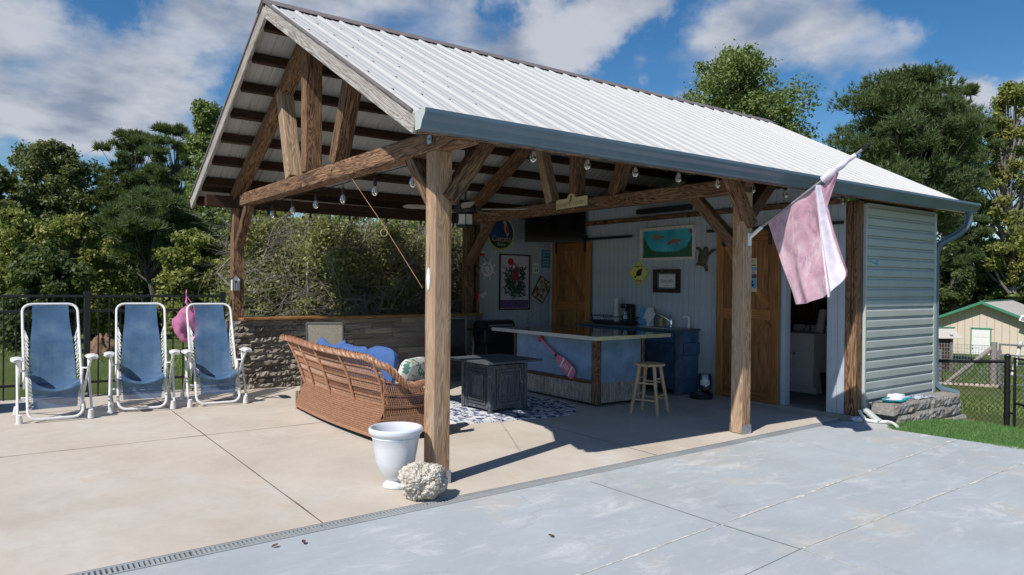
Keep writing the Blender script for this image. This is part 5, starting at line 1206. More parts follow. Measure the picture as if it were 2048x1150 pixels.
MB().cbox((0,-.03,0),(.12,.11,.012),.003).build('plate',Mt['whitep'],t); MB().cbox((0,.07,0),(.12,.045,.012),.003).build('upper_plate',Mt['whitep'],t)
for x in(-.022,.022): MB().cbox((x,-.03,.008),(.016,.06,.008),.002).build('toggle',Mt['ink'],t)
t=thing('rusted_tin_panel','rusty chipped square metal panel hung tilted under the teal sign','ornament',M=face((5.31,WY-.012,1.365),'y')@Matrix.Rotation(R_(-31),4,'Z'))
MB().cbox((0,0,0),(.29,.39,.008),.003).build('panel',Mt['rust'],t)
for a in((-.148,-.138,-.198,.198),(.138,.148,-.198,.198),(-.138,.138,.188,.198),(-.138,.138,-.198,-.188)): MB().bb(*a,-.006,.014).build('rolled_edge',Mt['darkwood'],t)
# bird whirligig on the corner post
t=thing('bird_whirligig','little red and white bird whirligig on a wire by the back corner post','ornament',M=face((3.84,5.20,1.27),'y'))
MB().tube([(.02,.06,0),(-.0,.0,0),(-.03,-.16,0)],[.016,.018,.006],6).build('body',Mt['red'],t,smooth=True); mb=MB(); mb.prism([(.02,.0),(.13,.06),(.16,.03),(.10,-.02)],-.003,.003); mb.prism([(.02,-.01),(.11,-.0),(.12,-.03),(.07,-.05)],-.003,.003); mb.build('wing',Mt['cloth'],t); MB().tube([(-.12,.03,0),(.0,.02,0)],.002,4).build('wire',Mt['steel'],t)
# television
c=Vector((5.06,4.76,2.47)); 
m=Matrix.Rotation(R_(-36),4,'Z'); f=Matrix.Translation(c)@m@face((0,0,0),'y')
t=thing('television','large black flat television mounted high in the back corner','television',M=f)
MB().cbox((0,0,0),(1.02,.62,.045),.006).build('case',Mt['dark'],t); MB().bb(-.495,.495,-.295,.295,.023,.025).build('screen',Mt['tv'],t)
MB().bb(-.2,.2,-.2,.2,-.06,-.02).build('mount_plate',Mt['black'],t); MB().tube([(0,0,-.05),(.05,0,-.5)],.03,6).build('mount_arm',Mt['black'],t)
# manatee painting
t=thing('manatee_painting','large teal painting of two manatees in a chipped white window frame','painting',M=face((WX,2.690,2.074),'x'))
w_,h_=.525,.245
for a in((-w_,-w_+.045,-h_,h_),(w_-.045,w_,-h_,h_),(-w_+.045,w_-.045,-h_,-h_+.04),(-w_+.045,w_-.045,h_-.045,h_)): MB().bb(*a,0,.04).build('frame_bar',paint('chipped_white_paint',(.62,.58,.54),r=.6,var=.2,vs=20) if 'chipw' not in Mt else Mt['chipw'],t)
MB().bb(-w_+.045,w_-.045,-h_+.04,h_-.045,0,.012).build('painted_panel',Mt['sea'],t)
flat('manatee_figure',[(-.27,.14),(-.25,.155),(-.20,.14),(-.13,.12),(-.07,.115),(-.045,.10),(-.06,.085),(-.12,.09),(-.17,.065),(-.21,.055),(-.25,.075),(-.27,.06),(-.27,.10)],'manatee',t,.012)
flat('manatee_figure',[(-.01,.0),(.03,.035),(.10,.065),(.18,.055),(.26,.05),(.28,.035),(.25,.02),(.19,.02),(.22,-.05),(.20,-.06),(.15,.0),(.08,.0),(.03,-.025),(.0,-.015)],'manatee',t,.012)
flat('turtle_figure',[(.40,.19),(.44,.185),(.475,.16),(.46,.13),(.43,.12),(.41,.15)],'crim2',t,.012)
MB().tube([(-.40,.24,.004),(-.38,.42,.004)],.0025,4).build('hanging_wire',Mt['steel'],t)
t=thing('yellow_crossing_sign','yellow diamond shaped manatee zone sign','sign',M=face((WX,3.266,1.639),'x')@Matrix.Rotation(R_(0),4,'Z'))
dm=lambda s,q=1:[(0,-s*q),(s,0),(0,s*q),(-s,0)]
MB().prism(dm(.225,.93),0,.006).build('plate',Mt['yellow'],t,bevel=.002)
mb=MB(); P4=[Vector((x,y,.0065)) for x,y in dm(.205,.93)]; 
mb.tube(P4,.003,4,closed=True); mb.build('border',Mt['ink'],t)
flat('manatee_figure',[(-.08,-.075),(-.055,-.07),(-.045,-.04),(-.0,-.045),(.03,-.03),(.025,-.045),(.045,-.03),(.06,.0),(.07,.04),(.075,.07),(.055,.075),(.02,.06),(-.02,.045),(-.045,.01),(-.055,-.03),(-.085,-.055)],'ink',t,.0065)
text_part('MANATEE',.034,Mt['ink'],t,(0,.105,.009),ext=.0012); text_part('ZONE',.042,Mt['ink'],t,(0,-.115,.009),ext=.0012)
t=thing('framed_script_print','small script print in a thick dark frame below the manatee painting','picture',M=face((WX,2.690,1.523),'x'))
w_,h_=.25,.17
for a in((-w_,-w_+.06,-h_,h_),(w_-.06,w_,-h_,h_),(-w_+.06,w_-.06,-h_,-h_+.05),(-w_+.06,w_-.06,h_-.05,h_)): MB().cbox(((a[0]+a[1])/2,(a[2]+a[3])/2,.025),(a[1]-a[0],a[3]-a[2],.05),.006).build('frame_bar',Mt['darkwood'],t)
MB().bb(-.19,.19,-.12,.12,0,.01).build('mat_board',paint('slate_mat_board',(.12,.17,.22),r=.6),t); MB().bb(-.155,.155,-.095,.095,.01,.012).build('print_sheet',Mt['cloth'],t)
text_part('Beautiful',.07,Mt['purple'],t,(0,.0,.0125),shear=.3); text_part('life is',.028,Mt['purple'],t,(0,.065,.0125))
mb=MB(); mb.tube([(-.09,-.06,.0125),(-.03,-.072,.0125),(.03,-.06,.0125),(.09,-.07,.0125)],.003,4); mb.tube([(0,-.045,.0125),(.02,-.085,.0125)],.003,4); mb.build('flourish',Mt['purple'],t)
mb=MB(); 
for k in range(5): a=k*1.25; mb.prism([(-.06+.006*math.cos(a),.165),(-.06+.04*math.cos(a),.165+.035*math.sin(a)),(-.06+.028*math.cos(a+.4),.165+.03*math.sin(a+.4))],.05,.056)
mb.build('starfish',paint('orange_brown_star',(.25,.09,.04),r=.7),t)
t=thing('sea_turtle_ornament','bronze green sea turtle wall ornament right of the manatee painting','ornament',M=face((WX-.01,2.027,1.842),'x')@Matrix.Rotation(R_(-14),4,'Z'))
MB().blob((0,0,.02),(.082,.115,.035),16,10).build('shell',Mt['turtle'],t,smooth='all')
mb=MB(); mb.blob((.012,.125,.02),(.035,.045,.02),10,8); mb.build('head',Mt['turtle'],t,smooth='all')
for nm,p in {'front_flipper':[(-.05,.08),(-.11,.14),(-.155,.12),(-.15,.10),(-.10,.085),(-.065,.04)],'front_flipper_':[(.05,.08),(.12,.16),(.17,.17),(.175,.14),(.14,.12),(.07,.04)],'rear_flipper':[(-.05,-.06),(-.09,-.09),(-.10,-.13),(-.06,-.12),(-.03,-.09)],'rear_flipper_':[(.04,-.07),(.10,-.09),(.12,-.16),(.09,-.17),(.03,-.10)]}.items(): MB().prism(p,.005,.02).build(nm.rstrip('_'),Mt['turtle'],t,bevel=.004)
# heater bar above
t=thing('infrared_heater','long black infrared heater bar hung above the manatee painting','heater',M=face((WX-.12,2.680,2.563),'x')); MB().cbox((0,0,0),(1.02,.075,.10),.012).build('housing',Mt['black'],t)
for x in(-.42,.42): MB().tube([(x,.03,0),(x,.14,-.05)],.005,5).build('hanger',Mt['steel'],t)
MB().bb(-.46,.46,-.042,-.0375,-.03,.03).build('heating_panel',Mt['dark'],t)
# tin sign on door 2
t=thing('tin_sign','narrow multicoloured tin sign with a seated figure print on the open pine barn door','sign',M=face((XW-.082,1.195,1.603),'x'))
MB().cbox((0,0,0),(.155,.44,.004),.002).build('plate',Mt['cream'],t)
for nm,a,m_ in(('print_band',(-.075,.075,.06,.10),'poolblue'),('print_band',(-.075,.075,.02,.05),'cloth'),('print_band',(-.075,.075,-.045,.012),'purple'),('print_band',(-.075,.075,-.17,-.052),'poolblue')): MB().bb(a[0],a[1],a[2],a[3],.002,.0035).build(nm,Mt[m_],t)
text_part('TO',.045,Mt['ink'],t,(.0,.17,.0036)); 
mb=MB(); mb.box((0,.125,.003),(.12,.012,.003)); mb.box((0,.035,.005),(.10,.009,.003)); mb.box((0,-.03,.005),(.11,.012,.003)); mb.build('lettering',Mt['ink'],t)
flat('figure_print',[(-.03,-.15),(.02,-.155),(.045,-.12),(.01,-.11),(.03,-.08),(.0,-.065),(-.02,-.09),(-.04,-.12)],'ink',t,.0037)
# vanity inside the room
t=thing('bathroom_vanity','white two door bathroom vanity with a sink inside the dark room','vanity',(6.82,1.16,ZF))
X_=.0; xf=-.20
MB().bb(xf,.34,-.12,.50,.10,.80).build('cabinet',Mt['white'],t); MB().bb(xf+.06,.34,-.12,.50,0,.10).build('toe_kick',Mt['white'],t)
for y in(.035,.345):
    mb=MB(); mb.cbox((xf-.01,y,.38),(.02,.295,.50),.003); mb.build('cabinet_door',Mt['white'],t)
    mb=MB(); 
    for e in((y-.135,y-.095,.15,.61),(y+.095,y+.135,.15,.61),(y-.095,y+.095,.15,.20),(y-.095,y+.095,.56,.61)): mb.bb(xf-.027,xf-.02,*e)
    mb.build('door_moulding',Mt['white'],t); MB().blob((xf-.04,.155 if y<.3 else .225,.55),(.014,.014,.014),8,6).build('knob',Mt['ink'],t,smooth='all')
MB().cbox((.07,.19,.82),(.58,.66,.035),.008).build('vanity_top',Mt['white'],t); MB().bb(.32,.34,-.14,.52,.835,.93).build('backsplash',Mt['white'],t)
mb=MB(); mb.tube([(.22,.19,.835),(.22,.19,.93),(.12,.19,.95),(.10,.19,.92)],.011,8); mb.build('tap',Mt['chrome'],t,smooth=True)
for y in(.09,.29): MB().tube([(.22,y,.835),(.22,y,.88)],.014,8).build('tap_handle',Mt['chrome'],t,smooth=True)
o=MB().tube([(6.78,1.06,.83),(6.93,1.09,1.12)],.055,16).build('towel_roll',Mt['cloth'],smooth=True); tag(o,'white paper roll leaning on the vanity sink edge','paper roll')
t=thing('waste_basket','dark woven waste basket beside the vanity','basket',(6.80,.90,ZF)); mb=MB()
mb.lathe([(.10,0),(.125,.28),(.13,.29),(.12,.29),(.095,.01),(0,.01)],n=20); mb.build('basket_body',Mt['darkwood'],t,smooth=True); MB().tube([(.127*math.cos(a*PI/10),.127*math.sin(a*PI/10),.285) for a in range(20)],.009,6,closed=True).build('rim',Mt['darkwood'],t,smooth=True)
# ================================================================= HANGING FROM THE TRUSSES
t=thing('ceiling_fan','dark ceiling fan with pale blades and a lantern light behind the front post','ceiling fan',(1.86,2.52,0))
zb_=2.30
MB().tube([(0,0,zb_+.05),(0,0,zt(2.52)-.14)],.014,8).build('down_rod',Mt['black'],t,smooth=True)
MB().lathe([(0,.10),(.05,.09),(.12,.06),(.13,.0),(.11,-.03),(0,-.035)],(0,0,zb_),24).build('motor_housing',Mt['black'],t,smooth=True)
Mt['blade']=paint('pale_fan_blade',(.30,.26,.22),r=.5,var=.15)
for k in range(5):
    a=R_(-48)+k*2*PI/5; R=Matrix.Rotation(a,3,'Z')@Matrix.Rotation(R_(11),3,'X'); mb=MB(); out=[]
    pl=[(.20,-.045),(.35,-.062),(.60,-.072),(.70,-.06),(.735,-.02),(.735,.02),(.70,.06),(.60,.072),(.35,.062),(.20,.045)]
    vs=[R@Vector((x,y,z))+Vector((0,0,zb_+.01)) for z in(-.004,.004) for x,y in pl]; n=len(pl); mb.add(vs,[tuple(range(n-1,-1,-1)),tuple(range(n,2*n))]+[(i,(i+1)%n,n+(i+1)%n,n+i) for i in range(n)]); mb.build('blade',Mt['blade'],t)
    mb=MB(); mb.box(R@Vector((.16,0,-.008))+Vector((0,0,zb_+.01)),(.14,.035,.006),R); mb.build('blade_bracket',Mt['black'],t)
mb=MB(); mb.lathe([(.02,0),(.105,-.005),(.11,-.02),(.02,-.02)],(0,0,zb_-.03),6); mb.lathe([(0,0),(.115,0),(.12,-.02),(.03,-.035),(0,-.035)],(0,0,zb_-.17),6)
for k in range(6): a=k*PI/3; mb.tube([(.105*math.cos(a),.105*math.sin(a),zb_-.04),(.115*math.cos(a),.115*math.sin(a),zb_-.18)],.006,4)
mb.build('lantern_frame',Mt['black'],t); MB().lathe([(.085,0),(.092,-.12)],(0,0,zb_-.05),6).build('lantern_glass',Mt['frost'],t)
# string lights
Mt['cord']=Mt['ink']
def string_lights(label,anch,bulbs,drop=.03,blen=.0):
    t=thing('string_lights',label,'string lights',(0,0,0),0,'black string lights under the roof'); pts=[]
    for a,b in zip(anch[:-1],anch[1:]):
        a=Vector(a);b=Vector(b); m=8
        for i in range(m): f=i/m; p=a.lerp(b,f); p.z-=4*f*(1-f)*(b-a).length*drop; pts.append(p)
    pts.append(Vector(anch[-1])); MB().tube(pts,.0045,5).build('cord',Mt['ink'],t)
    # arclength positions
    L=[0]; 
    for p,q in zip(pts[:-1],pts[1:]): L.append(L[-1]+(q-p).length)
    bm=None
    for k in range(bulbs):
        s=L[-1]*(k+.5)/bulbs; i=max(j for j in range(len(L)) if L[j]<=s); i=min(i,len(pts)-2); p=pts[i].lerp(pts[i+1],(s-L[i])/(L[i+1]-L[i]))
        if bm is None:
            bm=(MB().tube([(0,0,0),(0,0,-.045)],.004,5).lathe([(0,-.035),(.012,-.04),(.017,-.055),(.017,-.095),(.014,-.10),(0,-.10)],n=12).mesh('socket',Mt['ink'],True),
                MB().lathe([(.012,-.10),(.016,-.112),(.027,-.135),(.030,-.155),(.026,-.175),(.014,-.188),(0,-.192)],n=14).mesh('bulb',Mt['glass'],True),
                MB().tube([(0,0,-.10),(0,.004,-.15),(.004,0,-.165),(-.004,0,-.15),(0,0,-.10)],.0022,4).mesh('filament',Mt['orange']))
        o=bpy.data.objects.new('socket',bm[0]); COL.objects.link(o); o.parent=t; o.location=p
        b=bpy.data.objects.new('bulb',bm[1]); COL.objects.link(b); b.parent=o
        c=bpy.data.objects.new('filament',bm[2]); COL.objects.link(c); c.parent=o
    return t
string_lights('string lights looped under the front gable tie beam',[(.14,.25,2.42),(.14,1.5,2.41),(.14,2.9,2.41),(.14,4.2,2.41),(.14,5.1,2.40)],7,.012)
string_lights('string lights along the rear eave beam above the stone wall',[(.15,5.15,2.47),(1.3,5.15,2.46),(2.4,5.15,2.46),(3.6,5.15,2.46)],6,.02)
string_lights('string lights along the front eave beam under the gutter',[(.6,.0,2.62),(1.6,-.01,2.61),(2.8,-.01,2.61),(3.6,-.01,2.60),(4.7,-.02,2.60),(5.7,-.02,2.60)],9,.012)
# ring toss line
t=thing('ring_toss_line','thin ring toss string slanting from the tie beam to a hook on the front post','string',(0,0,0))
MB().tube([(.0,1.46,2.37),(-.0,.80,1.90),(-.01,.16,1.42)],.0022,4).build('line',paint('tan_twine',(.36,.22,.13),r=.9),t); MB().tube([(.02,1.44,2.42),(.0,1.46,2.37),(.0,1.55,2.36)],.006,5).build('hook',Mt['black'],t); MB().tube([(-.01+.03*math.cos(a),.80+.0,1.86+.03*math.sin(a)) for a in [i*PI/6 for i in range(12)]],.0025,4,closed=True).build('ring',Mt['cream'],t)
o=MB().grid(lambda u,v:(-.006-.012*math.cos((v-.5)*PI)*math.sin(u*PI),.085+(v-.5)*.05*math.sin(u*PI)**.5,1.40+.17*u),14,6).grid(lambda u,v:(-.001,.085+(v-.5)*.05*math.sin(u*PI)**.5,1.40+.17*u),14,6).build('surfboard_ornament',Mt['white'],smooth='all'); tag(o,'small white surfboard ornament on the front corner post','ornament')
t=thing('wooden_wind_ornament','whitish weathered wood ornament hanging on the right side of the front post','ornament',(.165,.07,1.78)); 
for z0,z1,w in((.0,.13,.016),(.14,.25,.013)): MB().cbox((.0,0,(z0+z1)/2),(.012,w*2,z1-z0),.004).build('wood_piece',Mt['cloth'],t)
MB().tube([(0,0,.25),(0,0,.29)],.003,4).build('cord',Mt['ink'],t)
# carved sign on the second tie beam
t=thing('carved_name_sign','cream wooden sign reading MANATEE LOVER on the second tie beam','sign',M=face((3.60-.006,2.65,2.527),'x')@Matrix.Rotation(R_(1.5),4,'Z'))
pl=[(-.305,-.062),(.305,-.062),(.305,.062),(.075,.064),(.065,.095),(.03,.118),(-.03,.118),(-.065,.095),(-.075,.064),(-.305,.062)]
MB().prism(pl,0,.018).build('board',Mt['cream'],t,bevel=.003); text_part('MANATEE LOVER!!',.068,Mt['ink'] if False else Mt['carved'] if 'carved' in Mt else Mt.setdefault('carved',paint('carved_brown',(.16,.12,.04),r=.7)),t,(0,-.015,.0185),sx=.98)
flat('manatee_figure',[(-.03,.0),(.0,.02),(.02,.06),(.03,.09),(.0,.095),(-.02,.06),(-.035,.02)],'carved',t,.018)
for x in(-.28,.28): MB().tube([(x,-.04,.018),(x,-.04,.021)],.006,6).build('nail',Mt['ink'],t)
# ================================================================= FLAG
P0=Vector((3.685,.0,1.965)); P1=Vector((3.69,-1.215,2.715)); fd=(P1-P0).normalized()
t=thing('flag_pole','slanted flag pole in a white bracket on the middle post with a black finial','flag pole',(0,0,0))
MB().tube([P0+fd*.08,P1],.0125,10).build('pole',paint('grey_pole',(.25,.25,.28),r=.4),t,smooth=True)
mb=MB(); mb.cbox(P0+Vector((0,-.004,-.03)),(.055,.012,.13),.003); mb.tube([P0+Vector((0,-.01,-.01)),P0+fd*.17],.019,10); mb.build('bracket',Mt['white'],t)
MB().tube([P1-fd*.06,P1-fd*.01,P1+fd*.02],[.016,.02,.012],10).build('finial',Mt['black'],t,smooth=True)
# cloth: rows from pole (v=0) to free hem (v=1), y/z outline with folds across x
top=[(-.205,2.09),(-.42,2.225),(-.60,2.335),(-.72,2.40),(-.80,2.405)]
bot=[(-.51,1.285),(-.66,1.30),(-.82,1.38),(-.95,1.50),(-1.025,1.60)]
def lp(P,u):
    q=u*(len(P)-1); i=min(int(q),len(P)-2); f=q-i; return Vector((0,P[i][0]*(1-f)+P[i+1][0]*f,P[i][1]*(1-f)+P[i+1][1]*f))
def clothf(off):
    def fn(u,v):
        a=lp(top,u);b=lp(bot,u); p=a.lerp(b,v); 
        fold=.055*math.sin(u*13+v*1.6)*min(1,.25+v*1.2)*(.35+.65*u)+.03*math.sin(u*27-v*3)*v*(.3+u)+.025*mnoise.noise(Vector((u*4,v*3,1)))
        if u>.78: p.y+= .05*math.sin((v)*PI)*(u-.78)/.22
        return (3.70+fold+off,p.y,p.z)
    return fn
mb=MB(); mb.grid(clothf(0),70,50); o=mb.build('flag',Mt['flag'],smooth='all'); tag(o,'faded pink flag with purple and white streaks hanging in folds from the pole','flag')
Mt['flagb']=paint('pale_flag_reverse',(.70,.64,.73),r=.8,var=.22,vs=9,bump=0)
tp_=[(-.745,2.40),(-.80,2.405)]
def foldf(u,v):
    l=[(-.755,2.385),(-.775,2.15),(-.80,1.90),(-.835,1.62),(-.875,1.36)]; r2=[(-.80,2.40),(-.85,2.15),(-.91,1.93),(-.985,1.74),(-1.05,1.60)]
    a_=lp(l,v); b_=lp(r2,v); p=a_.lerp(b_,u); return (3.615+.035*math.sin(u*PI*2.2+v*2)+.02*v*math.sin(u*9),p.y,p.z-.10*v*v*u*(1-u)*4*.5)
MB().grid(foldf,22,40).build('folded_edge',Mt['flagb'],o,smooth='all')
MB().grid(lambda u,v:(lambda q:(q[0]+.03-.02*v,q[1]-.006,q[2]))(foldf(1-.35*u,v*.96+.03)),8,40).build('folded_hem',Mt['flag'],o,smooth='all')
mb=MB(); a=P0+fd*.93; b=P0+fd*1.30; n=26
def wr(u,v):
    p=a.lerp(b,u); r_=.024*(1-u)**.8+.0145+.004*math.sin(v*2*PI*2+u*18); x=fd.cross(Vector((1,0,0))).normalized(); return p+Vector((1,0,0))*r_*math.cos(v*2*PI)+x*r_*math.sin(v*2*PI)
mb.grid(wr,n,14); w_o=mb.build('wrapped_cloth',Mt['flagb'],o,smooth='all')
mb=MB(); mb.grid(lambda u,v:Vector((3.695+.02*math.sin(v*9),0,0))+lp([(-.80,2.405),(-.86,2.47),(-.93,2.52)],u)*(1-v)+lp([(-.78,2.05),(-.86,2.30),(-.93,2.50)],u)*v,6,10); mb.build('gathered_cloth',Mt['flag'],o,smooth='all')
# dragonfly on the siding
t=thing('dragonfly_ornament','tiny blue dragonfly ornament pinned on the grey siding','ornament',M=face((5.86,FY-.03,1.74),'y'))
MB().tube([(-.16,.03,0),(-.02,.0,0),(.03,-.006,0)],[.002,.006,.009],6).build('body',Mt['teal'],t); mb=MB()
for s in(-1,1): mb.prism([(.01,0),(.05,.035*s),(.075,.02*s),(.07,.008*s)] if s>0 else [(.01,0),(.07,.008*s),(.075,.02*s),(.05,.035*s)],-.002,.002)
mb.build('wing',Mt['poolblue'],t)
# ================================================================= RIGHT SIDE: BLOCKS, TURF, CHAIN LINK, BARN
def rough_block(mb,x0,x1,y0,y1_,z0,z1,seed):
    # split face on -Y and the right end, smooth top
    nu,nv=10,5
    def f(u,v):
        e=(u in(0,1)) or (v in(0,1)); return (x0+(x1-x0)*u,y0+(.012 if e else 0)-(.0 if e else .030*abs(mnoise.noise(Vector((u*5+seed,v*4,seed*2))))+.012*mnoise.noise(Vector((u*14,v*11,seed)))),z0+(z1-z0)*v)
    mb.grid(f,nu,nv); mb.add([(x0,y0+.012,z0),(x0,y1_,z0),(x0,y1_,z1),(x0,y0+.012,z1),(x1,y0+.012,z0),(x1,y1_,z0),(x1,y1_,z1),(x1,y0+.012,z1)],[(0,3,2,1),(4,5,6,7),(3,7,6,2),(0,1,5,4)])
t=thing('block_ledge','low split face concrete block ledge running along the foot of the siding','block wall',(0,0,0))
xs_=[5.72,6.2,6.70,7.12,7.52]
for i,(a,b) in enumerate(zip(xs_[:-1],xs_[1:])):
    mb=MB(); y0=-.50 if i==0 else -.46; z1=.125 if i==0 else .115-.004*i; rough_block(mb,a,b-.006,y0,-.23,z1-.13,z1,i*3+1); mb.build('block',Mt['block'],t)
for i,(a,b) in enumerate(zip([5.80,6.22,6.63,7.05],[6.215,6.62,7.04,7.55])):
    mb=MB(); rough_block(mb,a,b-.006,-.52+.02*i,-.23,-.165,-.012,i*5+2); mb.build('block',Mt['block'],t)
for i,(a,b) in enumerate(zip([6.4,6.85,7.2],[6.84,7.19,7.60])):
    mb=MB(); rough_block(mb,a,b-.006,-.50,-.23,-.32,-.172,i*7+4); mb.build('block',Mt['block'],t)
for i,(a,b) in enumerate(zip([6.7,7.15],[7.14,7.62])):
    mb=MB(); rough_block(mb,a,b-.006,-.49,-.23,-.48,-.327,i*7+5); mb.build('block',Mt['block'],t)
# clay bank under the ledge
mb=MB(); mb.grid(lambda u,v:(5.9+1.9*u,-.50-.30*v+.06*mnoise.noise(Vector((u*6,v*4,0))),-.13-.10*u-.22*v*u-.05*v+.03*mnoise.noise(Vector((u*14,v*7,2)))),30,10); o=mb.build('clay_bank',Mt['clay'],smooth='all',kind='structure')
# things on the ledge
t=thing('swim_goggles','turquoise rimmed swim mask lying on the first block of the ledge','swim mask',(5.98,-.36,.128)); mb=MB()
mb.tube([(.17*math.cos(a*PI/14)-.0,.10*math.sin(a*PI/14),.018) for a in range(28)],.013,6,closed=True); mb.tube([(.17,.0,.022),(.24,-.05,.02),(.31,-.05,.02),(.28,0,.02),(.18,.03,.02)],.012,6); mb.build('rim',Mt['teal'],t,smooth=True)
MB().blob((0,0,.012),(.155,.088,.012),18,6).build('lens',Mt['cloth'],t,smooth='all')
t=thing('rolled_towel','crumpled white and grey towel beside the swim mask','towel',(6.10,-.30,.125)); MB().blob((0.07,0,.03),(.15,.09,.035),20,12,seed=3,amp=.5,fr=3).build('towel_cloth',Mt['cloth'],t,smooth='all')
o=MB().grid(lambda u,v:(6.42+.42*u,-.44+.19*v,.118+.012*abs(mnoise.noise(Vector((u*7,v*5,0))))+.002),16,10).build('folded_cloth',Mt['patcloth'] if 'patcloth' in Mt else Mt.setdefault('patcloth',(lambda n:(n.fin(n.ramp(n.noise(n.co('Object'),22,2,.5,1),[(.52,(.55,.57,.62)),(.56,(.05,.08,.20))]),.9)))(NT('blue_white_pattern_cloth'))),smooth='all'); tag(o,'flat blue and white patterned cloth on the block ledge','cloth')
# flattened elbow and white hose at the corner
t=thing('drain_elbow','grey corrugated downspout elbow lying at the corner of the slab','drain elbow',(0,0,0)); mb=MB()
pts=[(5.62,-.20,.04),(5.61,-.25,.02),(5.59,-.33,-.03),(5.56,-.42,-.065)]; res=[]
for a,b in zip(pts[:-1],pts[1:]):
    for i in range(5): res.append(Vector(a).lerp(Vector(b),i/5))
res.append(Vector(pts[-1])); mb.tube(res,[.045+.006*(i%2) for i in range(len(res))],8,flat=.6); mb.build('elbow_body',Mt['trim'],t)
t=thing('white_hose','short white plastic hose curling over the deck edge below the elbow','hose',(0,0,0)); MB().tube([(5.52,-.19,.04),(5.50,-.23,-.0),(5.49,-.28,-.05),(5.53,-.38,-.062),(5.60,-.47,-.055),(5.56,-.54,-.050),(5.50,-.60,-.052),(5.44,-.66,-.065)],.017,8).build('hose_pipe',Mt['whitep'],t,smooth=True)
o=MB().blob((5.46,-.20,-.055),(.09,.06,.028),18,10,seed=8,amp=.9,fr=3).build('crumpled_rag',Mt['cloth'],smooth='all'); tag(o,'crumpled grey rag on the slab below the corner post','rag')
# artificial turf strip
tp=[(5.30,-.63),(5.55,-.50),(5.95,-.56),(6.35,-.72),(6.55,-.95),(6.55,-1.5),(6.9,-2.1),(7.6,-3.4),(9.2,-7.9),(7.45,-7.9),(5.62,-2.2),(5.43,-1.77),(5.42,-1.2)]
def inp(x,y,P):
    c=False
    for i in range(len(P)):
        (a,b),(d,e)=P[i-1],P[i]
        if (b>y)!=(e>y) and x<(d-a)*(y-b)/(e-b)+a: c=not c
    return c
tf=struct(bpy.data.objects.new('turf_strip',None)); COL.objects.link(tf)
def tzz(x,y): return gz(5.5,y)-.004+.02*max(0,min(1,(x-5.6)/.5))
MB().add([(x,y,tzz(x,y)) for x,y in tp]+[(x,y,tzz(x,y)-.5) for x,y in tp],[tuple(range(len(tp)-1,-1,-1))]+[(i,(i+1)%len(tp),len(tp)+(i+1)%len(tp),len(tp)+i) for i in range(len(tp))]).build('turf_base',Mt['turfb'],tf)
rg_=np.random.default_rng(4); B=[]
while len(B)<42000:
    x=rg_.uniform(5.3,7.6); y=rg_.uniform(-4.2,-.5)
    if inp(x,y,tp): B.append((x,y))
B=np.array(B); n=len(B); ang=rg_.uniform(0,2*PI,n); hh=rg_.uniform(.014,.032,n); zz=np.array([tzz(a,b) for a,b in B]); ww=.0028
V=np.zeros((n,3,3)); V[:,0,0]=B[:,0]-ww*np.cos(ang); V[:,0,1]=B[:,1]-ww*np.sin(ang); V[:,0,2]=zz; V[:,1,0]=B[:,0]+ww*np.cos(ang); V[:,1,1]=B[:,1]+ww*np.sin(ang); V[:,1,2]=zz
V[:,2,0]=B[:,0]+rg_.normal(0,.009,n); V[:,2,1]=B[:,1]+rg_.normal(0,.009,n); V[:,2,2]=zz+hh
npobj('turf_blades',npmesh('turf_blades',V.reshape(-1,3),np.arange(3*n).reshape(-1,3),Mt['turf']),tf,'stuff')
# lawn grass tufts near the fences
def grass(nm,n,reg,h,seed):
    g=np.random.default_rng(seed); P=reg(g,n); n=len(P); z=np.array([tz(a,b) for a,b in P])+.0; a=g.uniform(0,2*PI,n); V=np.zeros((n,3,3)); w=.006*(1+g.random(n))
    dist=np.hypot(P[:,0]-CAMP.x,P[:,1]-CAMP.y); w=w*np.clip(dist/12,1,3); hh=h*(.4+g.random(n))
    V[:,0,:2]=P-np.c_[w*np.cos(a),w*np.sin(a)]; V[:,1,:2]=P+np.c_[w*np.cos(a),w*np.sin(a)]; V[:,0,2]=z-.02; V[:,1,2]=z-.02; V[:,2,:2]=P+g.normal(0,.025,(n,2)); V[:,2,2]=z+hh
    o=npobj(nm,npmesh(nm,V.reshape(-1,3),np.arange(3*n).reshape(-1,3),Mt['grass']),None,'stuff'); o['label']='short lawn grass growing beyond the fences'; o['category']='grass'
def regr(g,n):
    d=9.8+38*g.random(n)**1.6; px=g.uniform(1800,2120,n); q=(px-1024)/1440; X=CAMP.x+(CF.x+CR.x*q)*d; Y=CAMP.y+(CF.y+CR.y*q)*d; m=(X>8.1); return np.c_[X,Y][m]
def regl(g,n):
    d=10.5+18*g.random(n)**1.5; px=g.uniform(-150,900,n); q=(px-1024)/1440; X=CAMP.x+(CF.x+CR.x*q)*d; Y=CAMP.y+(CF.y+CR.y*q)*d; m=(Y>5.75); return np.c_[X,Y][m]
grass('lawn_grass',60000,regr,.035,1); grass('lawn_grass',60000,regl,.04,2)
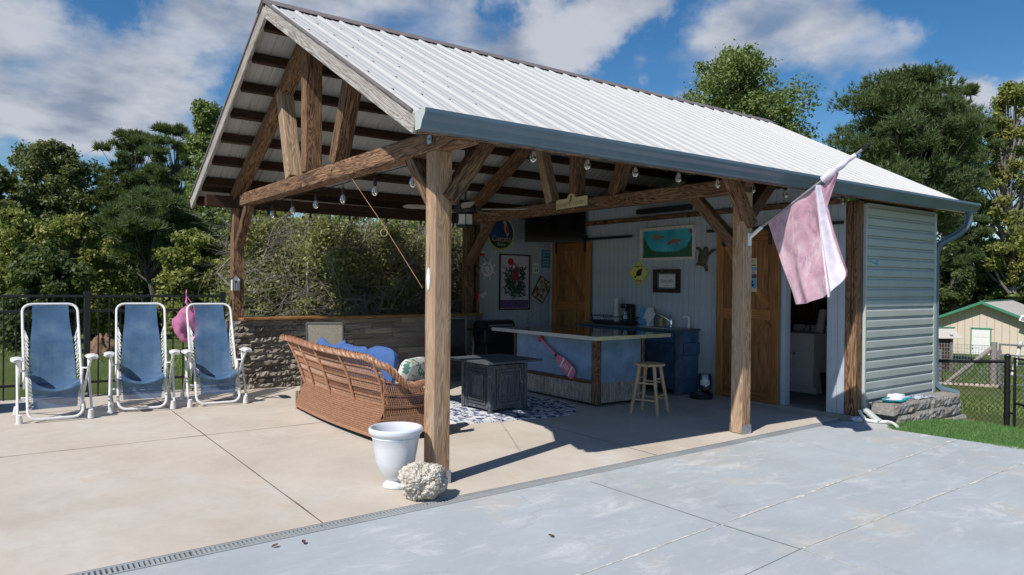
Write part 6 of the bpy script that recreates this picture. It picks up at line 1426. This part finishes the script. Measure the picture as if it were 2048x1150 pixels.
# chain link fence
cl=thing('chain_link_fence','black chain link fence beyond the corner of the shed','fence',(0,0,0))
A=at(1835,10.2,0); B_=at(2017,10.2,0); zr=.42; zbm=-.72; dv=(B_-A); Lf=dv.length; dv.normalize()
MB().tube([A+Vector((0,0,zr)),B_+Vector((0,0,zr))],.021,8).build('top_rail',Mt['black'],cl,smooth=True)
def fpost(p,r_=.038,z1=.50): 
    mb=MB(); mb.tube([(p.x,p.y,zbm-.1),(p.x,p.y,z1)],r_,12); mb.blob((p.x,p.y,z1),(r_+.006,r_+.006,.035),12,8); 
    for z in(.35,.0,-.35): mb.tube([(p.x,p.y,z-.015),(p.x,p.y,z+.015)],r_+.006,12)
    return mb.build('post',Mt['black'],cl,smooth=True)
fpost(B_); fpost(A)
def mesh_wires(mb,A,L,dv,z0,z1,s=.075):
    H=z1-z0; n=int((L+H)/s)
    for i in range(n):
        for sg in(1,-1):
            o0=i*s-(H if sg>0 else 0); a=(o0,0) if sg>0 else (o0,H); b=(o0+H,H) if sg>0 else (o0+H,0)
            a0,b0=max(0,a[0]),min(L,b[0])
            if sg<0: pass
            if a0>=b0: continue
            za=(a0-o0) if sg>0 else H-(a0-o0); zb2=(b0-o0) if sg>0 else H-(b0-o0)
            mb.tube([A+dv*a0+Vector((0,0,z0+za)),A+dv*b0+Vector((0,0,z0+zb2))],.0032,3)
    return mb
mesh_wires(MB(),A,Lf,dv,zbm,zr+.05).build('chain_link_mesh',Mt['black'],cl,kind='stuff')
gt=thing('chain_link_gate','black chain link gate hinged on the fence post at the right edge','gate',(0,0,0))
G0=at(2032,10.1,0); G1=at(2150,9.0,0); gd=(G1-G0); Lg=gd.length; gd.normalize()
MB().tube([G0+Vector((0,0,zbm+.05)),G0+Vector((0,0,zr+.06)),G1+Vector((0,0,zr+.06)),G1+Vector((0,0,zbm+.05)),G0+Vector((0,0,zbm+.05))],.020,8).build('gate_frame',Mt['black'],gt)
MB().tube([G0+Vector((0,0,-.15)),G1+Vector((0,0,-.15))],.018,8).build('middle_rail',Mt['black'],gt)
mesh_wires(MB(),G0,Lg,gd,zbm+.06,zr+.05).build('chain_link_mesh',Mt['black'],gt,kind='stuff')
for z in(.3,-.3): MB().tube([B_+Vector((0,0,z)),G0+Vector((0,0,z))],.015,6).build('hinge',Mt['black'],gt)
# pen: wooden posts, brace, woven wire, kerb stones, tube gate
D=20.5
def wpost(px,z1,d=D,r_=.09,label=None,name='wooden_fence_post'):
    p=at(px,d); o=MB().tube([(p.x,p.y,p.z-.1),(p.x+.01,p.y,p.z+.6),(p.x,p.y,z1)],[r_*1.02,r_,r_*.95],10).build('fence_post',Mt['greywood'],smooth=True); tag(o,label,'fence post'); return o
wpost(1989,-.07,label='tall weathered round fence post with a diagonal brace in front of the barn'); wpost(1997,-.35,D+.5,.10,'shorter grey fence post just behind the braced post'); wpost(1880,-.38,D+1,.10,'grey fence post beside the corner of the shed siding')
p=at(1987,D); q=at(1893,D+.1); o=MB().tube([(p.x,p.y,-.22),(q.x,q.y,q.z+.02)],.06,8).build('brace_pole',Mt['greywood'],smooth=True); tag(o,'diagonal weathered brace pole leaning on the tall fence post','pole')
t=thing('woven_wire_fence','rusty woven wire fence around the barn pen','fence',(0,0,0)); mb=MB(); a=at(1868,D+.9); b=at(1989,D)
for z in np.arange(-.95,-.15,.11): mb.tube([(a.x,a.y,z),(b.x,b.y,z)],.006,3)
for i in range(22): p=a.lerp(b,i/21); mb.tube([(p.x,p.y,p.z),(p.x,p.y,-.16)],.006,3)
mb.build('wire_mesh',Mt['steel'],t)
r=random.Random(9)
for i in range(13):
    p=at(1872+i*10.5,D-.6+.02*i); w=.062; Mt.setdefault('kerbpink',paint('pale_kerb_stone',(.42,.33,.28),r=.9,var=.35,vs=3,rv=.4))
    o=MB().blob((0,0,.04),(.085,.07,.075),12,8,seed=i,amp=.3).build('kerb_stone',Mt['kerbpink'],smooth='all',loc=p); o.rotation_euler=(0,0,-R_(36)); tag(o,'pale rounded kerb stone in the row below the barn pen fence','stone','row of pale kerb stones')
t=thing('tube_gate','galvanised tube farm gate at the right edge in front of the barn','gate',(0,0,0)); a=at(2001,19.5); b=at(2110,18.5); zz=-.05
MB().tube([(a.x,a.y,a.z+.15),(a.x,a.y,zz),(b.x,b.y,zz),(b.x,b.y,a.z+.15)],.035,8).build('gate_frame',Mt['steel'],t)
for k in range(4): z=a.z+.2+k*.26; MB().tube([(a.x,a.y,z),(b.x,b.y,z)],.022,6).build('gate_rail',Mt['steel'],t)
a=at(2028,19.2); o=MB().tube([(a.x,a.y,-.85),at(2043,19.2,.05)],.05,8).build('leaning_pole',paint('white_pvc_pipe',(.7,.66,.64),r=.5),smooth=True); tag(o,'white pipe leaning on the farm gate at the right edge','pipe')
# coop
K=at(1885,27); t=thing('animal_shelter','small open shelter with a cream metal roof and green ridge left of the barn door','shelter',K,R_(-36))
w=1.0
for s in(-1,1): MB().add([(-2.2,0,1.62),(.45,0,1.62),(.45+.0,s*.55,1.28),(-2.2,s*.55,1.28),(-2.2,0,1.60),(.45,0,1.60),(.45,s*.55,1.26),(-2.2,s*.55,1.26)],[(0,1,2,3),(4,7,6,5),(0,4,5,1),(1,5,6,2),(2,6,7,3),(3,7,4,0)]).build('roof_panel',Mt['barnroof'],t)
MB().bb(-2.2,.47,-.05,.05,1.62,1.66).build('ridge_cap',Mt['green'],t)
for x,y in((-1.9,-.4),(-1.9,.4),(.1,.4),(.1,-.4)): MB().bb(x-.05,x+.05,y-.05,y+.05,-.1,1.4).build('post',Mt['greywood'],t)
MB().bb(-1.9,.1,.38,.42,0,1.3).build('back_panel',Mt['brownbox'],t); MB().bb(-.35,.1,-.40,-.36,0,1.3).build('side_panel',Mt['brownbox'],t)
# barn
D=42.; g=at(1967,D).z; BR=Matrix.Rotation(R_(-79),4,'Z'); c=at(1967,D); c.z=-3.0
bn=thing('tan_barn','tan metal barn with a green trimmed gable and a white door beyond the fence','barn',c,R_(-79))
HW=3.5; HE=2.12; HA=HE+1.52; Dp=9
Mt['barnrib']=Mt['barnwall']
n=19
for i in range(n):
    x0=-HW+2*HW*i/n; x1=-HW+2*HW*(i+1)/n; zA=lambda x:HE+(HA-HE)*(1-abs(x)/HW)-.05
    if -.62<(x0+x1)/2<.42: z0=2.12
    else: z0=0
    mb=MB(); e=.022
    P=[(x0+.004,0),(x0+.03,-.022),(x0+.06,0),(x1-.004,0)]
    vs=[(x,y,z0) for x,y in P]+[(x,y,zA(x)) for x,y in P]+[(x,.03,z0) for x,y in P]+[(x,.03,zA(x)) for x,y in P]
    mb.add(vs,[(k,k+1,5+k,4+k) for k in range(3)]+[(8,12,15,11),(3,11,15,7),(0,4,12,8),(4,5,6,7,15,14,13,12)]); mb.build('wall_panel',Mt['barnwall'],bn)
for y0 in(.03,): 
    MB().bb(-HW,-HW+.03,.03,Dp,0,HE).build('side_wall',Mt['barnwall'],bn); MB().bb(HW-.03,HW,.03,Dp,0,HE).build('side_wall',Mt['barnwall'],bn); MB().bb(-HW,HW,Dp-.03,Dp,0,HE).build('rear_wall',Mt['barnwall'],bn)
for s in(-1,1):
    ov=.35; xe=s*(HW+ov); ze=HE-(HA-HE)*ov/HW+.04; mb=MB(); y0,y1_=-.5,Dp+.5; vs=[(0,y0,HA+.08),(xe,y0,ze+.04),(xe,y1_,ze+.04),(0,y1_,HA+.08),(0,y0,HA+.02),(xe,y0,ze-.02),(xe,y1_,ze-.02),(0,y1_,HA+.02)]
    mb.add(vs,[(0,1,2,3),(4,7,6,5),(1,5,6,2),(0,4,5,1),(3,2,6,7)]); mb.build('roof_panel',Mt['barnroof'],bn)
    beam('rake_trim',(0,y0-.02,HA+.0),(xe,y0-.02,ze-.0),.05,.15,Mt['green'],bn)
    MB().bb(min(xe,xe+s*.05),max(xe,xe+s*.05),y0,y1_,ze-.12,ze+.05).build('eave_trim',Mt['green'],bn)
MB().bb(-.12,.12,-.52,Dp+.5,HA+.07,HA+.10).build('ridge_cap',Mt['green'],bn)
MB().bb(-.85,.65,.035,.06,0,2.3).build('door_gap_cover',Mt['barnwall'],bn)  # wall-coloured panel added behind the door to cover the gap beside it
dr=MB().cbox((-.10,.0,1.02),(.92,.05,2.04),.01).build('door',Mt['white'],bn)
for z0,z1 in((.2,.85),(1.0,1.5),(1.6,1.9)):
    for x in(-.31,.11): MB().cbox((x-.0,-.03,(z0+z1)/2),(.30,.012,z1-z0),.005).build('door_panel',Mt['white'],dr)
MB().blob((-.50,-.06,.95),(.035,.035,.035),8,6).build('door_knob',Mt['dark'],dr); MB().blob((-.50,-.05,1.12),(.03,.02,.03),8,6).build('lock',Mt['dark'],dr)
mb=MB(); mb.bb(-.62,-.56,-.03,.02,0,2.1); mb.bb(.36,.42,-.03,.02,0,2.1); mb.bb(-.62,.42,-.03,.02,2.06,2.16); mb.build('door_frame',Mt['green'],bn)
t=thing('solar_light','small white solar panel light fixed under the right slope of the barn roof','solar light',M=Matrix.Translation(bn.location)@BR@Matrix.Translation((2.05,-.58,2.78)))
MB().cbox((0,0,0),(.42,.05,.36),.01,Matrix.Rotation(R_(-25),3,'X')@Matrix.Rotation(R_(18),3,'Y')).build('frame',Mt['white'],t); MB().cbox((0,-.035,-.01),(.28,.02,.24),.004,Matrix.Rotation(R_(-25),3,'X')@Matrix.Rotation(R_(18),3,'Y')).build('solar_panel',Mt['dark'],t)
# soil mound on the left lawn
p=at(207,17); mb=MB(); mb.blob((0,0,0),(.32,.30,.40),40,20,seed=2,amp=.5,fr=3.5); o=mb.build('soil_mound',Mt['clay'],smooth='all',loc=(p.x,p.y,p.z-.02),kind='structure')
# fallen leaves
for i,(x,y,m_) in enumerate(((-1.33,-.60,'crim2'),(-1.18,-.63,'crim2'),(.05,-1.28,'orange'))):
    o=MB().grid(lambda u,v:((u-.5)*.034,(v-.5)*.024*abs(math.sin(u*PI+.01))**.6,.006+.014*abs(v-.5)+.008*u),6,4).build('fallen_leaf',Mt['dryleaf'] if 'dryleaf' in Mt else Mt.setdefault('dryleaf',paint('dry_brown_leaf',(.13,.045,.025),r=.8,var=.4,vs=60)),smooth='all',loc=(x,y,gz(x,y))); o.rotation_euler=(0,0,i*1.3)
    tag(o,['curled brown leaf on the blue deck next to the drain','second curled brown leaf by the drain, right of the other','small dry leaf alone on the open blue deck'][i],'leaf')
# ================================================================= TREES
TR=np.random.default_rng(12)
def leaves(cent,rad,n,size,g,shell=.55,flat=.35,kind='leaf',droop=.2):
    """n leaf quads spread over blobs (cent Nx3, rad N)"""
    w=rad**2.2; idx=g.choice(len(cent),n,p=w/w.sum()); d=g.normal(size=(n,3)); d/=np.linalg.norm(d,axis=1)[:,None]; rr=(shell+(1-shell)*g.random(n))**.7
    an=g.uniform(.55,1.5,(len(cent),3)); sc=np.stack([rad[idx],rad[idx],rad[idx]*.78],1)*an[idx]; P=cent[idx]+d*rr[:,None]*sc*(1+np.clip(.28*g.normal(size=n),-.6,.42))[:,None]
    nrm=d*.7+g.normal(size=(n,3))*.75; nrm[:,2]+=.35; nrm/=np.linalg.norm(nrm,axis=1)[:,None]
    a=np.cross(nrm,g.normal(size=(n,3))); a/=np.linalg.norm(a,axis=1)[:,None]+1e-9; b=np.cross(nrm,a); s=size*(.6+.8*g.random(n))[:,None]
    V=np.stack([P-a*s*.62,P+b*s*.36,P+a*s*.62,P-b*s*.36],1); return V.reshape(-1,3),np.arange(4*n).reshape(-1,4)
def needles(cent,rad,n,size,g):
    w=rad**2; idx=g.choice(len(cent),n,p=w/w.sum()); d=g.normal(size=(n,3)); d/=np.linalg.norm(d,axis=1)[:,None]; d[:,2]=np.abs(d[:,2])*.8+d[:,2]*.2
    P=cent[idx]+d*(rad[idx]*(.45+.6*g.random(n)**.7))[:,None]; P[:,2]+=0; ax=d*.8+np.array([0,0,.55]); ax/=np.linalg.norm(ax,axis=1)[:,None]
    K=7; V=np.zeros((n,K,3,3))
    for k in range(K):
        q=ax+g.normal(size=(n,3))*.55; q/=np.linalg.norm(q,axis=1)[:,None]; s=np.cross(q,g.normal(size=(n,3))); s/=np.linalg.norm(s,axis=1)[:,None]+1e-9; L=size*(.7+.6*g.random(n))[:,None]; wd=size*.085
        V[:,k,0]=P-s*wd; V[:,k,1]=P+s*wd; V[:,k,2]=P+q*L
    return V.reshape(-1,3),np.arange(3*n*K).reshape(-1,3)
def limbs(mb,base,top,blobs,r0,g,lean=0):
    base=Vector(base);top=Vector(top); n=8; pts=[base.lerp(top,i/n)+Vector((g.normal()*.05*(top-base).length*.25*(0<i<n),g.normal()*.05*(top-base).length*.25*(0<i<n),0)) for i in range(n+1)]
    mb.tube(pts,[r0*(1-.85*i/n)+.01 for i in range(n+1)],8)
    for b in blobs:
        b=Vector(b); f=min(.92,max(.2,((b.z-base.z)/(top.z-base.z))*.75-.05+.1*g.random())); i=f*n; k=min(int(i),n-1); s=pts[k].lerp(pts[k+1],i-k); m=s.lerp(b,.5)+Vector((0,0,-.08*(b-s).length)); rr=r0*(1-.85*f)*.55
        mb.tube([s,m,b],[rr,rr*.6,max(.008,rr*.25)],5)
def tree(kind,label,p,h,crown0,rx,nb,nl,ls,mat,seed,trunk='trunk',group='trees around the lawn',ry=None,shape='round',r0=None,name=None,brs=1.0,kindp=False):
    g=np.random.default_rng(seed); p=Vector(p); ry=ry or rx; t=thing(name or kind,label,'tree',p,0,group)
    C_=[];Rr_=[]; nb=int(nb*2.6)
    for i in range(nb):
        z=crown0+(h-crown0)*((i+.5)/nb)**.9; f=(z-crown0)/(h-crown0)
        if shape=='round': prof=math.sqrt(max(.05,1-(2*f-.85)**2*.9)) if f>.42 else .72+.6*f
        elif shape=='cone': prof=1.02-.82*f
        elif shape=='pine': prof=(.55+.75*math.sin(min(1,f*1.15)*PI*.9)) if f<.85 else .55
        else: prof=.9
        a=i*2.4+g.random()*.8; rr=prof*rx*(.25+.62*g.random()); C_.append((math.cos(a)*rr,math.sin(a)*rr*ry/rx,z+g.normal()*.04*h)); Rr_.append(rx*(.11+.18*g.random()**1.4)*(1.1-.35*f)*brs)
    C_=np.array(C_);Rr_=np.array(Rr_); C_[:,2]=np.minimum(C_[:,2],h-Rr_*.7)
    if kindp: V,F=needles(C_,Rr_,nl,ls,g)
    else: V,F=leaves(C_,Rr_,nl,ls,g)
    npobj('crown',npmesh('crown',V,F,Mt[mat]),t)
    mb=MB(); limbs(mb,(0,0,-.3),(g.normal()*.1,g.normal()*.1,h*.93),[tuple(c) for c in C_],r0 or h*.018,g); mb.build('trunk',Mt[trunk],t,smooth=True); return t
def px_top(py,d): return 1.455+(568-py)/1440*d      # height of a treetop seen at that depth
def T(kind,label,px,top,d,crown_py,rpx,nb,nl,ls,mat,seed,**k):
    p=at(px,d); h=px_top(top,d)-p.z; c0=max(.3,px_top(crown_py,d)-p.z); return tree(kind,label,p,h,c0,rpx/1440*d,nb,nl,ls,mat,seed,**k)
# left side
T('oak_tree','broad dark oak with a round crown at the far left behind the fence',105,296,34,560,112,56,52000,.13,'oak',1,brs=.9,trunk='greytrunk')
T('oak_tree','olive green tree cut by the left edge of the photo',-25,345,31,600,95,34,20000,.19,'oak',2)
T('pine_tree','rounded loblolly pine left of the tallest pine on the left side',268,278,36,500,70,40,6500,.30,'pine',3,shape='pine',kindp=True,r0=.17)
T('pine_tree','dark pine with layered crown between the rounded pine and the tall poplar',348,264,33,520,58,34,5200,.28,'pine',4,shape='pine',kindp=True,r0=.16)
T('pine_tree','pine with a bare straight trunk standing above the middle lounge chair',305,395,21,520,85,26,4600,.22,'pine',5,shape='pine',kindp=True,r0=.11)
T('poplar_tree','tall light green poplar beside the left eave of the pavilion',408,212,25,600,74,44,46000,.095,'poplar',6,shape='cone',brs=1.15)
for i,(px,top,d,r_,mat,lab) in enumerate(((20,430,21,120,'yellowleaf','yellow green bushy tree low at the left edge behind the fence'),(150,440,22,105,'yellowleaf','yellow green bushy tree below the broad oak'),(232,478,25,75,'oak','olive undergrowth tree behind the leftmost fence post'),(395,470,19,85,'yellowleaf','yellow green sapling clump beside the back left post'),(470,410,22,80,'poplar','light green leafy tree behind the birdhouse post'),(300,520,28,90,'deep','dark shrubby tree in the gap behind the bare pine trunk'),(90,500,17,90,'deep','dark green shrub left of the first lounge chair'))):
    T('bushy_tree',lab,px,top,d,670,r_,36,26000,.09,mat,20+i,group='bushy trees behind the fence')
# brambles behind the stone wall
def bramble(px,top,d,rpx,seed,label,mat='bramble',nl=40000,nt=760):
    g=np.random.default_rng(seed); p=at(px,d); h=px_top(top,d)-p.z; rx=rpx/1440*d; t=thing('bramble_thicket',label,'shrub',p,0,'tangled shrubs behind the stone wall')
    C_=np.c_[g.uniform(-rx,rx,90),g.uniform(-.9,.9,90),g.uniform(.2,h-.25,90)]; Rr_=g.uniform(.16,.42,90)
    V,F=leaves(C_,Rr_,int(nl*2.6),.045,g,shell=.15); npobj('foliage',npmesh('foliage',V,F,Mt[mat]),t)
    mb=MB()
    for i in range(int(nt*.55)):
        q=Vector((g.uniform(-rx,rx)*.9,g.uniform(-1.1,.8),g.uniform(.05,h*.75))); a=Vector((g.normal()*.8,g.normal()*.35-.15,.9+g.normal()*.4)); L=g.uniform(.5,1.5); pts=[q]; dd=a.normalized()
        n=7
        for k in range(n): dd=(dd+Vector((g.normal()*.18,g.normal()*.14,g.normal()*.12-.13))).normalized(); pts.append(pts[-1]+dd*L/n)
        r0=g.uniform(.003,.009); mb.tube(pts,[r0*(1-.8*k/n) for k in range(n+1)],3)
        for k in (2,3,4,5):
            if g.random()<.8:
                s=pts[k]; d2=(dd+Vector((g.normal(),g.normal()*.6,g.normal()*.6))).normalized(); mb.tube([s,s+d2*L*.16,s+d2*L*.30+Vector((0,0,-.03))],[r0*.5,r0*.4,.0012],3)
    mb.build('twigs',Mt['twig'],t)
    mb=MB()
    for k in range(5):
        x=g.uniform(-rx,rx)*.8; pts=[Vector((x,0,-.2)),Vector((x+g.normal()*.2,0,h*.3)),Vector((x+g.normal()*.5,g.normal()*.3,h*.6)),Vector((x+g.normal()*.8,g.normal()*.4,h*.9))]; mb.tube(pts,[.045,.035,.022,.01],6)
    mb.build('stems',Mt['greytrunk'],t)
bramble(560,420,12.6,75,41,'tangled thicket with yellowish leaves just right of the birdhouse post')
bramble(690,425,12.0,80,42,'grey twiggy thicket above the middle of the stone wall counter',nt=1000,nl=30000)
bramble(820,430,12.8,80,43,'bare branched thicket left of the front corner post',nt=900,nl=34000)
bramble(940,430,13.6,60,44,'leafy tangle seen through the gap right of the front corner post','bramble')
for i,(px,top,d,r_,mat) in enumerate(((540,395,19,95,'yellowleaf'),(680,380,20,105,'poplar'),(830,370,20,110,'poplar'),(980,380,21,105,'poplar'))):
    T('bushy_tree',['yellowing tree behind the thicket at the left end of the stone wall','light green tree behind the grey twiggy thicket','green tree behind the bare branched thicket','green tree behind the wall with the round sign'][i],px,top,d,660,r_,34,20000,.10,mat,50+i,group='bushy trees behind the fence')
# right side
T('poplar_tree','light green poplar rising behind the middle of the roof ridge',1470,106,27,440,150,60,70000,.10,'poplar',60,brs=1.05)
T('pine_tree','large spreading pine behind the right end of the roof',1812,146,29,440,150,80,21000,.22,'pine',61,shape='pine',kindp=True,brs=1.25,r0=.22,ry=2.4)
T('pine_tree','slimmer dark pine just right of the large spreading pine',1915,168,57,440,60,36,6500,.42,'pine',62,shape='pine',kindp=True)
T('maple_tree','tall tree with yellowing leaves at the right edge of the photo',2020,160,57,560,92,52,34000,.20,'yellowleaf',63,trunk='greytrunk')
for i,(px,top,d,r_,mat) in enumerate(((1905,440,24,70,'deep'),(1990,470,49,95,'oak'),(2090,440,50,110,'deep'),(1880,500,46,100,'deep'),(2150,380,30,110,'yellowleaf'),(1930,520,34,50,'oak'),(1700,330,33,110,'poplar'),(1560,380,31,110,'yellowleaf'))):
    if i in(0,5,1,2,3): d=58+i*1.5
    T('bushy_tree',['dark green tree against the right end of the siding','olive tree standing behind the ridge of the tan barn','dark tree behind the right slope of the tan barn','dark tree at the left end of the tan barn','yellowing tree beyond the right edge behind the farm gate','olive shrub between the shed siding and the tan barn','light green tree behind the shed roof','yellowing tree behind the lower roof ridge'][i],px,top,d,(640 if d>40 else 600),r_,36,17000,.13 if d<40 else .2,mat,70+i,group='trees behind the barn and shed')
T('pine_tree','small pine with bright needles hanging above the far downspout',1925,400,57,540,55,22,3800,.40,'pine',80,kindp=True)
# far wood all around: copies of three trees
protos=[tree('woodland_tree','green tree in the far wood beyond the lawn',(0,0,-50),9.5,1.2,2.9,40,9000,.30,m_,90+i,group='trees of the far wood') for i,m_ in enumerate(('oak','poplar','deep'))]
k=0; g=random.Random(21)
spots=[]
for row,(d,st) in enumerate(((46,88),(60,92))):
    px=-350
    while px<2500: spots.append((px+g.uniform(-18,18),d+g.uniform(-4,4) )); px+=st
for px,d in spots:
    if 1840<px<2200 and d<50: continue
    src=protos[k%3]; t=src if k<3 else copy_tree(src); p=at(px,d); t.location=(p.x,p.y,p.z-.3); t.rotation_euler=(0,0,g.uniform(0,6.28)); 
    top=g.uniform(455,520) if px<420 or px>1650 else g.uniform(420,520); h=px_top(top,d)-p.z; s=h/9.5; t.scale=(s*1.15,s*1.15,s); k+=1
    t['label']='green tree in the far wood beyond the lawn'
